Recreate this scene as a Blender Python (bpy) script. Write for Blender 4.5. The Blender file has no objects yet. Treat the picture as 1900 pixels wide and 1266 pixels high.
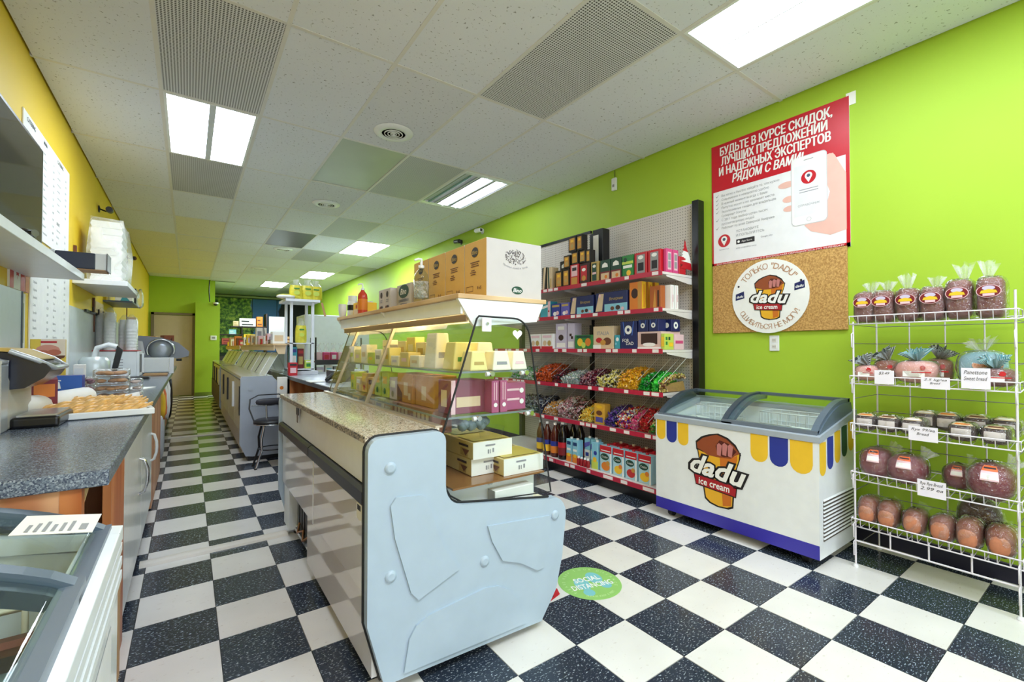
import bpy, math, random
from mathutils import Vector, Matrix
from mathutils.geometry import delaunay_2d_cdt
random.seed(7)
scene = bpy.context.scene
COL = scene.collection
PI = math.pi

# ------------------------------------------------------------------ camera, world, light, exposure
cam_data = bpy.data.cameras.new('shop_camera')
cam = bpy.data.objects.new('shop_camera', cam_data)
COL.objects.link(cam)
cam.location = (-1.64412, -1.40640, 1.24845)
cam.rotation_euler = (PI/2 + 0.01576, 0, -0.62091)
cam_data.sensor_fit = 'HORIZONTAL'
cam_data.sensor_width = 36.0
cam_data.lens = 839.96/1900*36
cam_data.clip_start = 0.02
cam_data.clip_end = 100
scene.camera = cam

LAMP = 16.0          # ceiling troffers
DAY = 2.1           # bright daylight through the shop front behind the camera
world = bpy.data.worlds.new('daylight')
scene.world = world
world.use_nodes = True
wn = world.node_tree
wn.nodes['Background'].inputs[0].default_value = (0.84, 0.93, 1.0, 1)
wn.nodes['Background'].inputs[1].default_value = DAY
scene.view_settings.view_transform = 'Standard'
scene.view_settings.look = 'None'
scene.view_settings.exposure = 0.40
scene.view_settings.gamma = 1.0
scene.view_settings.use_curve_mapping = False
scene.cycles.transparent_max_bounces = 48
scene.cycles.max_bounces = 10
scene.cycles.diffuse_bounces = 5
scene.cycles.caustics_reflective = False
scene.cycles.caustics_refractive = False
scene.cycles.sample_clamp_indirect = 6

# ------------------------------------------------------------------ materials
def lin(c):
    out = []
    for v in c[:3]:
        v = v/255.0
        out.append(v/12.92 if v <= 0.04045 else ((v+0.055)/1.055)**2.4)
    return tuple(out)+(1.0,)
MATS = {}
def M(name, c, rough=0.5, metal=0.0, var=0.06, scale=14.0, spec=0.5, emit=0.0, bump=0.0):
    if name in MATS: return MATS[name]
    m = bpy.data.materials.new(name); m.use_nodes = True
    nt = m.node_tree; b = nt.nodes['Principled BSDF']
    b.inputs['Roughness'].default_value = rough
    b.inputs['Metallic'].default_value = metal
    b.inputs['Specular IOR Level'].default_value = spec
    L = lin(c)
    if emit:
        b.inputs['Base Color'].default_value = L
        b.inputs['Emission Color'].default_value = L
        b.inputs['Emission Strength'].default_value = emit
    else:
        tc = nt.nodes.new('ShaderNodeTexCoord'); no = nt.nodes.new('ShaderNodeTexNoise')
        no.inputs['Scale'].default_value = scale; no.inputs['Detail'].default_value = 3
        nt.links.new(tc.outputs['Object'], no.inputs['Vector'])
        mx = nt.nodes.new('ShaderNodeMix'); mx.data_type = 'RGBA'
        mx.inputs['A'].default_value = tuple(max(0, v*(1-var)) for v in L[:3])+(1,)
        mx.inputs['B'].default_value = tuple(min(1, v*(1+var)) for v in L[:3])+(1,)
        nt.links.new(no.outputs['Fac'], mx.inputs['Factor'])
        nt.links.new(mx.outputs['Result'], b.inputs['Base Color'])
        if bump:
            bp = nt.nodes.new('ShaderNodeBump'); bp.inputs['Strength'].default_value = bump
            bp.inputs['Distance'].default_value = 0.01
            nt.links.new(no.outputs['Fac'], bp.inputs['Height']); nt.links.new(bp.outputs['Normal'], b.inputs['Normal'])
    m.diffuse_color = L
    MATS[name] = m
    return m

class NT:
    """small node helper"""
    def __init__(self, name, rough=0.5, spec=0.5, metal=0.0):
        self.m = bpy.data.materials.new(name); self.m.use_nodes = True
        self.t = self.m.node_tree; self.b = self.t.nodes['Principled BSDF']
        self.b.inputs['Roughness'].default_value = rough
        self.b.inputs['Specular IOR Level'].default_value = spec
        self.b.inputs['Metallic'].default_value = metal
        MATS[name] = self.m
    def n(self, typ, **kw):
        x = self.t.nodes.new('ShaderNode'+typ)
        for k, v in kw.items():
            if k in x.inputs: x.inputs[k].default_value = v
            else: setattr(x, k, v)
        return x
    def l(self, a, b): self.t.links.new(a, b)
    def coord(self, which='Object', scale=None, rnd=False):
        tc = self.n('TexCoord'); out = tc.outputs[which]
        if rnd:
            oi = self.n('ObjectInfo'); ad = self.n('VectorMath', operation='ADD')
            sc = self.n('VectorMath', operation='SCALE'); sc.inputs['Scale'].default_value = 37.0
            cb = self.n('CombineXYZ')
            self.l(oi.outputs['Random'], cb.inputs[0]); self.l(oi.outputs['Random'], cb.inputs[1])
            self.l(cb.outputs[0], sc.inputs[0]); self.l(out, ad.inputs[0]); self.l(sc.outputs[0], ad.inputs[1])
            out = ad.outputs[0]
        if scale:
            mp = self.n('VectorMath', operation='MULTIPLY'); mp.inputs[1].default_value = scale
            self.l(out, mp.inputs[0]); out = mp.outputs[0]
        return out
    def noise(self, vec, scale, detail=2, rough=0.5):
        x = self.n('TexNoise'); x.inputs['Scale'].default_value = scale; x.inputs['Detail'].default_value = detail
        x.inputs['Roughness'].default_value = rough
        self.l(vec, x.inputs['Vector']); return x.outputs['Fac']
    def step(self, v, lo, hi):
        x = self.n('MapRange'); x.inputs['From Min'].default_value = lo; x.inputs['From Max'].default_value = hi
        self.l(v, x.inputs['Value']); return x.outputs['Result']
    def mix(self, f, a, b):
        x = self.n('Mix', data_type='RGBA')
        for k, v in (('A', a), ('B', b)):
            if isinstance(v, tuple): x.inputs[k].default_value = v
            else: self.l(v, x.inputs[k])
        if isinstance(f, (int, float)): x.inputs['Factor'].default_value = f
        else: self.l(f, x.inputs['Factor'])
        return x.outputs['Result']
    def base(self, c): self.l(c, self.b.inputs['Base Color'])
    def bump(self, h, s=0.3, d=0.01):
        x = self.n('Bump'); x.inputs['Strength'].default_value = s; x.inputs['Distance'].default_value = d
        self.l(h, x.inputs['Height']); self.l(x.outputs['Normal'], self.b.inputs['Normal'])

def tile_mat(name, base, fleck, lo, hi, rough, fleck2=None):
    k = NT(name, rough=rough, spec=0.5)
    v = k.coord('Object', rnd=True)
    vs = k.n('VectorMath', operation='MULTIPLY'); vs.inputs[1].default_value = (1.0, 2.2, 1.0); k.l(v, vs.inputs[0])
    f = k.step(k.noise(vs.outputs[0], 75, 2.5, 0.6), lo, hi)
    big = k.noise(v, 4, 2)
    c0 = k.mix(big, tuple(x*0.86 for x in base[:3])+(1,), tuple(min(1, x*1.12) for x in base[:3])+(1,))
    c = k.mix(f, c0, fleck)
    if fleck2:
        f2 = k.step(k.noise(vs.outputs[0], 33, 2, 0.5), 0.66, 0.72)
        c = k.mix(f2, c, fleck2)
    k.base(c)
    return k.m
m_tile_d = tile_mat('dark_tile', lin((42, 50, 64)), lin((186, 198, 208)), 0.585, 0.68, 0.2, lin((24, 30, 42)))
m_tile_l = tile_mat('light_tile', lin((231, 226, 221)), lin((150, 140, 128)), 0.715, 0.75, 0.2, lin((214, 206, 198)))

def ceil_mat(name, base, speck):
    k = NT(name, rough=0.9, spec=0.2)
    v = k.coord('Object', rnd=True)
    f = k.step(k.noise(v, 46, 3, 0.62), 0.635, 0.66)
    big = k.noise(v, 2.5, 2)
    k.base(k.mix(f, k.mix(big, tuple(x*0.95 for x in base[:3])+(1,), base), speck))
    return k.m
m_ceil = ceil_mat('ceiling_tile', lin((230, 232, 241)), lin((156, 156, 160)))

def grille_mat(name, base, hole, pitch, rad):
    k = NT(name, rough=0.5, spec=0.4)
    v = k.coord('Object', scale=(1/pitch, 1/pitch, 1/pitch))
    fr = k.n('VectorMath', operation='FRACTION'); k.l(v, fr.inputs[0])
    sb = k.n('VectorMath', operation='SUBTRACT'); sb.inputs[1].default_value = (0.5, 0.5, 0.5); k.l(fr.outputs[0], sb.inputs[0])
    return k, v, sb
def dots(name, base, hole, pitch, rad, axes='xy'):
    k, v, sb = grille_mat(name, base, hole, pitch, rad)
    sp = k.n('SeparateXYZ'); k.l(sb.outputs[0], sp.inputs[0])
    cb = k.n('CombineXYZ')
    for i, a in enumerate(axes): k.l(sp.outputs['xyz'.index(a)], cb.inputs[i])
    ln = k.n('VectorMath', operation='LENGTH'); k.l(cb.outputs[0], ln.inputs[0])
    f = k.step(ln.outputs['Value'], rad*0.85, rad*1.15)
    k.base(k.mix(f, hole, base))
    return k.m
m_grille = dots('perforated_grille', lin((222, 222, 226)), lin((84, 82, 82)), 0.0165, 0.33)
m_grille_fine = dots('fine_grille', lin((198, 198, 204)), lin((132, 130, 132)), 0.0165, 0.28)
m_peg = dots('pegboard', lin((216, 208, 202)), lin((96, 88, 84)), 0.0254, 0.16, 'yz')

def glass_mat(name, tint=(0.97, 0.985, 0.98), refl=0.9, rough=0.02, film=0.0, milk=(1, 1, 1), crinkle=0.0, film_scale=26.0):
    m = bpy.data.materials.new(name); m.use_nodes = True
    t = m.node_tree; t.nodes.remove(t.nodes['Principled BSDF']); out = t.nodes['Material Output']
    tr = t.nodes.new('ShaderNodeBsdfTransparent'); tr.inputs[0].default_value = tint+(1,)
    gl = t.nodes.new('ShaderNodeBsdfGlossy'); gl.inputs['Roughness'].default_value = rough
    lw = t.nodes.new('ShaderNodeLayerWeight'); lw.inputs[0].default_value = 0.5
    pw = t.nodes.new('ShaderNodeMath'); pw.operation = 'POWER'; pw.inputs[1].default_value = 4.5   # Schlick, the same from either side of a thin pane
    mu = t.nodes.new('ShaderNodeMath'); mu.operation = 'MULTIPLY_ADD'; mu.inputs[1].default_value = refl*0.55; mu.inputs[2].default_value = 0.022*refl
    mx = t.nodes.new('ShaderNodeMixShader')
    t.links.new(lw.outputs['Facing'], pw.inputs[0]); t.links.new(pw.outputs[0], mu.inputs[0]); t.links.new(mu.outputs[0], mx.inputs[0])
    if crinkle:
        tcc = t.nodes.new('ShaderNodeTexCoord'); nz = t.nodes.new('ShaderNodeTexNoise'); nz.inputs['Scale'].default_value = 34; nz.inputs['Detail'].default_value = 2; nz.inputs['Distortion'].default_value = 1.5
        bp = t.nodes.new('ShaderNodeBump'); bp.inputs['Strength'].default_value = crinkle; bp.inputs['Distance'].default_value = 0.02
        t.links.new(tcc.outputs['Object'], nz.inputs['Vector']); t.links.new(nz.outputs['Fac'], bp.inputs['Height']); t.links.new(bp.outputs['Normal'], gl.inputs['Normal'])
    last = tr
    if film:
        df = t.nodes.new('ShaderNodeBsdfDiffuse'); df.inputs[0].default_value = milk+(1,)
        m2 = t.nodes.new('ShaderNodeMixShader')
        tc = t.nodes.new('ShaderNodeTexCoord'); no = t.nodes.new('ShaderNodeTexNoise')
        no.inputs['Scale'].default_value = film_scale; no.inputs['Detail'].default_value = 3 if film_scale > 10 else 1; no.inputs['Distortion'].default_value = 1.2
        mr = t.nodes.new('ShaderNodeMapRange'); mr.inputs['From Min'].default_value = 0.42; mr.inputs['From Max'].default_value = 0.75
        mr.inputs['To Min'].default_value = film*0.35; mr.inputs['To Max'].default_value = min(1, film*2.6)
        t.links.new(tc.outputs['Object'], no.inputs['Vector']); t.links.new(no.outputs['Fac'], mr.inputs['Value'])
        t.links.new(mr.outputs[0], m2.inputs[0]); t.links.new(tr.outputs[0], m2.inputs[1]); t.links.new(df.outputs[0], m2.inputs[2])
        last = m2
    t.links.new(last.outputs[0], mx.inputs[1]); t.links.new(gl.outputs[0], mx.inputs[2])
    t.links.new(mx.outputs[0], out.inputs[0])
    MATS[name] = m
    return m
m_glass = glass_mat('clear_glass')
m_lid = glass_mat('lid_glass', (0.93, 0.97, 0.96))
m_film = glass_mat('plastic_bag', (0.985, 0.985, 0.985), 4.4, 0.07, 0.035, (1, 1, 1), 1.0)
m_film_w = glass_mat('milky_plastic', (0.97, 0.98, 0.98), 1.2, 0.25, 0.20, (1, 1, 1), 0.12, 5.0)
m_acryl = glass_mat('acrylic', (0.95, 0.96, 0.97), 0.8, 0.03)
m_bottle = glass_mat('clear_bottle', (0.84, 0.91, 0.94), 1.2, 0.05)

def wood_mat(name, a, b, scale=3.0, stretch=(1, 1, 0.12), rough=0.45):
    k = NT(name, rough=rough)
    v = k.coord('Object', scale=stretch)
    w = k.n('TexWave', wave_type='BANDS'); w.inputs['Scale'].default_value = scale
    w.inputs['Distortion'].default_value = 9; w.inputs['Detail'].default_value = 3; w.inputs['Detail Scale'].default_value = 1.4
    k.l(v, w.inputs['Vector'])
    k.base(k.mix(w.outputs['Fac'], a, b))
    return k.m
m_wood = wood_mat('orange_plywood', lin((196, 128, 88)), lin((226, 172, 130)))
m_wood2 = wood_mat('reddish_wood', lin((176, 96, 46)), lin((206, 130, 76)))
m_beech = wood_mat('beech_edge', lin((196, 158, 112)), lin((222, 190, 148)), 5, (0.2, 0.2, 1))

def granite(name, cols, scale, rough):
    k = NT(name, rough=rough)
    v = k.coord('Object')
    vo = k.n('TexVoronoi'); vo.inputs['Scale'].default_value = scale; k.l(v, vo.inputs['Vector'])
    r = k.n('ValToRGB'); els = r.color_ramp.elements
    r.color_ramp.interpolation = 'CONSTANT'
    sp = k.n('SeparateColor'); k.l(vo.outputs['Color'], sp.inputs[0]); k.l(sp.outputs[0], r.inputs[0])
    while len(els) < len(cols): els.new(0.5)
    for i, c in enumerate(cols):
        els[i].position = i/len(cols); els[i].color = c
    k.base(r.outputs[0])
    return k.m
m_granite = granite('beige_granite', [lin((228, 216, 196)), lin((208, 192, 168)), lin((236, 228, 214)), lin((176, 158, 136)), lin((220, 206, 184)), lin((136, 120, 106))], 210, 0.1)
m_granite_edge = granite('granite_sawn_edge', [lin((170, 156, 138)), lin((70, 62, 58)), lin((200, 188, 170)), lin((44, 40, 40))], 160, 0.3)
m_laminate = granite('blue_grey_laminate', [lin((92, 100, 116)), lin((120, 130, 144)), lin((66, 74, 94)), lin((150, 158, 170)), lin((102, 110, 124))], 300, 0.2)

def wall_mat(name, c, c2, rough=0.55):
    k = NT(name, rough=rough, spec=0.35)
    v = k.coord('Object')
    k.base(k.mix(k.noise(v, 1.6, 3), c, c2))
    k.bump(k.noise(v, 120, 2), 0.05, 0.004)
    return k.m
m_lime = wall_mat('lime_paint', lin((164, 198, 50)), lin((172, 204, 60)))
m_yellow = wall_mat('yellow_paint', lin((240, 200, 44)), lin((244, 208, 60)))
m_front = wall_mat('white_paint', lin((232, 230, 226)), lin((238, 236, 233)))

def mural_mat():
    k = NT('garden_mural', rough=0.6)
    v = k.coord('Object')
    n1 = k.noise(v, 9, 5, 0.7); n2 = k.noise(v, 2.2, 3)
    r = k.n('ValToRGB'); e = r.color_ramp.elements
    e[0].position = 0.36; e[0].color = lin((30, 56, 28)); e[1].position = 0.62; e[1].color = lin((206, 224, 90))
    x = e.new(0.5); x.color = lin((110, 156, 54)); k.l(n1, r.inputs[0])
    sp = k.n('SeparateXYZ'); k.l(v, sp.inputs[0])
    a = k.n('Math', operation='ADD'); k.l(sp.outputs[0], a.inputs[0])
    sc = k.n('Math', operation='MULTIPLY'); sc.inputs[1].default_value = 0.7; k.l(n2, sc.inputs[0]); k.l(sc.outputs[0], a.inputs[1])
    sky = k.step(a.outputs[0], 0.05, 0.12)
    dark = k.step(a.outputs[0], 0.95, 1.02)
    k.base(k.mix(dark, k.mix(sky, r.outputs[0], lin((70, 124, 196))), lin((14, 26, 22))))
    return k.m
m_mural = mural_mat()

WHITE = M('white_plastic', (236, 238, 240), 0.35)
WHITEM = M('white_enamel', (238, 240, 242), 0.22)
PAPER = M('white_paper', (244, 242, 238), 0.7)
CREAM = M('cream_liner', (236, 226, 200), 0.4)
BLACK = M('black_plastic', (22, 22, 26), 0.35)
BLACKM = M('black_metal', (16, 16, 20), 0.3)
RED = M('red_print', (196, 26, 40), 0.45)
CRIM = M('crimson_label_strip', (186, 30, 62), 0.4)
DKRED = M('dark_red_print', (120, 18, 30), 0.5)
BLUEP = M('blue_print', (44, 56, 150), 0.4)
NAVY = M('navy_print', (24, 34, 92), 0.45)
YELP = M('yellow_print', (244, 196, 46), 0.45)
GREENP = M('green_print', (44, 130, 60), 0.5)
DKGREEN = M('dark_green_print', (18, 66, 48), 0.5)
ORANGE = M('orange_print', (224, 128, 40), 0.5)
AMBER = M('amber_print', (206, 148, 62), 0.45)
MUSTARD = M('mustard_carton', (222, 176, 92), 0.6)
BROWN = M('brown_print', (110, 62, 36), 0.55)
DKBROWN = M('dark_brown_print', (58, 32, 24), 0.55)
KRAFT = M('kraft_carton', (190, 148, 104), 0.7)
PINK = M('pink_print', (214, 70, 130), 0.45)
PALEPINK = M('pale_pink_print', (236, 196, 204), 0.5)
LILAC = M('lilac_print', (206, 196, 220), 0.5)
TEAL = M('teal_print', (60, 160, 178), 0.45)
SKY = M('sky_blue_print', (140, 200, 220), 0.45)
GREY = M('grey_print', (150, 150, 152), 0.5)
INK = M('ink', (40, 38, 44), 0.6)
FAINT = M('faint_ink', (150, 148, 156), 0.7)
BEIGE = M('beige_print', (222, 196, 160), 0.6)
LIME = M('lime_print', (196, 214, 90), 0.5)
GOLD = M('gold_print', (190, 160, 90), 0.35)
SKIN = M('printed_skin', (236, 186, 172), 0.5)
CHROME = M('chrome', (200, 202, 206), 0.15, 1.0, 0.02)
STEEL = M('brushed_steel', (180, 182, 184), 0.3, 1.0, 0.04)
GREYPL = M('grey_plastic', (166, 174, 184), 0.4)
BLUEGREY = M('blue_grey_frame', (88, 102, 116), 0.35)
DKGREY = M('dark_grey_frame', (62, 72, 84), 0.35)
CASEBLUE = M('pale_blue_moulding', (174, 190, 206), 0.33)
RUBBER = M('black_rubber', (26, 26, 28), 0.7)
TAUPE = M('taupe_door_paint', (198, 182, 168), 0.5)
FRAME = M('door_frame_paint', (128, 116, 104), 0.5)

# ------------------------------------------------------------------ mesh builder
class MB:
    def __init__(self):
        self.v = []; self.f = []; self.mi = []; self.sm = []; self.mats = []
    def mat(self, m):
        if m not in self.mats: self.mats.append(m)
        return self.mats.index(m)
    def add(self, vs, fs, m, smooth=False):
        o = len(self.v); self.v += [tuple(p) for p in vs]; k = self.mat(m)
        for f in fs:
            self.f.append([i+o for i in f]); self.mi.append(k); self.sm.append(smooth)
        return self
    def box(self, x0, x1, y0, y1, z0, z1, m):
        x0, x1 = min(x0, x1), max(x0, x1); y0, y1 = min(y0, y1), max(y0, y1); z0, z1 = min(z0, z1), max(z0, z1)
        vs = [(x0, y0, z0), (x1, y0, z0), (x1, y1, z0), (x0, y1, z0), (x0, y0, z1), (x1, y0, z1), (x1, y1, z1), (x0, y1, z1)]
        return self.add(vs, [(0, 3, 2, 1), (4, 5, 6, 7), (0, 1, 5, 4), (1, 2, 6, 5), (2, 3, 7, 6), (3, 0, 4, 7)], m)
    def poly(self, pts, m): return self.add(pts, [tuple(range(len(pts)))], m)
    def prism(self, pts, axis, a0, a1, m, smooth=False):
        """pts 2-D outline extruded along axis 'x' (pts=(y,z)), 'y' (pts=(x,z)) or 'z' (pts=(x,y))"""
        def P(p, a): return {'x': (a, p[0], p[1]), 'y': (p[0], a, p[1]), 'z': (p[0], p[1], a)}[axis]
        n = len(pts)
        self.add([P(p, a0) for p in pts], [tuple(range(n))], m)
        self.add([P(p, a1) for p in pts], [tuple(reversed(range(n)))], m)
        self.add([P(p, a0) for p in pts]+[P(p, a1) for p in pts], [(i, i+n, (i+1) % n+n, (i+1) % n) for i in range(n)], m, smooth)
        return self
    def tube(self, path, r, m, n=6, closed=False, cap=True):
        pts = [Vector(p) for p in path]; N = len(pts); rings = []; up = None
        for i, p in enumerate(pts):
            if closed: d = pts[(i+1) % N]-pts[i-1]
            else: d = pts[min(i+1, N-1)]-pts[max(i-1, 0)]
            if d.length < 1e-9: d = Vector((0, 0, 1))
            d.normalize()
            if up is None:
                up = Vector((0, 0, 1)) if abs(d.z) < 0.9 else Vector((1, 0, 0))
            a = d.cross(up)
            if a.length < 1e-4: a = d.cross(Vector((0.3, 1, 0.2)))
            a.normalize(); b = a.cross(d); up = b
            rr = r[i] if isinstance(r, (list, tuple)) else r
            rings.append([p+a*(math.cos(2*PI*k/n)*rr)+b*(math.sin(2*PI*k/n)*rr) for k in range(n)])
        vs = [q for ring in rings for q in ring]; fs = []
        for i in range(N if closed else N-1):
            j = (i+1) % N
            for k in range(n):
                fs.append((i*n+k, i*n+(k+1) % n, j*n+(k+1) % n, j*n+k))
        self.add(vs, fs, m, True)
        if cap and not closed:
            self.add(rings[0], [tuple(reversed(range(n)))], m); self.add(rings[-1], [tuple(range(n))], m)
        return self
    def lathe(self, prof, m, c=(0, 0, 0), n=16, sx=1.0, sy=1.0, cap=True):
        vs = []; fs = []
        for (r, z) in prof:
            for k in range(n):
                a = 2*PI*k/n; vs.append((c[0]+r*sx*math.cos(a), c[1]+r*sy*math.sin(a), c[2]+z))
        for i in range(len(prof)-1):
            for k in range(n):
                fs.append((i*n+k, i*n+(k+1) % n, (i+1)*n+(k+1) % n, (i+1)*n+k))
        self.add(vs, fs, m, True)
        if not cap: return self
        if prof[0][0] > 1e-4: self.add(vs[:n], [tuple(reversed(range(n)))], m)
        if prof[-1][0] > 1e-4: self.add(vs[-n:], [tuple(range(n))], m)
        return self
    def ell(self, c, r, m, nu=10, nv=7, e=1.0, jit=0.0):
        """ellipsoid; e<1 squares it off"""
        def pw(v): return math.copysign(abs(v)**e, v)
        vs = []; fs = []
        for j in range(nv+1):
            t = -PI/2+PI*j/nv
            for k in range(nu):
                a = 2*PI*k/nu
                q = 1+random.uniform(-jit, jit)
                vs.append((c[0]+r[0]*q*pw(math.cos(t))*pw(math.cos(a)), c[1]+r[1]*q*pw(math.cos(t))*pw(math.sin(a)), c[2]+r[2]*q*pw(math.sin(t))))
        for j in range(nv):
            for k in range(nu):
                fs.append((j*nu+k, j*nu+(k+1) % nu, (j+1)*nu+(k+1) % nu, (j+1)*nu+k))
        return self.add(vs, fs, m, True)
    def build(self, name, parent=None, loc=None, rotz=0.0, bevel=0.0, seg=2, rot=None):
        me = bpy.data.meshes.new(name)
        me.from_pydata(self.v, [], self.f)
        for m in self.mats: me.materials.append(m)
        me.polygons.foreach_set('material_index', self.mi)
        me.polygons.foreach_set('use_smooth', self.sm)
        me.update()
        return link(name, me, parent, loc, rotz, bevel, seg, rot)
def link(name, me, parent=None, loc=None, rotz=0.0, bevel=0.0, seg=2, rot=None):
    o = bpy.data.objects.new(name, me); COL.objects.link(o)
    if loc: o.location = loc
    if rotz: o.rotation_euler = (0, 0, rotz)
    if rot: o.rotation_euler = rot
    if parent: o.parent = parent
    if bevel:
        b = o.modifiers.new('edge', 'BEVEL'); b.width = bevel; b.segments = seg; b.limit_method = 'ANGLE'; b.angle_limit = 0.7
    return o
def tag(o, label=None, cat=None, group=None, kind=None):
    if label: o['label'] = label
    if cat: o['category'] = cat
    if group: o['group'] = group
    if kind: o['kind'] = kind
    return o
def thing(name, label, cat, loc=(0, 0, 0), rotz=0.0, group=None):
    o = bpy.data.objects.new(name, None); COL.objects.link(o)
    o.empty_display_size = 0.05
    o.location = loc; o.rotation_euler = (0, 0, rotz)
    return tag(o, label, cat, group)
def dup(o, loc=None, rotz=None, label=None, parent=None, group=None):
    c = o.copy(); COL.objects.link(c)
    if parent: c.parent = parent
    if loc is not None: c.location = loc
    if rotz is not None: c.rotation_euler = (0, 0, rotz)
    if label: c['label'] = label
    if group: c['group'] = group
    for ch in list(o.children): dup(ch, parent=c)
    return c

# ------------------------------------------------------------------ flat print (lettering, patches) on planes
class Plane:
    def __init__(self, O, R, U):
        self.O = Vector(O); self.R = Vector(R); self.U = Vector(U); self.N = self.R.cross(self.U)
    def p(self, a, b, off=0.0006): return tuple(self.O+self.R*a+self.U*b+self.N*off)
def face_plane(face, dx, dy, dz):
    return {'-x': Plane((-dx/2, dy/2, 0), (0, -1, 0), (0, 0, 1)), '+x': Plane((dx/2, -dy/2, 0), (0, 1, 0), (0, 0, 1)),
            '-y': Plane((-dx/2, -dy/2, 0), (1, 0, 0), (0, 0, 1)), '+y': Plane((dx/2, dy/2, 0), (-1, 0, 0), (0, 0, 1)),
            '+z': Plane((-dx/2, -dy/2, dz), (1, 0, 0), (0, 1, 0))}[face]
def rect(mb, P, a0, a1, b0, b1, m, off=0.0006): mb.poly([P.p(a0, b0, off), P.p(a1, b0, off), P.p(a1, b1, off), P.p(a0, b1, off)], m)
def ppoly(mb, P, pts, m, off=0.0006): mb.poly([P.p(a, b, off) for a, b in pts], m)
def pdisc(mb, P, a, b, r, m, off=0.0006, sq=1.0, n=24): ppoly(mb, P, [(a+r*math.cos(2*PI*k/n), b+r*sq*math.sin(2*PI*k/n)) for k in range(n)], m, off)
TXT = {}
def text_geo(s, bold=0.0, shear=0.0):
    k = (s, bold, shear)
    if k not in TXT:
        cu = bpy.data.curves.new('t', 'FONT'); cu.body = s; cu.size = 1.0; cu.offset = bold; cu.shear = shear
        cu.resolution_u = 2; outl = not s.isascii()   # Cyrillic needs the sturdier triangulation
        cu.fill_mode = 'NONE' if outl else 'FRONT'
        if outl: cu.offset = 0
        ob = bpy.data.objects.new('t', cu)
        me = bpy.data.meshes.new_from_object(ob)
        vs = [(v.co.x, v.co.y) for v in me.vertices]; fs = [tuple(p.vertices) for p in me.polygons]
        if me.polygons and me.polygons[0].normal.z < 0: fs = [tuple(reversed(f)) for f in fs]
        if outl:   # outlines only: triangulate them with their holes
            es = [(vs[e.vertices[0]], vs[e.vertices[1]]) for e in me.edges]
            r = delaunay_2d_cdt([Vector(v) for v in vs], [tuple(e.vertices) for e in me.edges], [], 1, 1e-6)
            vs = [tuple(v) for v in r[0]]; fs = []
            for f in r[2]:
                px = sum(vs[i][0] for i in f)/len(f); py = sum(vs[i][1] for i in f)/len(f)
                n = sum(1 for (a, b) in es if (a[1] > py) != (b[1] > py) and px < a[0]+(py-a[1])*(b[0]-a[0])/(b[1]-a[1]))
                if n % 2: fs.append(tuple(f))
        bpy.data.objects.remove(ob); bpy.data.curves.remove(cu); bpy.data.meshes.remove(me)
        TXT[k] = (vs, fs)
    return TXT[k]
def text(mb, P, s, a, b, size, m, align='c', bold=0.0, shear=0.0, off=0.0012, width=None, rot=0.0, ysc=1.0):
    vs, fs = text_geo(s, bold, shear)
    if not vs: return
    x0 = min(v[0] for v in vs); x1 = max(v[0] for v in vs)
    sx = size if width is None else width/(x1-x0)
    ox = {'c': (x0+x1)/2, 'l': x0, 'r': x1}[align]
    c, sn = math.cos(rot), math.sin(rot)
    pts = []
    for x, y in vs:
        u, w = (x-ox)*sx, (y-0.35)*size*ysc
        pts.append(P.p(a+u*c-w*sn, b+u*sn+w*c, off))
    mb.add(pts, fs, m)
def arc_text(mb, P, s, a, b, r, size, m, a0, a1, top=True, bold=0.0, off=0.0012):
    ws = []
    for ch in s:
        vs, _ = text_geo(ch, bold) if ch != ' ' else ([(0, 0), (0.3, 0)], None)
        ws.append(max(0.12, max(v[0] for v in vs)-min(v[0] for v in vs))+0.1)
    tot = sum(ws); acc = 0
    for ch, w in zip(s, ws):
        t = (acc+w/2)/tot; acc += w
        an = a0+(a1-a0)*t
        if ch != ' ':
            text(mb, P, ch, a+r*math.cos(an), b+r*math.sin(an), size, m, 'c', bold, 0, off, rot=an-PI/2 if top else an+PI/2)

def carton(name, label, cat, loc, dims, base, prints=(), group=None, rotz=0.0, bevel=0.0025, sides=None):
    """a printed box: base colour plus flat print on its faces. prints: (face, kind, ...) in fractions of the face"""
    dx, dy, dz = dims
    mb = MB(); mb.box(-dx/2, dx/2, -dy/2, dy/2, 0, dz, base)
    o = mb.build(name, None, loc, rotz, bevel, 1)
    tag(o, label, cat, group)
    if prints:
        pm = MB()
        for i, pr in enumerate(prints):
            F = pr[0]; P = face_plane(F, dx, dy, dz)
            W, H = (dy, dz) if F in ('-x', '+x') else (dx, dz) if F in ('-y', '+y') else (dx, dy)
            off = 0.0008+0.0004*i
            if pr[1] == 'r': rect(pm, P, pr[2]*W, pr[3]*W, pr[4]*H, pr[5]*H, pr[6], off)
            elif pr[1] == 'd': pdisc(pm, P, pr[2]*W, pr[3]*H, pr[4]*W, pr[5], off, pr[6] if len(pr) > 6 else 1.0, 14)
            elif pr[1] == 't': text(pm, P, pr[2], pr[3]*W, pr[4]*H, pr[5]*H, pr[6], 'c', 0.01, pr[8] if len(pr) > 8 else 0, off, pr[7]*W if len(pr) > 7 and pr[7] else None)
            elif pr[1] == 'p': ppoly(pm, P, [(u*W, v*H) for u, v in pr[2]], pr[3], off)
        pm.build('print', o)
    return o
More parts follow.
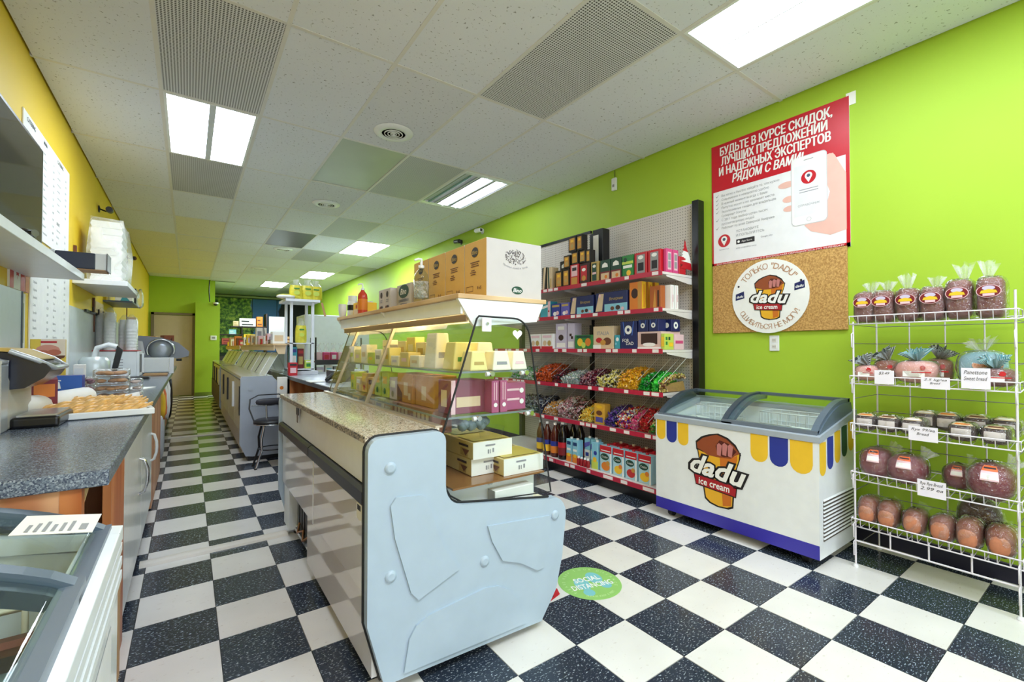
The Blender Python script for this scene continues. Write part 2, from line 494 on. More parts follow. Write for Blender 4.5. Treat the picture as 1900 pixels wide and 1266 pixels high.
# ================================================================== THE SETTING
XL, XR, YF, YB, ZC = -2.47, 1.935, -3.7, 16.9, 3.09
T = 0.3048
DARKBASE = M('grout', (70, 68, 66), 0.8)
fl = MB(); fl.box(XL-0.1, XR+0.1, YF-0.1, YB+0.1, -0.08, -0.006, DARKBASE)
floor = tag(fl.build('floor'), 'black and white checkerboard vinyl tile floor', None, None, 'structure')
def tile_mesh(w, m, name):
    mb = MB(); g = 0.0011; h = 0.0
    mb.add([(g, g, -0.006), (w-g, g, -0.006), (w-g, T-g, -0.006), (g, T-g, -0.006),
            (g+.0006, g+.0006, h), (w-g-.0006, g+.0006, h), (w-g-.0006, T-g-.0006, h), (g+.0006, T-g-.0006, h)],
           [(4, 5, 6, 7), (0, 1, 5, 4), (1, 2, 6, 5), (2, 3, 7, 6), (3, 0, 4, 7)], m)
    me = bpy.data.meshes.new(name); me.from_pydata(mb.v, [], mb.f); me.materials.append(m); return me, mb
we = XR-6*T
tm = {(d, e): tile_mesh(we if e else T, m_tile_d if d else m_tile_l, 'floor_tile')[0] for d in (0, 1) for e in (0, 1)}
cells = [(i, j) for i in range(-7, 7) for j in range(-5, 48)]
cells.sort(key=lambda c: ((c[0]+.5)*T+1.644)**2+((c[1]+.5)*T+1.406)**2+(4 if (c[1] < -3.5) else 0))
far = {0: MB(), 1: MB()}
for n, (i, j) in enumerate(cells):
    d = (i+j) % 2; e = 1 if i == 6 else 0
    if n < 298:
        o = bpy.data.objects.new('floor_tile', tm[(d, e)]); COL.objects.link(o)
        o.location = (i*T, j*T, random.uniform(-.0004, .0004)); o.parent = floor
    else:
        w = we if e else T; g = .0011
        far[d].add([(i*T+g, j*T+g, 0), (i*T+w-g, j*T+g, 0), (i*T+w-g, j*T+T-g, 0), (i*T+g, j*T+T-g, 0)], [(0, 1, 2, 3)], m_tile_d if d else m_tile_l)
ff = MB()
for d in (0, 1): ff.add(far[d].v, far[d].f, m_tile_d if d else m_tile_l)
tag(ff.build('far_floor_tiles', floor), None, None, None, 'stuff')

def wall(name, label, x0, x1, y0, y1, z0, z1, m):
    b = MB(); b.box(x0, x1, y0, y1, z0, z1, m); return tag(b.build(name), label, None, None, 'structure')
wall('wall_right', 'long lime green painted wall on the right', XR, XR+.12, YF, YB, -.006, ZC+.05, m_lime)
wall('wall_left', 'long yellow painted wall on the left', XL-.12, XL, YF, 13.3, -.006, ZC+.05, m_yellow)
wall('wall_back', 'lime green back wall around the grey beige door', XL-.12, -1.06, 13.3, 13.42, -.006, ZC+.05, m_lime)
wall('wall_column', 'lime green boxed column beside the back door', -1.50, -.96, 13.0, 13.3, -.006, 2.46, m_lime)
wall('wall_passage', 'lime green side wall of the passage behind the column', -1.18, -1.06, 13.42, 16.9, -.006, ZC+.05, m_lime)
wall('wall_rear', 'dark rear wall behind the garden mural', -1.18, XR+.12, 16.9, 17.0, -.006, ZC+.05, M('rear_wall_paint', (70, 80, 60), .7))
# shop front behind the camera: piers, bulkhead and sill around a wide glazed opening
wf = MB()
wf.box(XL-.12, XL+.25, YF-.12, YF, 0, ZC+.05, m_front); wf.box(XR-.25, XR+.12, YF-.12, YF, 0, ZC+.05, m_front)
wf.box(XL+.25, XR-.25, YF-.12, YF, 2.75, ZC+.05, m_front); wf.box(XL+.25, XR-.25, YF-.12, YF, 0, .12, m_front)
tag(wf.build('wall_front'), 'white shop front wall around the wide window', None, None, 'structure')
w1 = MB()
for x in (XL+.27, -.95, .45, XR-.27): w1.box(x-.025, x+.025, YF-.09, YF-.03, .12, 2.75, STEEL)
w1.box(XL+.25, XR-.25, YF-.09, YF-.03, 2.70, 2.75, STEEL); w1.box(XL+.25, XR-.25, YF-.09, YF-.03, .12, .17, STEEL)
tag(w1.build('window_1'), 'aluminium framed shop front window', None, None, 'structure')
bb = MB(); bb.box(XR-.012, XR-.001, YF, YB, 0, .10, M('navy_baseboard', (28, 28, 52), .5))
tag(bb.build('baseboard_right'), 'dark vinyl baseboard along the green wall', None, None, 'structure')
bb = MB(); bb.box(-1.495, -.97, 12.985, 12.999, 0, .09, M('green_baseboard', (120, 140, 40), .5))
tag(bb.build('baseboard_column'), 'olive baseboard at the foot of the column', None, None, 'structure')

# back door
d = MB(); d.box(-2.36, -1.56, 13.285, 13.299, .01, 2.10, TAUPE)
door = tag(d.build('door_1', bevel=.003), 'plain taupe back door in a grey frame', None, None, 'structure')
d = MB()
for x0, x1, z0, z1 in ((-2.42, -2.36, 0, 2.17), (-1.56, -1.50, 0, 2.17), (-2.42, -1.50, 2.11, 2.17)): d.box(x0, x1, 13.262, 13.299, z0, z1, FRAME)
d.build('door_frame', door)
d = MB(); d.tube([(-1.66, 13.29, 1.03), (-1.66, 13.23, 1.03), (-1.78, 13.23, 1.03)], .012, CHROME); d.lathe([(.03, 0), (.03, .01)], CHROME, (-1.66, 13.27, 1.03), 10)
d.build('door_handle', door)

# ceiling: slab, lay-in panels, T-bars
cs = MB(); cs.box(XL-.12, XR+.12, YF-.12, YB+.1, ZC+.03, ZC+.12, m_ceil)
ceiling = tag(cs.build('ceiling'), 'suspended ceiling of speckled white panels', None, None, 'structure')
cx = [XL, -1.819, -1.194, -.570, .055, .680, 1.304, XR]
def cy(k): return 2.65+1.25*k
rows = list(range(-5, 12))
m_ceil_y = ceil_mat('yellowed_ceiling_tile', lin((232, 224, 196)), lin((170, 158, 124)))
m_grey_pan = m_grille_fine
m_lens_off = M('unlit_lens', (176, 184, 166), .35, 0, .12, 3)
m_lens_lit = M('lit_lens', (228, 241, 255), .5, emit=LAMP)
m_lens_dim = M('dimmed_lit_lens', (226, 242, 255), .5, emit=LAMP*.55)  # output turned down to tame the hot spot on the green wall
m_lens_boost = M('boosted_lit_lens', (230, 242, 255), .5, emit=LAMP*2.0)  # rear panels' output raised to brighten the back of the shop
m_tube = M('lit_tube', (230, 242, 255), .5, emit=LAMP*1.6)
m_refl = M('white_reflector', (236, 240, 244), .25)
special = {(1, -1): 'grille', (1, 0): 'light', (1, 1): 'grey', (3, 0): 'lensoff', (4, 0): 'grey', (5, 0): 'open', (4, -2): 'grille', (5, -3): 'light', (5, -4): 'light',
           (4, 2): 'grey', (5, 3): 'light', (3, 3): 'steel', (4, 4): 'grey', (5, 6): 'light', (4, 8): 'light', (3, -1): 'vent', (3, 1): 'vent', (3, 4): 'vent', (3, 6): 'vent',
           (1, 3): 'yel', (1, 4): 'yel', (1, 5): 'yel', (1, 6): 'yel', (1, 7): 'yel', (0, 4): 'yel', (0, 5): 'yel', (0, 6): 'yel', (0, 7): 'yel', (1, -4): 'light', (2, 8): 'slot', (3, -4): 'light', (5, 9): 'grey', (6, 5): 'grey', (5,4):'pale'}
pm_cache = {}
def panel(c, k, m, nm='ceiling_panel', z=ZC, lab=None):
    x0, x1 = cx[c]+.012, cx[c+1]-.012; y0, y1 = cy(k)+.012, cy(k+1)-.012
    x0 = max(x0, XL+.001); x1 = min(x1, XR-.001); y1 = min(y1, YB-.002); y0 = max(y0, YF+.002)
    w, h = x1-x0, y1-y0
    key = (round(w, 3), round(h, 3), m.name)
    if key not in pm_cache:
        b = MB(); b.box(0, w, 0, h, 0, .012, m)
        me = bpy.data.meshes.new('ceiling_panel'); me.from_pydata(b.v, [], b.f); me.materials.append(m); pm_cache[key] = me
    o = link(nm, pm_cache[key], ceiling, (x0, y0, z+random.uniform(0, .003)))
    if lab: o['label'] = lab
    return o
BAR = M('t_bar', (222, 219, 216), .5)
tb = MB()
for x in cx[1:-1]: tb.box(x-.012, x+.012, YF, YB, ZC-.0015, ZC+.03, BAR)
tb.build('grid_rail', ceiling)
tb = MB()
for k in rows: tb.box(XL, XR, cy(k)-.012, cy(k)+.012, ZC-.001, ZC+.0295, BAR)
tb.build('cross_rail', ceiling)
light_lab = {(1, 0): 'lit fluorescent ceiling panel nearest the yellow wall', (5, -3): 'large lit ceiling panel at top right beside the green wall, nearest the camera',
             (5, -4): 'lit ceiling panel directly over the bread rack end, partly out of frame', (5, 3): 'lit ceiling panel beyond the open tube fixture',
             (5, 6): 'lit ceiling panel above the white shelf tower', (4, 8): 'farthest lit ceiling panel, near the mural', (1, -4): 'unseen lit ceiling panel added behind the camera by the yellow wall',
             (3, -4): 'unseen lit ceiling panel added behind the camera in mid ceiling'}  # the two panels behind the camera are added for extra light
def troffer(c, k, lab, opened=False):
    x0, x1, y0, y1 = cx[c]+.012, cx[c+1]-.012, cy(k)+.012, cy(k+1)-.012
    w, h = x1-x0, y1-y0
    t = thing('ceiling_light', lab, 'light', ((x0+x1)/2, (y0+y1)/2, ZC), 0, 'fluorescent ceiling lights')
    f = MB(); e = .018
    for a0, a1, b0, b1 in ((-w/2, -w/2+e, -h/2, h/2), (w/2-e, w/2, -h/2, h/2), (-w/2+e, w/2-e, -h/2, -h/2+e), (-w/2+e, w/2-e, h/2-e, h/2)): f.box(a0, a1, b0, b1, -.004, .024, WHITE)
    f.build('frame', t)
    if not opened:
        f = MB(); n = 10
        for q in range(n):
            a0 = -w/2+e+(w-2*e)*q/n; a1 = -w/2+e+(w-2*e)*(q+1)/n; am = (a0+a1)/2
            f.add([(a0, -h/2+e, .004), (am, -h/2+e, .0), (a1, -h/2+e, .004), (a0, h/2-e, .004), (am, h/2-e, .0), (a1, h/2-e, .004)], [(0, 3, 4, 1), (1, 4, 5, 2)], m_lens_dim if (c, k) in ((5, -3), (5, -4)) else m_lens_boost if k > 2 else m_lens_lit)
        f.build('diffuser', t)
        f = MB(); f.box(-.022, .022, -h/2+e, h/2-e, -.0045, -.001, M('lens_seam', (214, 220, 228), .5)) if c in (1,) else f.box(-.004, .004, -h/2+e, h/2-e, -.003, -.001, WHITE)
        f.build('centre_strip', t)
    else:
        f = MB()
        ys = (-h/2+e, h/2-e); prof = [(-w/2+e, -.0)] 
        for q in range(3):
            c0 = -w/2+e+(w-2*e)*(q+.5)/3; hw = (w-2*e)/6
            prof += [(c0-hw*.98, .0), (c0-hw*.6, .026), (c0+hw*.6, .026), (c0+hw*.98, .0)]
        for a, b in zip(prof[:-1], prof[1:]): f.add([(a[0], ys[0], a[1]), (b[0], ys[0], b[1]), (b[0], ys[1], b[1]), (a[0], ys[1], a[1])], [(0, 3, 2, 1)], m_refl)
        f.box(-w/2+e, w/2-e, ys[0], ys[0]+.06, -.002, .02, m_refl); f.box(-w/2+e, w/2-e, ys[1]-.06, ys[1], -.002, .02, m_refl)
        f.build('reflector', t)
        for q in range(3):
            c0 = -w/2+e+(w-2*e)*(q+.5)/3
            b = MB(); b.tube([(c0, ys[0]+.06, .004), (c0, ys[1]-.06, .004)], .0125, m_tube if q else M('dead_tube', (120, 160, 158), .2), 8); b.build('tube', t)
        f = MB()
        for q in range(3):
            c0 = -w/2+e+(w-2*e)*(q+.5)/3
            for s in (-1, 1): f.box(c0+s*.075-.002, c0+s*.075+.002, ys[0]+.06, ys[1]-.06, -.001, .02, CHROME)
        f.build('louvre', t)
vent_lab = {(3, -1): 'round ceiling air diffuser with dark dust ring, nearest one', (3, 1): 'round ceiling air diffuser beyond the unlit greenish panel', (3, 4): 'round ceiling diffuser just past the shiny steel panel', (3, 6): 'small far round ceiling diffuser near the green back wall'}
vent_pos = {(3, -1): (-.235, 2.30), (3, 1): (-.227, 4.65), (3, 4): (-.225, 7.9), (3, 6): (-.333, 10.49)}
m_dust = ceil_mat('dusty_ceiling_tile', lin((224, 225, 232)), lin((134, 132, 134)))
for k in rows:
    for c in range(7):
        s = special.get((c, k))
        if s in ('light', 'open'):
            troffer(c, k, light_lab.get((c, k), 'open fluorescent fixture with bare tubes above the tall product boxes'), s == 'open'); continue
        m = {'grille': m_grille, 'grey': m_grey_pan, 'lensoff': m_lens_off, 'steel': STEEL, 'yel': m_ceil_y, 'vent': m_dust, 'pale': M('pale_panel', (222, 224, 220), .6)}.get(s, m_ceil)
        lab = {'grille': 'perforated metal ceiling grille', 'grey': 'plain grey ceiling panel', 'lensoff': 'unlit warped greenish lens panel', 'steel': 'shiny steel ceiling panel'}.get(s)
        o = panel(c, k, m, {'grille': 'perforated_panel', 'lensoff': 'lens_panel', 'steel': 'steel_panel'}.get(s, 'ceiling_panel'), ZC+(.006 if s == 'lensoff' else 0), lab)
        if s == 'vent':
            x, y = vent_pos[(c, k)]
            t = thing('air_diffuser', vent_lab[(c, k)], 'vent', (x, y, ZC), 0, 'round ceiling diffusers')
            b = MB(); b.lathe([(.165, -.001), (.16, -.008), (.125, -.016), (.1, -.02), (.098, -.012)], WHITE, (0, 0, 0), 28, cap=False); b.build('flange', t)
            b = MB(); b.lathe([(.0, -.009), (.1, -.009)], BLACK, (0, 0, 0), 24); b.build('throat', t)
            for r in (.078, .052, .028):
                b = MB(); b.lathe([(r, -.014), (r-.002, -.021), (r-.007, -.021), (r-.006, -.013)], WHITE, (0, 0, 0), 24, cap=False); b.build('ring', t)
            b = MB(); b.lathe([(.0, -.028), (.010, -.025), (.012, -.014)], WHITE, (0, 0, 0), 12); b.build('hub', t)
t = thing('slot_diffuser', 'long dark slot air diffuser in the ceiling near the column', 'vent', (-.87, 13.3, ZC))
b = MB(); b.box(-.29, .29, -.075, .075, -.012, -.004, WHITE); b.build('frame', t)
b = MB(); b.box(-.27, .27, -.05, .05, -.014, -.012, BLACK); b.build('slot', t)

# mural panels on the rear wall
for i, (x0, x1) in enumerate(((-.98, .17), (.19, .95), (.97, 1.90))):
    b = MB(); b.box(x0-.46, x1-.46, -.02, 0, 1.1, 2.98, m_mural)
    o = b.build('mural_panel', None, (.46, 16.89, 0))
    tag(o, ['leafy green mural panel high on the rear wall beside the column', 'blue sky mural panel in mid rear wall', 'dark tree mural panel behind the white shelf tower'][i], 'mural', 'garden mural panels')
b = MB(); b.box(-1.05, 1.93, 16.72, 16.88, 3.0, 3.06, M('pale_trim', (186, 190, 150), .6)); tag(b.build('trim_1'), 'pale trim above the mural', None, None, 'structure')
# ================================================================== MAIN DISPLAY CASE (staff side X -1.13, customers' side X -.21, Y .2 to 2.05)
Y0, Y1 = .20, 2.06
def arc(cx_, cz, r, a0, a1, n=6, ry=None):
    ry = ry or r
    return [(cx_+r*math.cos(math.radians(a0+(a1-a0)*i/n)), cz+ry*math.sin(math.radians(a0+(a1-a0)*i/n))) for i in range(n+1)]
case = thing('display_case', 'white glass display counter with granite ledge in the middle of the shop', 'display case', (-.67, 1.13, 0))
def W(b, name, parent=None, **k):
    """build world-space geometry as a child of parent placed at its own origin"""
    p = parent or case
    o = b.build(name, p, **k)
    q = p; off = Vector((0, 0, 0))
    while q is not None: off += Vector(q.location); q = q.parent
    o.location = -off
    return o
outline = [(-1.07, .055), (-1.132, .28), (-1.132, .88)]+arc(-1.082, .88, .05, 180, 90, 5)[1:]+[(-.87, .93)]+arc(-.87, .89, .04, 90, 0, 4)[1:]+[(-.83, .72)]+arc(-.745, .715, .085, 180, 262, 6)[1:]+[(-.30, .565)]+arc(-.30, .48, .092, 85, 0, 5)[1:]+[(-.232, .29), (-.27, .15), (-.355, .035)]
def side(y0, y1):
    b = MB(); b.prism(outline, 'y', y0, y1, CASEBLUE); return b
def groove(b, pts, y, r=.004):
    b.tube([(x, y, z) for x, z in pts], r, CASEBLUE, 5, True)
b = side(Y0-.03, Y0+.012)
near = W(b, 'end_panel', bevel=.012, seg=3)
b = MB()
gm = M('moulding_groove', (146, 166, 184), .4)
def relief(pts, y):
    """raised lip traced round a pressed-in field"""
    b = MB(); b.prism(pts, 'y', y-.006, y+.004, CASEBLUE); return b
yy = Y0-.033
W(relief([(-1.053, .685), (-1.032, .712), (-.935, .703), (-.915, .69), (-.893, .635), (-.848, .503), (-.775, .385), (-.945, .32), (-.974, .354), (-1.036, .565)], yy), 'pressed_field', near, bevel=.004)
W(relief([(-.643, .522), (-.309, .494), (-.307, .426), (-.345, .275), (-.384, .269), (-.479, .328), (-.569, .361), (-.622, .455)], yy), 'pressed_field', near, bevel=.004)
W(relief([(-.98, .19), (-.953, .229), (-.901, .251), (-.654, .275), (-.59, .263), (-.536, .231), (-.491, .176), (-.456, .109), (-.445, .062), (-1.0, .075)], yy), 'pressed_field', near, bevel=.004)
for x, z in ((-1.052, .819), (-1.049, .433), (-.654, .38), (-.277, .487)):
    b = MB(); b.tube([(x, Y0-.03, z), (x, Y0-.036, z), (x, Y0-.0385, z)], [.022, .02, .012] if z != .5 else [.016, .015, .009], CASEBLUE, 14); W(b, 'bolt_cap', near)
b = MB(); b.tube([(x, Y0+.012, z) for x, z in outline[:13]], .007, RUBBER, 6, False); W(b, 'edge_gasket', near)
b = MB(); b.tube([(-.836, Y0-.012, .87), (-.833, Y0-.012, .72)]+[(x+.003, Y0-.012, z+.004) for x, z in arc(-.745, .715, .085, 180, 262, 6)[1:]]+[(-.30, Y0-.012, .571)], .0045, RUBBER, 6); W(b, 'notch_gasket', near)
far_p = W(side(Y1-.02, Y1+.02), 'end_panel', bevel=.01)
# carcass between the end panels
b = MB(); b.box(-.83, -.3, Y0+.013, Y1-.021, .50, .53, WHITEM); b.box(-.82, -.80, Y0+.013, Y1-.021, .5, .56, WHITEM); b.box(-1.06, -.40, Y0+.013, Y1-.021, .05, .09, WHITEM)
b.box(-.30, -.28, Y0+.013, Y1-.021, .1, .54, CASEBLUE)
W(b, 'carcass')
b = MB(); b.prism([(-.40, .06), (-.36, .06), (-.25, .2), (-.215, .4), (-.235, .52), (-.28, .55), (-.31, .55), (-.31, .1)], 'y', Y0+.013, Y1-.021, CASEBLUE, False); W(b, 'front_panel')
b = MB(); b.box(-1.128, -.835, Y0+.013, Y1-.021, .905, .934, m_granite); lg = W(b, 'granite_ledge', bevel=.003)
b = MB(); b.box(-1.1295, -1.1275, Y0+.014, Y1-.022, .908, .931, m_granite_edge); W(b, 'sawn_edge', lg)
b = MB(); b.box(-1.115, -1.10, Y0+.013, Y1-.021, .75, .904, WHITEM); W(b, 'apron')
b = MB(); b.box(-1.12, -1.04, Y0+.013, Y1-.021, .70, .735, CREAM); W(b, 'inner_rail')
b = MB(); b.box(-1.1325, -1.127, 1.40, 1.46, .865, .905, M('dark_clip', (60, 54, 50), .5)); b.box(-1.130, -1.127, 1.425, 1.455, .82, .905, M('dark_clip2', (110, 100, 92), .5)); W(b, 'ledge_bracket')
# staff-side fridge doors (glossy white, catching the floor)
gl_door = M('glossy_white_door', (222, 218, 218), .05, 0, .02, 14, 1.0)
for i, (a, c) in enumerate(((Y0+.02, 1.10), (1.11, Y1-.03))):
    b = MB(); b.box(-1.112, -1.09, a, c, .34, .69, gl_door); dr = W(b, 'fridge_door', bevel=.002)
    b = MB(); b.prism([(-1.138, .69), (-1.09, .69), (-1.09, .745), (-1.125, .745), (-1.138, .735)], 'y', a, c, BLACK); W(b, 'door_grip', dr)
b = MB(); b.box(-1.114, -1.105, 1.1005, 1.1095, .34, .688, WHITE); W(b, 'door_seal')
b = MB(); b.box(-1.1, -1.08, Y0+.02, 1.30, .065, .335, gl_door); W(b, 'kick_panel')
b = MB(); b.box(-1.1, -1.05, 1.84, Y1-.03, .065, .335, WHITE); W(b, 'kick_panel')
b = MB(); b.box(-1.05, -.9, 1.32, 1.83, .09, .33, BLACKM); b.box(-1.08, -1.02, 1.45, 1.75, .09, .11, STEEL)
for q in range(6): b.box(-1.06, -1.055, 1.36+q*.075, 1.39+q*.075, .11, .31, BLACK)
W(b, 'compressor_bay')
b = MB(); b.tube([(-1.06, 1.40, .17), (-1.09, 1.47, .12), (-1.07, 1.55, .15), (-1.085, 1.65, .11), (-1.06, 1.72, .14)], .007, M('copper_pipe', (190, 130, 80), .3, .8), 6); W(b, 'copper_pipe')
b = MB(); b.box(-1.1135, -1.112, .30, .36, .60, .66, PAPER); b.box(-1.114, -1.1134, .31, .35, .635, .655, INK); W(b, 'rating_label')
for x, y in ((-1.03, .3), (-1.03, 1.95), (-.46, .3), (-.46, 1.95)):
    b = MB(); b.lathe([(.02, 0), (.025, .01), (.012, .015), (.012, .05)], RUBBER, (x, y, 0), 10); W(b, 'foot')
# glass
end_o = [(-.835, .87), (-.665, 1.372), (-.655, 1.383)]+arc(-.475, 1.29, .09, 90, 12, 6)+[(-.262, .58), (-.72, .615), (-.79, .66), (-.828, .73)]
b = MB(); b.prism(end_o, 'y', Y0+.016, Y0+.022, m_glass); eg = W(b, 'end_glass')
b = MB(); b.tube([(x, Y0+.015, z) for x, z in end_o], .0042, RUBBER, 6, True); W(b, 'glass_edge', eg)
b = MB(); b.prism(end_o, 'y', Y1-.035, Y1-.029, m_glass); eg2 = W(b, 'end_glass')
b = MB(); b.tube([(x, Y1-.032, z) for x, z in end_o], .0035, RUBBER, 6, True); W(b, 'glass_edge', eg2)
b = MB(); b.prism([(-.262, .585), (-.386, 1.30), (-.41, 1.355), (-.475, 1.38), (-.475, 1.375), (-.413, 1.35), (-.391, 1.30), (-.267, .585)], 'y', Y0+.024, Y1-.038, m_glass); W(b, 'front_glass')
def slope(y0, y1, o=0.0):
    b = MB(); b.prism([(-.835+o, .935), (-.672+o, 1.365), (-.667+o, 1.365), (-.83+o, .935)], 'y', y0, y1, m_glass); return b
al = M('champagne_aluminium', (206, 190, 166), .3, .7)
for (a, c, o) in ((Y0+.03, 1.14, 0), (1.12, Y1-.2, .008)):
    g = W(slope(a, c, o), 'sliding_glass')
    for y in ((c-.012, c) if o == 0 else (c-.01, c+.002)),:
        b = MB(); b.prism([(-.84+o, .935), (-.675+o, 1.37), (-.66+o, 1.37), (-.825+o, .935)], 'y', y[0]-.006, y[1]+.006, al); W(b, 'stile', g)
g = W(slope(Y1-.2, Y1-.04, 0), 'sliding_glass')
b = MB(); b.box(-.85, -.82, Y0+.02, Y1-.03, .934, .942, al); W(b, 'glass_track')
# shelves of glass on pegs, tray deck
for z, xa, xb in ((1.150, -.735, -.372), (.965, -.80, -.342)):
    b = MB(); b.box(xa, xb, Y0+.04, Y1-.06, z-.006, z, m_acryl); s = W(b, 'glass_shelf')
    b = MB(); b.box(xa-.001, xa+.003, Y0+.04, Y1-.06, z-.007, z+.001, M('glass_edge_grey', (120, 132, 132), .3)); b.box(xb-.003, xb+.001, Y0+.04, Y1-.06, z-.007, z+.001, MATS['glass_edge_grey']); b.box(xa, xb, Y0+.039, Y0+.043, z-.007, z+.001, MATS['glass_edge_grey']); W(b, 'shelf_edge', s)
    for x in (xa+.15, xb-.03):
        b = MB(); b.tube([(x, Y0+.014, z-.012), (x, Y0+.055, z-.012)], .011, CHROME, 10); b.tube([(x-.025, Y0+.03, z-.013), (x-.01, Y0+.03, z-.013)], .01, WHITE, 8); W(b, 'shelf_peg', s)
m_tray = M('smoked_amber_shelf', (150, 104, 62), .08)
b = MB(); b.box(-.765, -.285, Y0+.035, Y1-.06, .668, .676, m_tray); W(b, 'lower_shelf')
b = MB(); b.box(-.815, -.28, Y0+.02, Y1-.03, .545, .553, CREAM); W(b, 'deck')
b = MB(); b.box(-.815, -.30, Y0+.096, Y0+.102, .553, .662, WHITEM); W(b, 'deck_rail')
for x, z in ((-.795, .635), (-.55, .655)):
    b = MB(); b.tube([(x, Y0+.084, z), (x, Y0+.097, z)], .012, CHROME, 10); W(b, 'screw')
# hood
b = MB(); b.box(-.745, -.275, Y0+.03, Y1+.03, 1.455, 1.475, m_beech); W(b, 'hood_top', bevel=.002)
b = MB(); b.box(-.725, -.715, Y0+.045, Y1, 1.392, 1.454, WHITE); b.box(-.34, -.33, Y0+.045, Y1, 1.392, 1.454, WHITE); b.box(-.715, -.34, Y0+.045, Y1, 1.445, 1.454, WHITE); W(b, 'hood_fascia')
b = MB(); b.box(-.70, -.69, Y0+.045, Y1, 1.36, 1.39, M('hood_bronze', (150, 122, 86), .3, .4)); W(b, 'hood_rail')
for y0, y1 in ((Y0+.034, Y0+.052), (1.14, 1.156), (Y1+.0, Y1+.016)):
    b = MB(); b.prism([(-.745, 1.454), (-.29, 1.454), (-.33, 1.37), (-.665, 1.34), (-.675, 1.35)], 'y', y0, y1, WHITE); W(b, 'hood_bracket')
b = MB(); b.tube([(-.50, Y0+.09, 1.40), (-.50, Y1-.07, 1.40)], .014, M('warm_tube', (255, 226, 150), .5, emit=16), 8); W(b, 'light_tube')
b = MB(); b.box(-.53, -.47, Y0+.06, Y1-.05, 1.415, 1.445, WHITE); W(b, 'lamp_batten')
# hook tag and heart on the end glass
b = MB(); b.box(-.642, -.595, Y0+.009, Y0+.0155, 1.318, 1.378, WHITE); o = W(b, 'glass_clip', bevel=.006)
b = MB(); b.tube([(-.618, Y0+.011, 1.352), (-.618, Y0+.002, 1.352)], .006, CHROME, 8); W(b, 'clip_screw', o)
b = MB(); P = Plane((-.455, Y0+.0155, 1.31), (1, 0, 0), (0, 0, 1))
ppoly(b, P, [(.026*(math.sin(t)**3), .0235*(13*math.cos(t)-5*math.cos(2*t)-2*math.cos(3*t)-math.cos(4*t))/16) for t in [2*PI*i/28 for i in range(28)]][::-1], PAPER, .001); W(b, 'heart_sticker')

# ---- what stands in the case
def oncase(name, label, cat, x, y, z, dims, base, prints=(), group=None, rotz=0): return carton(name, label, cat, (x, y, z), dims, base, prints, group, rotz)
def ybox(lab, x, y, z, w=.21):
    return oncase('pastry_box', lab, 'box', x, y, z, (w, .36, .075), M('pale_yellow_carton', (228, 206, 140), .6),
        (('-y', 'r', 0, 1, 0, 1, PAPER), ('-y', 'r', .36, .40, .25, .5, GREY), ('-y', 'r', .42, .44, .25, .5, GREY), ('-y', 'r', .48, .52, .3, .55, FAINT), ('-y', 'r', .3, .55, .7, .8, FAINT),
         ('-x', 'r', .70, .88, .1, .55, GOLD), ('-x', 'p', [(.74, .5), (.92, .5), (.83, .12)], BROWN), ('-x', 'r', .66, .9, .66, .8, DKBROWN), ('+z', 'r', .05, .95, .04, .5, M('gold_top', (204, 182, 84), .4)), ('+z', 'r', .1, .9, .55, .96, M('dull_grey_top', (160, 150, 130), .3))), 'pastry boxes in the glass case')
ybox('yellow pastry box with white end, on the upper of two at left in the case', -.515, .50, .755)
ybox('yellow pastry box under another one, at left in the glass case', -.512, .52, .678)
ybox('lone yellow pastry box with white end at right beside the stack, in the case', -.385, .44, .677, .225)
oncase('pastry_box', 'open white pastry box on the bottom deck behind the end glass', 'box', -.455, .262, .554, (.21, .055, .075), PAPER, (('-y', 'r', .4, .46, .2, .5, FAINT), ('-y', 'r', .48, .5, .2, .5, FAINT), ('-x', 'r', 0, 1, 0, 1, GREY)), 'pastry boxes in the glass case')
for i in range(2):
    oncase('biscuit_box', ['brown biscuit box with cream medallions, nearer one on the granite side', 'brown biscuit box with cream medallions, farther one on the granite side'][i], 'box', -.70, .58+i*.245, .86, (.10, .24, .105), M('cocoa_carton', (164, 112, 92), .6),
        tuple(('-x', 'd', .2+.2*q, .66, .07, BEIGE, 1.3) for q in range(4))+tuple(('-x', 'd', .2+.2*q, .25, .05, BEIGE) for q in range(4)), 'brown medallion biscuit boxes')
b = MB(); b.box(-.79, -.62, Y0+.25, Y1-.1, .85, .858, m_acryl); W(b, 'ledge_riser')
oncase('amber_carton', 'amber brown carton with white card on the middle glass shelf, nearer', 'box', -.655, .62, .966, (.12, .21, .15), M('amber_carton', (196, 140, 70), .6), (('-x', 'r', .35, .6, .2, .65, BEIGE),), 'amber cartons on the middle shelf')
oncase('amber_carton', 'amber brown carton with slanted brown side on the middle shelf, farther', 'box', -.665, .84, .966, (.12, .20, .15), MATS['amber_carton'], (('-x', 'p', [(0, 0), (.35, 0), (.35, .3), (0, .6)], BROWN), ('-x', 'r', .45, .72, .25, .7, BEIGE), ('-x', 'r', .75, .9, .12, .35, BEIGE)), 'amber cartons on the middle shelf')
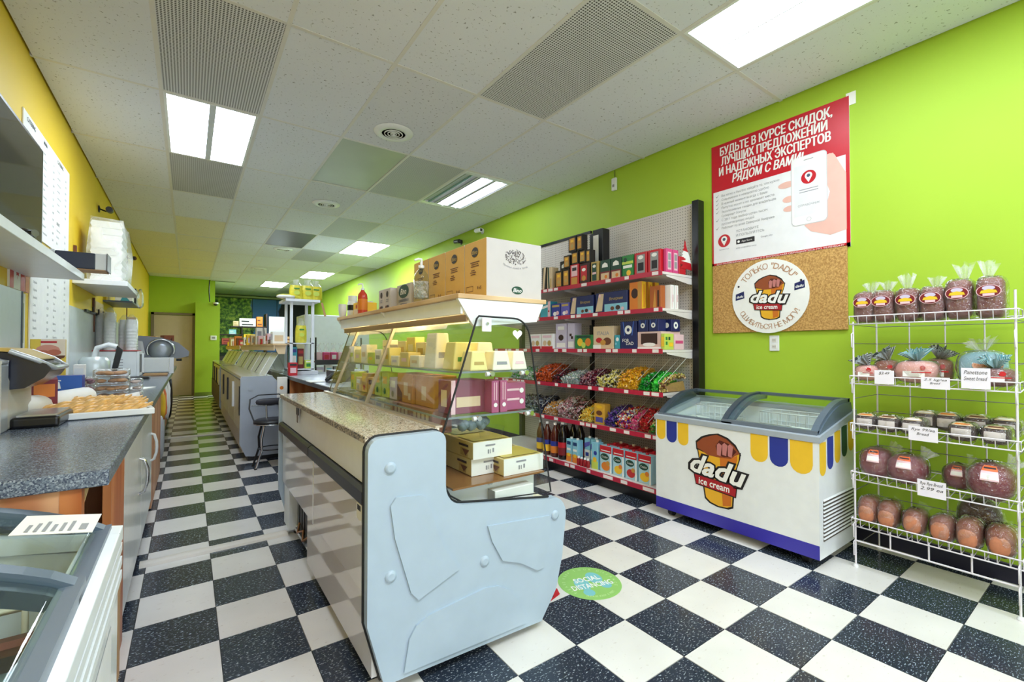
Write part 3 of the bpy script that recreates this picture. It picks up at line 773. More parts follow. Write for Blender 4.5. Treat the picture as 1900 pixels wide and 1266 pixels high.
for i, (x, y) in enumerate(((-.655, .36), (-.555, .30), (-.51, .30), (-.42, .34))):
    w = (.17, .038, .038, .12)[i]
    oncase('candy_carton', ['maroon pink candy carton with beige card facing the staff side', 'slim magenta candy carton beside the maroon one, left of a pair', 'slim magenta candy carton, right of the slim pair', 'wide pink candy carton with white scrolls behind the end glass'][i], 'box', x, y, .966, (w, .12, (.145, .14, .14, .125)[i]),
        M('magenta_carton', (176, 84, 128), .5) if i else M('maroon_carton', (132, 60, 78), .5),
        ((('-y', 'r', .15, .85, .2, .5, BEIGE), ('-y', 'r', .0, .12, 0, 1, PALEPINK), ('-x', 'r', .25, .7, .2, .7, BEIGE)), (('-y', 'r', .3, .4, .4, .95, PALEPINK), ('-y', 'r', .6, .7, .4, .95, PALEPINK), ('-y', 'd', .5, .25, .25, PAPER)), (('-y', 'r', .3, .4, .4, .95, PALEPINK), ('-y', 'r', .6, .7, .4, .95, PALEPINK), ('-y', 'd', .5, .25, .25, PAPER)), (('-y', 'r', .05, .7, .7, .78, PALEPINK), ('-y', 'r', .05, .7, .35, .43, PALEPINK), ('-y', 'd', .8, .7, .1, PAPER), ('-y', 'd', .8, .3, .1, PAPER)))[i], 'pink and maroon candy cartons')
# paper-wrapped cheeses on the top shelf (tapered packs with a printed band)
wp = M('waxed_paper', (244, 238, 220), .5); wy = M('yellow_waxed_paper', (240, 226, 150), .5)
def wedge_pack(lab, x, y, z, w, dd, h, m, band=FAINT):
    b = MB(); t = .7
    vs = [(-w/2, -dd/2, 0), (w/2, -dd/2, 0), (w/2, dd/2, 0), (-w/2, dd/2, 0), (-w/2*t, -dd/2*.8, h), (w/2*t, -dd/2*.8, h), (w/2*t, dd/2*.8, h), (-w/2*t, dd/2*.8, h)]
    b.add(vs, [(0, 3, 2, 1), (4, 5, 6, 7), (0, 1, 5, 4), (1, 2, 6, 5), (2, 3, 7, 6), (3, 0, 4, 7)], m)
    o = tag(b.build('cheese_pack', None, (x, y, z), 0, .006, 2), lab, 'packet', 'wrapped packs on the top glass shelf')
    b = MB(); b.poly([(-w*.28, -dd/2*.94-.001, h*.3), (w*.28, -dd/2*.94-.001, h*.3), (w*.26, -dd/2*.9-.001, h*.46), (-w*.26, -dd/2*.9-.001, h*.46)], band); b.build('print', o)
    return o
packs = [(-.44, .30, .115, wp, 'white wrapped pack nearest the end glass on the top shelf, left'), (-.40, .30, 0, wp, ''), (-.55, .33, .11, wp, 'pale wrapped pack leaning at the staff side of the top shelf')]
wedge_pack('white wrapped pack at the customers\' side of the top shelf', -.425, .285, 1.151, .085, .10, .085, wp, PALEPINK)
wedge_pack('white wrapped pack in the middle of the top shelf near the end glass', -.525, .28, 1.151, .10, .10, .085, wp)
wedge_pack('cream wrapped pack at the staff side of the top shelf near the end glass', -.63, .30, 1.151, .09, .10, .085, wy, GOLD)
wedge_pack('white wrapped pack in the second row of the top shelf', -.52, .42, 1.151, .11, .10, .125, wp)
wedge_pack('yellow wrapped pack in the second row of the top shelf', -.635, .43, 1.151, .11, .11, .125, wy, GREENP)
wedge_pack('tall tapered white pack on the top shelf', -.66, .59, 1.151, .09, .13, .17, wp)
for i in range(9):
    y = .74+i*.135
    carton('biscuit_pack', ['cream biscuit pack on the top shelf, %s from the tall tapered pack' % n for n in ('first', 'second', 'third', 'fourth', 'fifth', 'sixth', 'seventh', 'eighth', 'ninth')][i], 'packet', (-.68, y, 1.151), (.07, .11, (.06, .075, .055, .10, .09, .07, .12, .09, .11)[i]), [wp, MATS['pale_yellow_carton'], wp, wy, wp, LIME, wp, wy, wp][i],
           (('-x', 'r', .2, .8, .35, .6, [BEIGE, PALEPINK, LILAC, YELP, GREY, YELP, BEIGE, PALEPINK, LIME][i]),), 'packs along the top glass shelf')
    if i < 6:
        carton('biscuit_pack', ['pale pack standing behind on the top shelf, %s in the back row' % n for n in ('first', 'second', 'third', 'fourth', 'fifth', 'sixth')][i], 'packet', (-.57, y+.05, 1.151), (.06, .12, (.15, .13, .16, .14, .12, .15)[i]), [LILAC, wp, wy, wp, LILAC, wp][i], (('-x', 'r', .2, .8, .5, .75, [PAPER, GOLD, PAPER, BEIGE, PAPER, GREY][i]),), 'packs along the top glass shelf')
for i in range(7):
    carton('biscuit_pack', ['upright pack on the middle glass shelf, %s past the amber cartons' % n for n in ('first', 'second', 'third', 'fourth', 'fifth', 'sixth', 'seventh')][i], 'packet', (-.68, 1.02+i*.125, .966), (.08, .10, (.12, .14, .14, .10, .12, .09, .12)[i]), [LILAC, LIME, LIME, MUSTARD, MUSTARD, BEIGE, LIME][i],
           (('-x', 'r', .15, .85, .55, .85, [PAPER, YELP, YELP, BROWN, YELP, PAPER, YELP][i]), ('-x', 'd', .5, .25, .18, [GREY, GREENP, GREENP, DKBROWN, RED, GREY, GREENP][i])), 'packs along the middle glass shelf')
for i in range(6):
    carton('biscuit_pack', ['pale bagged biscuits on the low riser, %s past the brown boxes' % n for n in ('first', 'second', 'third', 'fourth', 'fifth', 'sixth')][i], 'packet', (-.70, 1.04+i*.15, .86), (.08, .13, (.095, .1, .09, .08, .09, .08)[i]), [BEIGE, wp, BEIGE, GREY, BEIGE, GREY][i], (('-x', 'r', .2, .8, .3, .7, [wp, LILAC, AMBER, PAPER, GREY, PAPER][i]),), 'packs on the low riser')
# dark cellophane bag with crumpled zigzag at the shelf below, clear tub with tongs
b = MB()
for q in range(14): b.ell((-.66+random.uniform(-.03, .03)+q*.011, .34+random.uniform(-.03, .03), .90+random.uniform(0, .02)), (.022, .03, .02), M('grey_cellophane', (120, 136, 140), .25), 7, 5, 1, .15)
tag(b.build('cellophane_bag'), 'crumpled grey green cellophane bag above the yellow boxes', 'bag')
b = MB(); b.lathe([(.05, 0), (.062, .05), (.065, .055)], m_acryl, (-.50, .36, .831), 14); o = tag(b.build('clear_tub'), 'small clear plastic tub on top of the yellow boxes', 'tub')
# packs seen through the front glass, customers' side low shelf
for i in range(5):
    carton('snack_pack', 'small snack pack on the low shelf along the front glass, %s from the end' % ('nearest', 'second', 'third', 'fourth', 'fifth')[i], 'packet', (-.335, .72+i*.13, .677), (.05, .11, .07), PAPER, (('-y', 'r', .1, .9, .2, .7, GREY), ('-x', 'd', .5, .5, .2, DKBROWN)), 'snack packs along the front glass')

# ---- on top of the case
logo_ink = M('logo_black', (40, 32, 30), .5)
def tall_carton(i, y, lab):
    dx, dy, dz = .305, .192, .256
    o = carton('biscuit_carton', lab, 'carton', (-.442, y, 1.476), (dx, dy, dz), MUSTARD, (('-y', 'r', 0, 1, 0, 1, M('white_carton', (198, 190, 188), .6)),), 'tall mustard cartons on the case', bevel=.003)
    P = face_plane('-x', dx, dy, dz); b = MB()
    pdisc(b, P, .096, .205, .029, logo_ink, .0016, .78); text(b, P, 'Bino', .096, .205, .026, GOLD, 'c', .012, .3, .0022)
    for q, w in enumerate((.08, .06, .07)): rect(b, P, .096-w/2, .096+w/2, .158-q*.009, .162-q*.009, BROWN, .0016)
    for q, w in enumerate((.03, .05, .04)): rect(b, P, .08-w/2, .08+w/2, .122-q*.009, .126-q*.009, BROWN, .0016)
    for (a0, a1, b0, b1) in ((.02, .08, .03, .032), (.02, .08, .052, .054), (.02, .022, .03, .054), (.078, .08, .03, .054)): rect(b, P, a0, a1, b0, b1, BROWN, .0016)
    text(b, P, '8 x5', .135, .042, .02, BROWN, 'c', .01, 0, .0016)
    if i == 0:
        P = face_plane('-y', dx, dy, dz)
        random.seed(3)
        for q in range(170):
            t = random.random()*2*PI; r = math.sqrt(random.random())
            a = .155+.062*r*math.cos(t); bb_ = .185+.034*r*math.sin(t); s = random.uniform(.0012, .0042)
            ppoly(b, P, [(a+s*math.cos(k), bb_+s*math.sin(k)*1.3) for k in (0.3, 2.2, 4.4)], M('sepia_ink', (92, 84, 84), .6), .0018)
        arc_text(b, P, 'Печенье полей и лугов', .155, .31, .175, .0125, FAINT, math.radians(247), math.radians(293), False, 0, .0018)
        pdisc(b, P, .165, .035, .031, DKGREEN, .0018, .58); text(b, P, 'Bino', .165, .035, .026, PAPER, 'c', .012, .3, .0024)
    b.build('print', o)
for i, lab in enumerate(('tall mustard carton with white front and printed tree, nearest the camera', 'tall mustard carton behind the one with the printed tree', 'third tall mustard carton, partly behind the pump bottle', 'farthest tall mustard carton, behind the clear pump bottle')):
    tall_carton(i, .25+.098+.195*i, lab)
def oval_carton(lab, y, dy, dz, x=-.50):
    o = carton('white_carton', lab, 'carton', (x, y, 1.476), (.2, dy, dz), MATS['white_carton'], (('-x', 'd', .5, .72, .36, DKGREEN, .52), ('-x', 'r', .15, .85, .32, .42, FAINT), ('-x', 'r', .25, .75, .16, .26, FAINT)), None)
    P = face_plane('-x', .2, dy, dz); b = MB(); text(b, P, 'Bino', dy/2, dz*.72, .05, PAPER, 'c', .012, .3, .003)
    text(b, P, 'НАЙЛЕН', dy/2, dz*.37, .024, INK, 'c', 0, 0, .003); text(b, P, 'ХЕРКА', dy/2, dz*.21, .024, INK, 'c', 0, 0, .003); b.build('lettering', o)
oval_carton('white carton with green oval emblem behind the clear pump bottle', 1.165, .22, .155)
for i in range(2):
    carton('tea_box', ['small white box with black emblem and floral foot, left of the green oval carton', 'small white box with black emblem and floral foot, second from the green oval carton'][i], 'box', (-.60, 1.33+i*.105, 1.476), (.08, .10, .145), M('white_carton', (198, 190, 188), .6), (('-x', 'd', .5, .75, .2, logo_ink), ('-x', 'r', .3, .7, .5, .54, FAINT), ('-x', 'r', .3, .7, .42, .46, FAINT), ('-x', 'd', .35, .18, .14, BROWN), ('-x', 'd', .65, .2, .12, logo_ink)), 'small white boxes on the case')
def pump(lab, x, y, z, r, h, body, label, cap=WHITE, liquid=None):
    t = thing('pump_bottle', lab, 'bottle', (x, y, z))
    b = MB(); b.lathe([(r*.95, 0), (r, .01), (r, h*.55), (r*.9, h*.66), (r*.35, h*.78), (r*.33, h*.82)], body, n=16); b.build('bottle', t)
    b = MB(); b.lathe([(r*1.01, h*.14), (r*1.01, h*.5)], label, n=16); b.build('label', t)
    b = MB(); b.lathe([(r*.4, h*.8), (r*.4, h*.86), (r*.16, h*.87), (r*.16, h*.95)], cap, n=10); b.tube([(0, 0, h*.95), (0, 0, h), (-r*.5, 0, h), (-r*1.0, 0, h*.965)], r*.17, cap, 6); b.build('pump', t)
    return t
pump('clear hand sanitizer pump bottle with green trimmed label on the case', -.66, .78, 1.476, .038, .235, m_bottle, glass_mat('clear_label', (.8, .86, .88), .5, .2, .25))
pump('red orange soap bottle with white pump on the case', -.69, 1.66, 1.476, .032, .205, M('red_soap', (206, 70, 50), .2), ORANGE)
carton('yellow_box', 'pale yellow box on the far end of the case top', 'box', (-.62, 1.83, 1.476), (.12, .15, .095), YELP, (('-x', 'r', .1, .9, .1, .5, BEIGE), ('-x', 'd', .5, .7, .1, RED)))
carton('yellow_box', 'white and lilac box at the far end of the case top', 'box', (-.58, 1.99, 1.476), (.10, .13, .12), LILAC, (('-x', 'r', .1, .9, .2, .8, PAPER),))
b = MB()
for q in range(7): b.lathe([(.022, 0), (.03, .05)], WHITE, (-.72, 2.035, 1.476+q*.0075), 12)
tag(b.build('cup_stack'), 'short stack of small white cups at the far corner of the case top', 'cups')
t = thing('vitamin_bottle', 'white capped bottle with dark band at the far end of the case top', 'bottle', (-.64, 2.06, 1.476))
b = MB(); b.lathe([(.036, 0), (.038, .01), (.038, .11), (.03, .13)], WHITE, n=14); b.build('bottle', t)
b = MB(); b.lathe([(.0385, .055), (.0385, .095)], BLACK, n=14); b.build('label', t)
b = MB(); b.lathe([(.033, .13), (.033, .165)], WHITE, n=14); b.build('cap', t)
# ================================================================== GONDOLA SHELVING on the right wall
GA, GB, GC = .83, 2.05, 3.27
gon = thing('gondola_shelving', 'tall pegboard wall shelving with crimson label strips', 'shelving', (1.65, 2.05, 0))
for y0, y1 in ((GA, GB), (GB, GC)):
    b = MB(); b.box(1.895, 1.91, y0+.02, y1-.02, .1, 2.50, m_peg); W(b, 'pegboard', gon)
for y, x0, x1, z in ((GA-.03, 1.84, 1.93, 2.505), (GB, 1.885, 1.93, 2.48), (GC+.02, 1.85, 1.93, 2.505)):
    b = MB(); b.box(x0, x1, y-.03, y+.03, 0, z, BLACKM); W(b, 'upright', gon, bevel=.004)
b = MB(); b.box(1.87, 1.89, GB-.02, GB+.02, .15, 1.85, BLACKM)
for q in range(40): b.box(1.8692, 1.87, GB-.004, GB+.004, .18+q*.042, .20+q*.042, DKGREY)
W(b, 'slotted_strip', gon)
b = MB(); b.box(1.885, 1.912, GB+.02, GC-.02, 2.49, 2.52, BLACKM); W(b, 'top_rail', gon)
b = MB(); b.box(1.40, 1.92, GA, GC, .001, .095, BLACKM); W(b, 'kick_base', gon, bevel=.003)
CARD = M('shelf_ticket', (242, 232, 232), .5)
shelfz = [(1.865, 1.44), (1.57, 1.44), (1.235, 1.44), (.885, 1.44), (.535, 1.44), (.125, 1.375)]
for si, (z, xf) in enumerate(shelfz):
    for pi, (y0, y1) in enumerate(((GA+.005, GB-.003), (GB+.003, GC))):
        b = MB(); b.box(xf, 1.89, y0, y1, z-.02, z, M('shelf_steel', (228, 220, 216), .4))
        sh = W(b, 'shelf', gon)
        b = MB(); b.box(xf-.012, xf, y0, y1, z-.03, z+.008, CRIM); st = W(b, 'label_strip', sh)
        random.seed(si*10+pi); y = y0+.03
        while y < y1-.08:
            w = random.choice((.045, .06, .07, .11 if si == 5 else .06))
            b = MB(); b.box(xf-.0135, xf-.0121, y, y+w, z-.024, z+.004, CARD); W(b, 'price_ticket', sh); y += w+random.choice((.02, .09, .16, .24))
        if si < 5:
            for y in (y0+.004, y1-.004):
                b = MB(); b.prism([(xf+.05, z-.022), (1.885, z-.022), (1.885, z-.075), (1.80, z-.075), (xf+.06, z-.035)], 'y', y-.002, y+.002, MATS['shelf_steel']); W(b, 'bracket', sh)
GX = 1.47
def shelf_item(name, lab, cat, y0, y1, z, h, base, prints=(), group=None, depth=.10, x=GX):
    return carton(name, lab, cat, (x+depth/2, (y0+y1)/2, z+.0008), (depth, (y1-y0)-.006, h), base, prints, group)
# --- top shelf
Z = 1.865
FR = '-x'
tin_b = M('black_tea_tin', (30, 26, 26), .3)
def amber_tin(lab, y0, y1, z, h, body=tin_b, win=AMBER):
    return shelf_item('tea_tin', lab, 'tin', y0, y1, z, h, body, ((FR, 'r', .14, .86, .12, .88, win), (FR, 'r', .3, .7, .62, .78, YELP), (FR, 'd', .5, .36, .2, GOLD)), 'amber and black tea tins', .075)
shelf_item('tea_bag', 'dark and cream tall tea pouch at the far end of the top shelf', 'packet', 2.31, 2.39, Z, .25, BLACK, ((FR, 'p', [(.1, 0), (.5, 0), (.9, 1), (.4, 1)], BEIGE),), 'tall pouches')
shelf_item('tea_bag', 'cream tall tea pouch with dark curve beside the dark one', 'packet', 2.225, 2.305, Z, .24, BEIGE, ((FR, 'p', [(.3, 0), (.6, 0), (.4, 1), (.1, 1)], DKGREEN), (FR, 'r', .7, .95, .1, .5, GOLD)), 'tall pouches')
shelf_item('tea_box', 'black tea box with white crown shape behind the amber tins', 'box', 2.06, 2.2, Z, .30, BLACK, ((FR, 'r', .0, 1, .35, .62, PAPER), (FR, 'p', [(.2, .75), (.8, .75), (.8, .85), (.5, .92), (.2, .85)], PAPER)), None, .1, 1.56)
amber_tin('amber fronted black tea tin, left end of the bottom tier', 2.062, 2.172, Z, .185)
amber_tin('amber fronted black tea tin, second of the bottom tier', 1.955, 2.058, Z, .19)
shelf_item('tea_tin', 'red tea tin with pale panel in the bottom tier', 'tin', 1.818, 1.946, Z, .215, RED, ((FR, 'r', .15, .85, .45, .95, PALEPINK), (FR, 'r', .25, .75, .7, .85, INK), (FR, 'r', .15, .85, .08, .4, AMBER)), None, .075)
shelf_item('tea_tin', 'dark tea tin with red panel in the bottom tier', 'tin', 1.672, 1.81, Z, .205, DKBROWN, ((FR, 'r', .12, .75, .2, .9, RED), (FR, 'd', .43, .7, .2, PAPER, .6), (FR, 'd', .43, .3, .2, AMBER)), None, .075)
amber_tin('amber fronted black tea tin, left of the middle tier', 1.946, 2.044, Z+.193, .13)
amber_tin('amber fronted black tea tin, second of the middle tier', 1.828, 1.928, Z+.2155, .125)
amber_tin('amber fronted black tea tin, third of the middle tier', 1.727, 1.815, Z+.2155, .122)
amber_tin('narrow amber fronted black tea tin at the right of the middle tier', 1.665, 1.722, Z+.2062, .125)
amber_tin('amber fronted black tea tin on the very top of the pyramid, left one', 1.857, 1.971, Z+.345, .155)
amber_tin('amber fronted black tea tin on the very top of the pyramid, right one', 1.77, 1.85, Z+.343, .155)
shelf_item('tall_box', 'tall black and white box behind the tin pyramid', 'box', 1.66, 1.80, Z, .56, BLACK, ((FR, 'r', .06, .6, .1, .9, PAPER),), None, .1, 1.64)
shelf_item('tea_box', 'black and gold tea box right of the tins', 'box', 1.556, 1.656, Z, .20, GOLD, ((FR, 'r', .15, .75, .1, .92, DKGREEN), (FR, 'd', .45, .78, .22, PAPER, .7), (FR, 'r', .2, .7, .4, .5, PALEPINK)), None, .09)
for i, (a, c) in enumerate(((1.412, 1.541), (1.281, 1.409))):
    shelf_item('tea_box', ['black tea box with red band and fruit print, left of two', 'black tea box with red band and fruit print, right of two'][i], 'box', a, c, Z, .195, DKGREEN, ((FR, 'r', 0, 1, .0, .45, DKRED), (FR, 'r', .1, .9, .05, .38, BEIGE), (FR, 'p', [(.2, .65), (.8, .65), (.75, .8), (.5, .88), (.25, .8)], PAPER), (FR, 'd', .6, .2, .14, ORANGE)), 'black tea boxes with red bands', .12)
shelf_item('tea_box', 'green tea box with pale bands', 'box', 1.148, 1.277, Z, .195, GREENP, ((FR, 'r', .1, .9, .42, .55, PAPER), (FR, 'r', 0, 1, .6, .72, LIME), (FR, 'd', .6, .2, .2, YELP), (FR, 'd', .3, .8, .16, DKGREEN)), None, .12)
for i, (a, c) in enumerate(((1.006, 1.142), (.873, 1.0))):
    shelf_item('tea_box', ['red tea box with dark town drawing, left of two', 'red tea box with dark town drawing, right of two'][i], 'box', a, c, Z, .195, RED, ((FR, 'r', .2, .85, .1, .9, GREY), (FR, 'r', .3, .75, .2, .55, INK), (FR, 'd', .52, .78, .22, PAPER, .6)), 'red town tea boxes', .10)
for i, (xx, yy) in enumerate(((1.50, .905), (1.585, .905))):
    carton('pink_box', ['pink box with grey windows on the top shelf, nearer the shelf edge', 'pink box with grey windows on the top shelf, nearer the wall'][i], 'box', (xx+.04, .855, Z+.0008), (.078, .03, .195), PINK, (('-y', 'r', .2, .8, .12, .86, PALEPINK), ('-y', 'r', .28, .72, .2, .48, GREY), ('-y', 'r', .28, .72, .53, .8, GREY)), 'pink boxes with window panels')
carton('red_box', 'small dark red box behind the paper flag', 'box', (1.72, .87, Z+.0008), (.09, .06, .15), RED, (('-y', 'r', .2, .8, .4, .6, DKRED),))
# little Austrian-like paper flag (red white red) leaning at the shelf end
t = thing('paper_flag', 'small red and white flag leaning at the end of the top shelf', 'flag', (1.78, .845, Z))
b = MB(); b.tube([(0, 0, 0), (-.03, -.005, .30)], .003, DKBROWN, 5); b.build('stick', t)
b = MB(); n = 8
for q in range(n):
    z0 = .295-.03*q; z1 = .295-.03*(q+1); w0 = .012+.0155*q; w1 = .012+.0155*(q+1)
    m = RED if (q < 3 or q > 5) else PAPER
    b.poly([(-.03-w0*.2, -.006-.004*math.sin(q), z0), (-.03+w0*.8, -.008+.004*math.sin(q), z0-.01), (-.03+w1*.8, -.008+.004*math.sin(q+1), z1-.01), (-.03-w1*.5, -.006-.004*math.sin(q+1), z1)], m)
b.build('cloth', t)
# --- second shelf
Z = 1.57
shelf_item('sweet_box', 'yellow and red sweet box at the far end of the second shelf', 'box', 2.54, 2.65, Z, .13, YELP, ((FR, 'r', 0, 1, .7, 1, RED), (FR, 'd', .5, .3, .16, BROWN)), None)
shelf_item('sweet_box', 'narrow patterned sweet box next to the yellow red one', 'box', 2.435, 2.53, Z, .175, BEIGE, ((FR, 'r', .1, .5, .1, .9, TEAL), (FR, 'r', .6, .9, .3, .8, RED)), None)
shelf_item('sweet_box', 'teal sweet box with white slanted lettering band', 'box', 2.245, 2.42, Z, .175, TEAL, ((FR, 'p', [(.1, .55), (.75, .65), (.75, .8), (.1, .7)], PAPER), (FR, 'r', .75, 1, 0, 1, PALEPINK), (FR, 'd', .85, .4, .07, RED)), None)
for i, (a, c) in enumerate(((2.09, 2.235), (1.955, 2.085))):
    shelf_item('sweet_box', ['violet sweet box with white candy print, left of two', 'violet sweet box with white candy print, right of two'][i], 'box', a, c, Z, .14, BLUEP if i == 0 else M('violet_print', (96, 92, 180), .45), ((FR, 'd', .4, .25, .2, PAPER, .8), (FR, 'd', .7, .3, .16, PALEPINK), (FR, 'r', .1, .9, .75, .9, GOLD)), 'violet sweet boxes')
def choc(lab, y0, y1, h):
    return shelf_item('chocolate_box', lab, 'box', y0, y1, Z, h, NAVY, ((FR, 'p', [(.0, .1), (.22, .1), (.28, .95), (.12, .95)], BEIGE), (FR, 'r', .3, 1, .0, .42, SKY), (FR, 't', 'Вечерние', .66, .66, .2, GOLD, .42, .2), (FR, 'd', .55, .2, .06, BROWN, .8), (FR, 'd', .72, .22, .07, DKBROWN, .8), (FR, 'd', .86, .16, .05, PALEPINK, .8), (FR, 'd', .15, .85, .04, PALEPINK)), 'dark blue chocolate boxes')
choc('dark blue chocolate box with gilt script, smaller left one', 1.622, 1.945, .185); choc('dark blue chocolate box with gilt script, larger right one', 1.214, 1.60, .19)
for i in range(3):
    carton('chocolate_bar_box', ['orange box with dark round emblem facing the aisle', 'orange yellow slim box standing behind the emblem box', 'second slim orange yellow box standing toward the shelf end'][i], 'box', (1.47+.03+.075*i, 1.13-.02*i, Z+.0008), (.06, .13-.02*i, .245), ORANGE, (('-x', 'd', .45, .6, .28, DKBROWN, 1.2), ('-x', 'r', .7, 1, 0, 1, AMBER), ('-y', 'r', .05, .95, 0, 1, YELP), ('-y', 'r', .4, .6, .1, .9, ORANGE)), 'orange boxes on the second shelf')
carton('chocolate_bar_box', 'amber brown box with dark streaks on the second shelf', 'box', (1.53, .95, Z+.0008), (.06, .11, .195), M('rust_print', (176, 92, 36), .5), (('-x', 'p', [(.3, 0), (.6, 0), (.5, .9), (.4, .6)], AMBER), ('-x', 'r', .7, .85, .1, .8, DKBROWN)), 'orange boxes on the second shelf')
for i in range(2):
    carton('white_spine_box', ['white slim box with red line at the end of the second shelf, nearer the front', 'white slim box with red line at the end of the second shelf, nearer the wall'][i], 'box', (1.60+.06*i, .90, Z+.0008), (.045, .09, .20), PAPER, (('-y', 'r', .3, .45, .05, .95, PALEPINK), ('-y', 'r', .6, .7, .3, .6, RED)), 'white slim boxes')
# --- third shelf
Z = 1.235
for i, (a, c) in enumerate(((2.41, 2.60), (2.21, 2.40))):
    shelf_item('wafer_box', ['white wafer box with round pastry print, left of two', 'white wafer box with round pastry print, right of two'][i], 'box', a, c, Z, .165, PAPER, ((FR, 'd', .3, .4, .16, BEIGE), (FR, 'd', .7, .4, .16, GOLD), (FR, 'r', 0, 1, 0, .2, RED), (FR, 'r', .1, .9, .75, .9, PALEPINK)), 'white wafer boxes')
shelf_item('gift_box', 'lilac sweet box with dark heart motif, tall left one', 'box', 2.03, 2.2, Z, .27, LILAC, ((FR, 'd', .5, .45, .24, DKBROWN, .8), (FR, 'r', .2, .8, .75, .88, PAPER), (FR, 'r', .1, .9, .08, .25, PAPER)), 'lilac boxes', .1, 1.5)
shelf_item('gift_box', 'lilac sweet box with dark bow motif, narrow right one', 'box', 1.91, 2.02, Z, .265, LILAC, ((FR, 'r', .3, .6, .5, .6, DKBROWN), (FR, 'r', .5, .8, .4, .5, DKBROWN), (FR, 'r', .1, .9, .08, .3, PAPER)), 'lilac boxes', .1, 1.5)
shelf_item('sweet_box', 'green fruit printed sweet box on the third shelf', 'box', 1.632, 1.88, Z, .14, GREENP, ((FR, 'd', .3, .5, .16, YELP), (FR, 'd', .75, .5, .16, ORANGE), (FR, 'd', .5, .3, .12, LIME), (FR, 'r', .1, .9, .8, .95, DKGREEN)), None)
shelf_item('cookie_box', 'beige domed cookie box with chocolate swirl print', 'box', 1.375, 1.63, Z, .215, BEIGE, ((FR, 't', 'ITALIA', .5, .7, .22, FAINT, .6), (FR, 'd', .3, .4, .16, RED, .6), (FR, 'd', .7, .35, .2, BROWN, .7), (FR, 'd', .5, .3, .14, AMBER, .7), (FR, 'r', 0, .4, 0, .2, PAPER)), None)
shelf_item('sweet_bag', 'teal and white candy bag leaning on the dark blue box', 'packet', 1.305, 1.368, Z, .13, TEAL, ((FR, 'd', .6, .7, .3, PAPER), (FR, 'd', .3, .4, .2, SKY)), None, .06)
def blue_o(lab, y0, y1, z, h, lettering=False):
    pr = [(FR, 'p', [(.15, 1), (.25, .5), (.3, .5), (.2, 1)], M('mid_blue', (70, 110, 200), .4)), (FR, 'p', [(.85, 1), (.75, .5), (.7, .5), (.8, 1)], MATS['mid_blue']), (FR, 'd', .5, .70 if lettering else .5, .22, PAPER), (FR, 'd', .5, .70 if lettering else .5, .09, NAVY)]
    if lettering: pr += [(FR, 't', 'FOR', .35, .33, .16, PAPER, .4), (FR, 't', 'DAD', .6, .22, .16, PAPER, .45)]
    return shelf_item('cookie_carton', lab, 'box', y0, y1, z, h, NAVY, pr, 'navy boxes with white ring')
blue_o('large navy cookie box with white ring and white lettering', 1.115, 1.30, Z, .245, True)
carton('display_tray', 'open pinkish display tray carton under the navy boxes', 'box', (1.60, .99, Z+.0008), (.26, .235, .15), M('pale_rose_carton', (222, 188, 180), .6), (('-x', 'r', .15, .85, .3, .9, DKBROWN), ('-x', 'd', .5, .28, .28, PAPER, .25), ('-x', 'r', 0, 1, 0, .15, PAPER)))
for i, (a, c) in enumerate(((1.0, 1.105), (.895, .998))):
    blue_o(['small navy cookie box with white ring on the open tray, left of two', 'small navy cookie box with white ring on the open tray, right of two'][i], a, c, Z+.152, .10)
carton('cookie_carton', 'small navy cookie box with white ring at the tray\'s wall side', 'box', (1.65, .905, Z+.1528), (.12, .09, .10), NAVY, (('-x', 'd', .5, .5, .25, PAPER), ('-y', 'd', .5, .5, .25, PAPER), ('-y', 'd', .5, .5, .1, NAVY)), 'navy boxes with white ring')
carton('grid_box', 'yellow green box with grid print at the end of the third shelf', 'box', (1.525, .852, Z+.0008), (.12, .035, .13), LIME, (('-y', 'r', .1, .3, .6, .8, GREENP), ('-y', 'r', .4, .6, .6, .8, DKGREEN), ('-y', 'r', .1, .3, .3, .5, GREENP), ('-y', 'r', .45, .9, .2, .45, YELP), ('-x', 'r', .1, .9, .2, .8, YELP)))
carton('rose_box', 'pale rose box with pink band at the end of the third shelf', 'box', (1.66, .852, Z+.0008), (.13, .035, .125), PALEPINK, (('-y', 'r', .1, .9, .4, .6, PINK),))
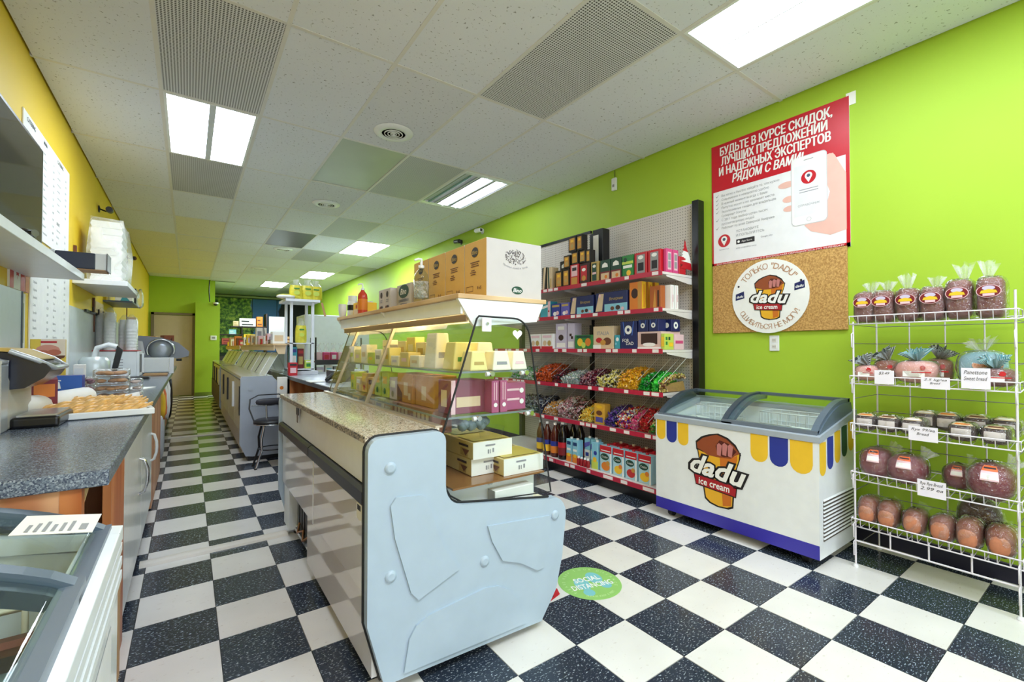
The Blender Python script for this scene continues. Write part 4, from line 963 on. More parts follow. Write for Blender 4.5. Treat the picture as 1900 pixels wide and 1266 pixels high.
# --- candy bins on shelves four and five
def candy_mat(n, c): return M('wrapper_'+n, c, .25, 0, .25, 60, .7)
def pile(lab, y0, y1, z, x0, h, cols, seed, n=70, size=.015):
    """loose twist-wrapped candies heaped against the front sheet of a bin"""
    random.seed(seed); b = MB()
    w = y1-y0
    for q in range(int(150+w*520)):
        y = random.uniform(y0+.014, y1-.014); bulge = .85+.22*math.sin((y-y0)/w*PI)
        f = random.random()
        if f < .34: x = x0+random.uniform(.012, .03); zz = z+random.uniform(.012, h*.55*bulge)
        else: g = (f-.34)/.66; x = x0+.02+g*.27; zz = z+h*bulge*(.5+.5*math.sin(min(1, .12+g*1.3)*PI/2))+random.uniform(-.008, .010)
        m = random.choice(cols); s = size*random.uniform(.8, 1.25)
        a = random.uniform(0, 2*PI); t = random.uniform(-.7, .7)
        d = Vector((math.cos(a)*math.cos(t), math.sin(a)*math.cos(t), math.sin(t))); u = d.cross(Vector((.3, .1, 1))).normalized(); v = d.cross(u)
        c = Vector((x, y, max(z+.012, zz)))
        ring = [c+u*(s*.62*math.cos(k*PI/3))+v*(s*.62*math.sin(k*PI/3)) for k in range(6)]
        e1, e2 = c-d*s, c+d*s
        vs = ring+[e1, e2, e1-d*s*.7+u*s*.7, e1-d*s*.7-u*s*.7, e2+d*s*.7+v*s*.7, e2+d*s*.7-v*s*.7]
        b.add(vs, [(k, (k+1) % 6, 7) for k in range(6)]+[((k+1) % 6, k, 6) for k in range(6)]+[(6, 8, 9), (7, 10, 11)], m)
    b.prism([(x0+.026, z+.004), (x0+.026, z+h*.36), (x0+.12, z+h*.60), (x0+.28, z+h*.70), (x0+.31, z+.004)], 'y', y0+.02, y1-.02, cols[0])
    tag(b.build('wrapped_candies'), lab, 'candies', 'loose wrapped candies in the bins', 'stuff')
CM = {n: candy_mat(n, c) for n, c in dict(orange=(216, 92, 34), brick=(150, 50, 30), dark=(52, 36, 36), mint=(150, 178, 170), maroon=(112, 24, 54), plum=(80, 22, 50), lemon=(240, 222, 120), black=(30, 26, 26), yolk=(244, 186, 44), honey=(230, 160, 40), green=(24, 160, 48), dgreen=(14, 104, 36), fresh=(70, 210, 70), tan=(196, 150, 96), brown=(110, 66, 44), navy=(40, 54, 92), rose=(206, 150, 160), violet=(96, 62, 160), pink=(220, 70, 130), red=(196, 30, 36), olive=(120, 140, 60), white=(236, 232, 226), silver=(170, 176, 184)).items()}
bins4 = [(2.70, 2.98, .12, ('mint', 'green', 'silver'), 'green and silver wrapped candies at the hidden far end of the fourth shelf'), (2.55, 2.70, .12, ('green', 'mint', 'white'), 'pale green wrapped candies seen through the end glass'), (2.24, 2.545, .165, ('orange', 'orange', 'brick', 'orange'), 'heap of orange wrapped candies'), (2.11, 2.235, .12, ('dark', 'brick', 'maroon'), 'dark red and brown wrapped candies beside the orange heap'),
         (1.83, 2.10, .11, ('mint', 'silver', 'mint', 'white'), 'silver grey wrapped candies'), (1.595, 1.825, .135, ('maroon', 'plum', 'rose', 'maroon'), 'maroon wrapped candies'), (1.36, 1.59, .135, ('lemon', 'black', 'lemon', 'white'), 'lemon and black wrapped candies'), (1.11, 1.355, .165, ('yolk', 'yolk', 'honey'), 'bright egg yellow wrapped candies'),
         (.985, 1.105, .135, ('green', 'dgreen', 'green'), 'deep green wrapped candies'), (.905, .98, .13, ('fresh', 'green', 'fresh'), 'bright fresh green wrapped candies'), (.84, .90, .12, ('tan', 'brown', 'lemon'), 'tan and brown candies at the right end of the fourth shelf')]
bins5 = [(2.62, 2.95, .14, ('navy', 'silver', 'dark'), 'navy and silver candies at the hidden far end of the fifth shelf'), (2.385, 2.61, .15, ('navy', 'silver', 'dark', 'navy'), 'navy foil candies'), (2.16, 2.38, .125, ('tan', 'honey', 'white', 'tan'), 'tan foil candies'), (1.99, 2.15, .18, ('rose', 'brown', 'white', 'rose'), 'rose and brown wrapped candies'), (1.835, 1.985, .16, ('brown', 'rose', 'dark', 'white'), 'brown and white wrapped candies'),
         (1.66, 1.83, .13, ('yolk', 'lemon'), 'lemon yellow bars in the fifth shelf bin'), (1.365, 1.495, .15, ('violet', 'violet', 'navy'), 'violet wrapped candies'), (1.20, 1.36, .155, ('red', 'yolk', 'pink', 'white', 'violet'), 'mixed colour wrapped candies'), (1.115, 1.195, .15, ('pink', 'rose', 'pink'), 'pink wrapped candies'), (1.01, 1.11, .16, ('red', 'red', 'brick'), 'red wrapped candies'), (.85, 1.005, .14, ('olive', 'green', 'tan'), 'olive green wrapped candies behind the freezer corner')]
for (zz, bins, nm) in ((.885, bins4, 'fourth'), (.535, bins5, 'fifth')):
    t = thing('candy_bin_row', 'row of clear acrylic candy bins on the %s shelf' % nm, 'bins', (1.465, 2.05, zz))
    b = MB(); b.box(0, .004, -1.21, .95, .001, .07, m_acryl); b.build('front_sheet', t)
    b = MB(); b.box(.34, .344, -1.21, .95, .001, .20, m_acryl); b.build('back_sheet', t)
    edges = sorted(set([x for q in bins for x in (q[0],)]))
    for y in edges:
        b = MB(); b.prism([(.004, .001), (.34, .001), (.34, .28), (.30, .28), (.004, .09)], 'y', y-2.05-.0045, y-2.05-.0015, m_acryl)
        dv = b.build('divider', t)
        b = MB(); b.tube([(.004, y-2.05-.003, .09), (.30, y-2.05-.003, .28)], .002, M('acrylic_edge', (212, 214, 218), .3), 5); b.build('divider_edge', dv)
    for i, (y0, y1, h, cols, lab) in enumerate(bins):
        pile(lab, y0, y1, zz+.002, 1.47, h, [CM[c] for c in cols], i+int(zz*100), 95 if (y1-y0) > .15 else 60)
shelf_item('candy_bag', 'standing honey yellow candy bag with dark label on the fifth shelf', 'packet', 1.505, 1.64, .536, .19, M('honey_bag', (226, 172, 64), .35), ((FR, 'd', .5, .55, .3, BROWN, .6), (FR, 'r', .15, .85, .1, .35, M('violet_print', (96, 92, 180), .45)), (FR, 'd', .5, .85, .3, YELP, .4)), None, .08, 1.49)
# --- bottom shelf: bottles and cartons
Z = .1255
def soda(lab, y, x, h, glassc, label, cap):
    t = thing('soda_bottle', lab, 'bottle', (x, y, Z), 0, 'dark kvass and soda bottles')
    r = .05; b = MB()
    b.lathe([(r*.86, 0), (r, .015), (r, h*.30), (r*.96, h*.34), (r, h*.56), (r*.92, h*.66), (r*.5, h*.82), (r*.30, h*.90), (r*.30, h*.94)], glassc, n=14); b.build('bottle', t)
    b = MB(); b.lathe([(r*1.015, h*.12), (r*1.015, h*.32)], label[0], n=14); b.lathe([(r*1.015, h*.32), (r*1.015, h*.46)], label[1], n=14); b.build('label', t)
    b = MB(); b.lathe([(r*.36, h*.93), (r*.36, h*.985), (r*.3, h)], cap, n=10); b.build('cap', t)
kv = M('dark_kvass', (46, 14, 14), .12); kb = M('brown_kvass', (84, 32, 22), .15); ck = M('black_cola', (24, 14, 14), .1)
labs = [('brown soda bottle with blue over yellow label, farthest in the front row', 2.30, 1.47, .345, kb, (YELP, BLUEP), PAPER), ('brown soda bottle with blue over orange label, second in the front row', 2.175, 1.47, .35, kb, (ORANGE, BLUEP), PAPER), ('dark soda bottle with red label and red white cap in the front row', 2.045, 1.46, .375, ck, (DKRED, RED), PAPER), ('dark soda bottle with red neck behind the juice cartons', 1.905, 1.57, .39, ck, (RED, DKRED), RED),
        ('brown soda bottle standing behind the farthest one', 2.26, 1.59, .345, kb, (YELP, BLUEP), PAPER), ('brown soda bottle standing behind the second one', 2.14, 1.59, .345, kv, (ORANGE, BLUEP), PAPER), ('dark soda bottle standing behind the red labelled one', 2.02, 1.58, .375, ck, (DKRED, RED), PAPER),
        ('brown soda bottle seen through the end glass', 2.42, 1.48, .345, kb, (YELP, BLUEP), PAPER)]
for l in labs: soda(*l)
def juice(lab, y0, y1, h, base, prints, group, x=GX-.03, cap=None):
    o = shelf_item('juice_carton', lab, 'carton', y0, y1, Z, h, base, prints, group, .075, x)
    if cap:
        b = MB(); b.lathe([(.014, 0), (.014, .016)], cap, (0, 0, h), 10); b.build('cap', o)
    return o
for i, (a, c) in enumerate(((1.894, 1.975), (1.806, 1.888))):
    juice(['pale blue juice carton with peach print, left of two', 'pale blue juice carton with peach print, right of two'][i], a, c, .22, SKY, ((FR, 'r', 0, 1, 0, .35, ORANGE), (FR, 'd', .5, .3, .3, YELP, .8), (FR, 'r', .15, .85, .75, .9, M('deep_blue', (30, 60, 110), .4)), (FR, 'r', .15, .85, .5, .6, PAPER)), 'pale blue juice cartons', cap=PAPER)
for i, (a, c) in enumerate(((1.722, 1.80), (1.637, 1.715))):
    juice(['white and blue milk carton behind small red bottles, left of two', 'white and blue milk carton behind small red bottles, right of two'][i], a, c, .245, SKY, ((FR, 'r', 0, 1, .2, .55, PAPER), (FR, 'p', [(0, .6), (1, .75), (1, .9), (0, .8)], M('violet_print', (96, 92, 180), .45)), (FR, 'r', .2, .8, .3, .45, BLUEP)), 'white and blue milk cartons', 1.52, PAPER)
juice('blue green juice carton with lime print next to the red ones', 1.54, 1.627, .245, SKY, ((FR, 'r', 0, 1, 0, .3, LIME), (FR, 'd', .5, .35, .3, YELP), (FR, 'd', .6, .6, .25, BLUEP)), None, cap=PAPER)
for i, y in enumerate((1.775, 1.735, 1.69, 1.65)):
    t = thing('small_bottle', 'small red bottle before the milk cartons, %s of its row' % ('farthest', 'second', 'third', 'nearest')[i], 'bottle', (1.42, y, Z), 0, 'small red bottles')
    b = MB(); b.lathe([(.016, 0), (.018, .006), (.018, .055), (.009, .07)], M('ruby_bottle', (150, 20, 30), .2), n=10); b.build('bottle', t)
    b = MB(); b.lathe([(.0115, .068), (.0115, .083)], PAPER, n=10); b.build('cap', t)
for i, (a, c) in enumerate(((1.375, 1.52), (1.235, 1.365), (1.095, 1.225), (.95, 1.085))):
    w = (c-a)
    fr = [ORANGE, YELP, M('pomegranate', (190, 50, 50), .4), YELP][i]
    o = juice(['red topped juice carton with peach print, farthest of the front four', 'red topped juice carton with yellow fruit, second of the front four', 'red topped juice carton with pomegranate print, third of the front four', 'red topped juice carton with yellow fruit nearest the freezer'][i], a, c, .235, M('juice_blue', (176, 216, 230), .4),
          ((FR, 'r', 0, 1, .74, 1, RED), (FR, 'r', .1, .9, .80, .83, PAPER), (FR, 'd', .42, .58, .36, DKGREEN, .62), (FR, 't', 'Сады', .42, .58, .10, PAPER, .5), (FR, 'd', .5, .22, .36, fr, .8), (FR, 'd', .7, .35, .16, [AMBER, ORANGE, AMBER, ORANGE][i]), (FR, 'r', .88, 1, 0, .74, PAPER)), 'red topped juice cartons', cap=RED)
    for r in (1, 2):
        juice('red topped juice carton in the %s row behind the %s front one' % (('second', 'third')[r-1], ('farthest', 'second', 'third', 'nearest')[i]), a+.012, c-.012, .235, RED, (), 'red topped juice cartons', GX-.03+.085*r, cap=RED if r == 1 else PAPER)

# ================================================================== CHEST FREEZERS
def chest_freezer(t, L, D, zb, zf, zr, apex, split=0.0, oa=.014, ob=.0, rimm=None, wall=.045):
    rimm = rimm or GREYPL
    """local frame: x from 0 (front) to D (rear), y from -L/2 to L/2. curved sliding glass lids on arcs"""
    y0, y1 = -L/2, L/2
    b = MB()
    b.prism([(0, zb), (wall, zb), (wall, zf-.035), (0, zf-.035)], 'y', y0, y1, WHITEM)
    b.prism([(D-wall, zb), (D, zb), (D, zr-.035), (D-wall, zr-.035)], 'y', y0, y1, WHITEM)
    for a, c in ((y0, y0+wall), (y1-wall, y1)): b.prism([(wall, zb), (D-wall, zb), (D-wall, zr-.04), (wall, zf-.036)], 'y', a, c, WHITEM)
    b.box(wall, D-wall, y0+wall, y1-wall, zb, zb+.22, WHITEM)
    b.build('body', t, bevel=.002)
    b = MB()
    def rim(off, w):  # sloped rim strip section
        return
    rz = lambda x: zf+(zr-zf)*x/D
    for a, c in ((y0-.008, y0+.055), (y1-.055, y1+.008)):
        b.prism([(-.008, rz(0)-.036), (D+.006, rz(D)-.04), (D+.006, rz(D)), (-.008, rz(0))], 'y', a, c, rimm)
    b.prism([(-.008, zf-.036), (.055, zf-.036), (.055, rz(.055)), (-.008, zf)], 'y', y0+.055, y1-.055, rimm)
    b.prism([(D-.05, zr-.04), (D+.006, zr-.04), (D+.006, zr), (D-.05, rz(D-.05))], 'y', y0+.055, y1-.055, rimm)
    b.build('rim', t, bevel=.003)
    def lidz(x, o=0): # arc over the well
        u = max(0.0, min(1.0, (x-.02)/(D*.72)))
        return zf+.004+(apex-zf)*math.sin(u*PI/2)**.8+o if x > .02 else zf+.004+o
    xs = [.02+(D-.05-.02)*i/14 for i in range(15)]
    def lid(a, c, o, nm):
        b = MB()
        up = [(x, lidz(x, o)) for x in xs]; dn = [(x, lidz(x, o)-.005) for x in reversed(xs)]
        b.prism(up+dn, 'y', a+.02, c-.02, m_lid, True)
        l = b.build(nm, t)
        for y in (a, c-.035):
            b = MB(); b.prism([(x, lidz(x, o)+.008) for x in xs]+[(x, lidz(x, o)-.022) for x in reversed(xs)], 'y', y, y+.035, DKGREY if y != a else BLUEGREY); b.build('lid_arc', l)
        b = MB(); b.box(.012, .045, a, c, zf+.0, zf+.014+o, M('lid_rail_grey', (108, 118, 132), .35)); b.build('lid_rail', l); b = MB(); b.box(D-.075, D-.045, a, c, lidz(D-.06, o)-.012, lidz(D-.06, o)+.01, BLUEGREY); b.build('lid_rail', l)
        return l
    lid(y0+.012, split+.035, oa, 'sliding_lid'); lid(split-.035, y1-.012, ob, 'sliding_lid')
    for y in (y0+.004, y1-.012):
        b = MB(); b.prism([(x, lidz(x)-.0) for x in xs]+[(D-.03, zr-.01), (.02, zf-.01)], 'y', y, y+.008, BLUEGREY); b.build('lid_cheek', t)
    for x, y in ((.07, y0+.09), (.07, y1-.09), (D-.07, y0+.09), (D-.07, y1-.09)):
        b = MB(); b.tube([(x, y-.018, .03), (x, y+.018, .03)], .029, RUBBER, 12); c = b.build('castor', t)
        b = MB(); b.box(x-.03, x+.03, y-.028, y+.028, .05, zb+.002, STEEL); b.build('castor_plate', c)
    b = MB(); b.box(D*.25, D-.03, y0+.15, y1-.15, zb-.03, zb+.001, BLACK); b.build('compressor_tray', t)
def wire_basket(t, x0, x1, y0, y1, z0, z1, m, r=.0032):
    b = MB()
    b.tube([(x0, y0, z1), (x1, y0, z1), (x1, y1, z1), (x0, y1, z1)], r*1.3, m, 6, True)
    for zz in (z0, (z0+z1)/2): b.tube([(x0, y0, zz), (x1, y0, zz), (x1, y1, zz), (x0, y1, zz)], r, m, 5, True)
    n = 6
    for i in range(n+1):
        y = y0+(y1-y0)*i/n; b.tube([(x0, y, z1), (x0, y, z0), (x1, y, z0), (x1, y, z1)], r, m, 5)
    for i in range(1, 4):
        x = x0+(x1-x0)*i/4; b.tube([(x, y0, z1), (x, y0, z0), (x, y1, z0), (x, y1, z1)], r, m, 5)
    return b
def dadu_logo(mb, P, cx_, cz_, s, o=.001):
    """ice cream cup with white script word and red ribbon; s = cup height"""
    OUT = M('logo_outline', (26, 18, 20), .5); CUPY = M('cup_yellow', (236, 176, 40), .4); CUPO = M('cup_orange', (206, 112, 32), .4); ICE = M('choc_ice', (150, 74, 40), .4); BERRY = M('berry_ice', (196, 124, 120), .4); SYR = M('syrup', (88, 34, 26), .35)
    q = lambda pts: [(cx_+a*s, cz_+c*s) for a, c in pts]
    def grow(pts, g):
        mx = sum(a for a, c in pts)/len(pts); my = sum(c for a, c in pts)/len(pts)
        return [(a+g*(1 if a > mx else -1), c+g*(1 if c > my else -1)) for a, c in pts]
    cup = [(-.27, .24), (-.22, -.02), (-.15, -.42), (-.08, -.47), (.04, -.495), (.16, -.485), (.23, -.45), (.26, -.02), (.33, .2), (.34, .29), (.2, .22), (0, .19), (-.15, .21)]
    top = [(-.28, .26), (-.29, .34), (-.2, .42), (-.08, .47), (.02, .5), (.16, .46), (.27, .38), (.345, .29), (.28, .25), (.22, .2), (.05, .185), (-.12, .19), (-.2, .235)]
    ppoly(mb, P, q(grow(cup, .02)), OUT, o); ppoly(mb, P, q(grow(top, .02)), OUT, o+.0002)
    ppoly(mb, P, q(cup), CUPY, o+.0006)
    ppoly(mb, P, q([(.06, .19), (.2, .2), (.31, .26), (.31, .2), (.24, -.02), (.215, -.45), (.1, -.475)]), CUPO, o+.001)
    ppoly(mb, P, q(top), ICE, o+.0012)
    ppoly(mb, P, q([(.03, .22), (.0, .34), (.06, .43), (.2, .40), (.30, .31), (.24, .235), (.12, .205)]), SYR, o+.0016)
    for a, c in ((.05, .30), (.13, .315), (.21, .31)):
        ppoly(mb, P, q([(a-.03, c-.08), (a+.025, c-.09), (a+.045, c+.06), (a+.0, c+.09), (a-.03, c+.06)]), BERRY, o+.002)
    rib = M('ribbon_red', (170, 24, 34), .45)
    ppoly(mb, P, q([(-.345, -.115), (.31, -.155), (.29, -.32), (-.31, -.27)]), OUT, o+.0018)
    ppoly(mb, P, q([(-.33, -.125), (.295, -.165), (.28, -.305), (-.3, -.255)]), rib, o+.0022)
    text(mb, P, 'ice cream', cx_-.03*s, cz_-.21*s, .135*s, PAPER, 'c', .018, 0, o+.003, .46*s, -.05)
    text(mb, P, 'dadu', cx_+.02*s, cz_+.015*s, .375*s, OUT, 'c', .095, .28, o+.0024, .90*s, -.09)
    text(mb, P, 'dadu', cx_+.02*s, cz_+.015*s, .375*s, PAPER, 'c', .03, .28, o+.0036, .82*s, -.09)
fz = thing('chest_freezer', 'white ice cream chest freezer with blue base stripe and awning print', 'freezer', (1.245, .213, 0))
LF, DF = 1.09, .55
chest_freezer(fz, LF, DF, .055, .748, .862, .905)
P = Plane((0, LF/2, 0), (0, -1, 0), (0, 0, 1)); b = MB()
rect(b, P, 0, LF, .056, .136, M('royal_blue_vinyl', (58, 50, 168), .35))
def scallop(P, a, w, top, h, m):
    ppoly(b, P, [(a, top)]+[(a+w/2-w/2*math.cos(t*PI/8), top-h+w/2-w/2*math.sin(t*PI/8)) for t in range(9)]+[(a+w, top)], m, .001)
for i, (a, w, h, m) in enumerate(((.01, .075, .145, YELP), (.095, .085, .155, BLUEP), (.19, .085, .16, YELP), (.71, .105, .17, YELP), (.825, .105, .175, BLUEP), (.94, .12, .19, YELP))):
    scallop(P, a, w, .712, h, m)
dadu_logo(b, P, .478, .43, .475)
P2 = Plane((0, -LF/2, 0), (1, 0, 0), (0, 0, 1))
for i in range(5):
    a = .008+i*.106; w = .088; top = .712+(.114/DF)*(a)-.002
    scallop(P2, a, w, top, .19, (YELP, BLUEP, YELP, DKGREEN, YELP)[i])
b.build('vinyl_print', fz)
b = MB()
for i in range(11):
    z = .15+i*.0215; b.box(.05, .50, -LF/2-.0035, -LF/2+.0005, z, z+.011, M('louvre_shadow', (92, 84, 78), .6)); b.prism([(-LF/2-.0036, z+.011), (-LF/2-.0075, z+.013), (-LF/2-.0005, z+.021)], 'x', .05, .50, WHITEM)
b.build('louvre', fz)
for (x0, x1, y0, y1, lab) in ((1.56, 1.74, .33, .62, 'white wire basket in the awning freezer, far one'), (1.56, 1.74, -.20, .14, 'white wire basket in the awning freezer, near one')):
    o = wire_basket(None, x0, x1, y0, y1, .66, .815, WHITE); tag(o.build('wire_basket'), lab, 'basket', 'white wire baskets in the freezer')
random.seed(5)
for i, (x, y, rx, ry, m, lab) in enumerate(((1.46, .56, .12, .12, PAPER, 'white frosty bag of ice in the far half of the freezer'), (1.42, .34, .10, .10, WHITE, 'pale frosty pack in the middle of the freezer'), (1.44, .02, .13, .10, M('pale_brown_packs', (196, 170, 160), .5), 'pale brown ice cream packs in the near half'), (1.40, -.20, .10, .08, LILAC, 'lilac ice cream packs at the near end'))):
    b = MB(); b.ell((0, 0, .07), (rx, ry, .07), m, 14, 8, .8, .10); tag(b.build('frozen_pack', None, (x, y, .60 if i != 3 else .58)), lab, 'packs')
b = MB(); b.box(1.30, 1.74, -.27, .70, .275, .60, M('frozen_stack', (214, 208, 210), .6)); tag(b.build('frozen_boxes', bevel=.02), 'layer of frosted boxes filling the freezer', 'boxes')
b = MB(); P = Plane((1.33, -.12, .735), (0, -1, 0), (.9, 0, .25)); rect(b, P, 0, .13, 0, .10, PAPER, 0); b.box(1.33, 1.335, -.25, -.12, .70, .735, PAPER); tag(b.build('price_card'), 'blank white card inside the near lid of the freezer', 'card')

# ================================================================== WALL PRINTS
cork = NT('cork', rough=.9); cork.base(cork.mix(cork.step(cork.noise(cork.coord('Object'), 90, 4, .7), .4, .62), lin((170, 124, 66)), lin((216, 172, 104))))
t = carton('cork_board', 'cork notice board under the big poster', 'board', (XR-.009, .215, 1.372), (.016, .95, .56), MATS['cork'])
b = MB(); b.box(-.005, .001, -.49, .485, 0, 1.01, M('poster_white', (240, 238, 240), .4)); 
po = tag(b.build('poster', None, (XR-.002, .212, 1.925)), 'big red and white app poster with Cyrillic text on the green wall', 'poster')
PW = .975
P = Plane((-.005, .485, 0), (0, -1, 0), (0, 0, 1)); b = MB(); PR = M('poster_red', (198, 24, 40), .35)
def poster_h(u, v): return (u*PW, v)
rect(b, P, 0, PW, 0, .012, PR); rect(b, P, 0, .014, 0, 1.01, PR); rect(b, P, PW-.022, PW, 0, 1.01, PR); rect(b, P, 0, PW, .004, .028, PR)
ppoly(b, P, [(0, .622), (PW, .622), (PW, 1.01), (0, 1.01)], PR, .0008)
for i, (s, w, u) in enumerate((('БУДЬТЕ В КУРСЕ СКИДОК,', .80, .49), ('ЛУЧШИХ ПРЕДЛОЖЕНИЙ', .76, .48), ('И НАДЁЖНЫХ ЭКСПЕРТОВ', .80, .48), ('РЯДОМ С ВАМИ!', .52, .45))):
    for dxy in (-.003, 0, .003): text(b, P, s, u*PW/1.0+dxy, .945-.083*i+(.002 if dxy else 0), .094, PAPER, 'c', 0, .22 if i == 3 else 0, .0036+dxy*.15, w)
lines = ['Вы легко и быстро найдёте то, что нужно', 'Современно и невероятно удобно', 'В нужный момент всегда с Вами', 'Попутно носит и не занимает места', 'Эксклюзивные скидки для владельцев', 'Суперкарт бонусы', 'С 2011 года выбор сотен тысяч', 'русскоговорящих людей', 'Работает по всей Северной Америке']
for i, s in enumerate(lines):
    text(b, P, s, .085, .580-.0335*i, .026, GREY, 'l', 0, 0, .0012, min(.45, .0125*len(s)))
    if i not in (5, 7): ppoly(b, P, [(.035, .583-.0335*i), (.043, .572-.0335*i), (.066, .598-.0335*i), (.044, .580-.0335*i)], GREY, .0012)
def pin(a, c, r, o=0.0):
    pdisc(b, P, a, c, r, PR, .0013+o); ppoly(b, P, [(a+r*.5*math.cos(k), c+r*.22+r*.5*math.sin(k)) for k in [math.radians(x) for x in range(-30, 211, 20)]]+[(a, c-r*.8)], PAPER, .0018+o)
    pdisc(b, P, a, c+r*.22, r*.24, M('pin_blue', (70, 86, 110), .4), .0023+o)
pin(.105, .205, .052); text(b, P, 'Бизнес клуб', .105, .135, .014, FAINT, 'c', 0, 0, .0012)
text(b, P, 'УСТАНОВИТЕ', .205, .262, .026, GREY, 'l', 0, 0, .0012); text(b, P, 'И ПОЛЬЗУЙТЕСЬ', .205, .228, .026, GREY, 'l', 0, 0, .0012)
rect(b, P, .205, .35, .155, .195, INK, .0012); text(b, P, 'App Store', .29, .175, .02, PAPER, 'c', 0, 0, .0018); pdisc(b, P, .225, .175, .01, PAPER, .0018)
text(b, P, 'Google play', .44, .18, .018, FAINT, 'c', 0, 0, .0012); text(b, P, 'или откройте www.', .205, .125, .018, FAINT, 'l', 0, 0, .0012)
text(b, P, 'ДЛЯ РАЗМЕЩЕНИЯ РЕКЛАМЫ И С ВОПРОСАМИ ОБРАЩАЙТЕСЬ ПО ТЕЛЕФОНУ', .49, .017, .016, PAPER, 'c', .01, 0, .0016, .9)
# flat printed hand and phone
for (a, c, w, h) in ((.585, .525, .06, .024), (.60, .415, .045, .024), (.605, .345, .045, .022)): pdisc(b, P, a, c, w, SKIN, .0012, h/w, 16)
ppoly(b, P, [(.80, .62), (.84, .66), (.88, .66), (.90, .62), (.955, .50), (.955, .12), (.86, .10), (.74, .15), (.70, .20), (.82, .25), (.86, .40), (.82, .52)], SKIN, .001)
pdisc(b, P, .86, .60, .042, SKIN, .0013, 1.5, 16)
def rrect(a0, a1, c0, c1, r, m, off):
    pts = []
    for (x, y, s) in ((a1-r, c0+r, -90), (a1-r, c1-r, 0), (a0+r, c1-r, 90), (a0+r, c0+r, 180)): pts += [(x+r*math.cos(math.radians(s+k*22.5)), y+r*math.sin(math.radians(s+k*22.5))) for k in range(5)]
    ppoly(b, P, pts, m, off)
rrect(.615, .845, .205, .700, .03, M('phone_edge', (206, 204, 206), .4), .0016); rrect(.62, .84, .21, .695, .028, PAPER, .002); rect(b, P, .635, .826, .27, .635, M('phone_screen', (236, 234, 236), .3), .0024)
pin(.73, .54, .048, .0016)
for x in (.0,): pdisc(b, P, .73, .24, .016, M('phone_edge', (206, 204, 206), .4), .0024); pdisc(b, P, .73, .24, .012, PAPER, .0028); rect(b, P, .70, .76, .665, .67, GREY, .0024)
text(b, P, 'СПРАВОЧНИК', .73, .345, .02, FAINT, 'c', 0, 0, .003)
for q in range(2): rect(b, P, .67, .79, .455-.018*q, .46-.018*q, FAINT, .003)
b.build('poster_print', po)
b = MB(); b.box(XR-.0035, XR-.0015, -.315, -.26, 2.87, 2.955, PAPER); tag(b.build('tape_corner'), 'strip of white tape at the poster\'s upper right corner', 'tape')
# round sign
sg = thing('round_sign', 'round white ice cream sign stuck over the cork board', 'sign', (XR-.02, .24, 1.64))
b = MB(); b.tube([(0, 0, 0), (-.006, 0, 0)], .278, PAPER, 40); b.build('disc', sg)
P = Plane((-.0062, 0, 0), (0, -1, 0), (0, 0, 1)); b = MB()
dadu_logo(b, P, 0, -.01, .33, .001)
CT = M('caramel_letters', (190, 146, 116), .5)
arc_text(b, P, 'ТОЛЬКО "DADU"', 0, 0, .228, .062, CT, math.radians(146), math.radians(34), True, .012)
arc_text(b, P, 'ОШИБИТЬСЯ НЕ МОГУ!', 0, 0, .228, .054, CT, math.radians(208), math.radians(332), False, .012)
for s in (-1, 1):
    ppoly(b, P, [(s*.215-.035, .005+s*.02), (s*.215+.035, .02+s*.02), (s*.215+.032, .075+s*.02), (s*.215-.033, .055+s*.02)], NAVY, .001); text(b, P, 'dadu', s*.215, .035+s*.02, .028, PAPER, 'c', .02, .2, .002, None, .12)
    pdisc(b, P, s*.225, .095, .008, INK, .001)
b.build('sign_print', sg)
# outlet plates, sensor, cameras on the green wall
t = thing('wall_outlet', 'white wall outlet below the round sign', 'outlet', (XR, .21, 1.285))
b = MB(); b.box(-.007, -.0005, -.035, .035, -.058, .058, WHITE); b.build('plate', t, bevel=.003)
for z in (-.024, .024):
    b = MB(); b.box(-.009, -.006, -.016, .016, z-.014, z+.014, M('ivory_socket', (226, 222, 214), .4)); b.box(-.0095, -.0088, -.008, -.005, z-.006, z+.006, INK); b.box(-.0095, -.0088, .005, .008, z-.006, z+.006, INK); b.build('socket', t)
t = thing('wall_sensor', 'small white sensor box high on the green wall', 'sensor', (XR, 1.76, 2.94))
b = MB(); b.box(-.03, -.0005, -.03, .03, -.065, .065, WHITE); b.build('housing', t, bevel=.008)
b = MB(); b.box(-.034, -.029, -.012, .012, -.03, -.005, GREY); b.build('lens', t)
b = MB(); b.tube([(-.01, 0, .06), (-.006, 0, .148)], .003, INK, 5); b.build('cord', t)
def bullet(lab, loc, sx, body, name='security_camera', wl=.25):
    t = thing(name, lab, 'camera', loc)
    b = MB(); b.lathe([(.04, 0), (.04, .006), (.02, .012)], body, n=12); o = b.build('base', t); o.rotation_euler = (0, -PI/2*sx, 0)
    b = MB(); b.tube([(-sx*.01, 0, 0), (-sx*.06, -.01, -.02), (-sx*.09, -.04, -.01)], .009, BLACK, 6); b.build('bracket', t)
    b = MB(); b.tube([(-sx*.09, .05, .005), (-sx*.1, -.11, -.015)], .032, body, 12); b.tube([(-sx*.1, -.11, -.015), (-sx*.101, -.113, -.0155)], .022, INK, 12); b.build('housing', t)
bullet('white bullet camera on the green wall near the ceiling', (XR-.001, 4.35, 3.0), 1, WHITE); bullet('black dome-like camera on the green wall above the cartons', (XR-.001, 5.0, 2.96), 1, BLACK)

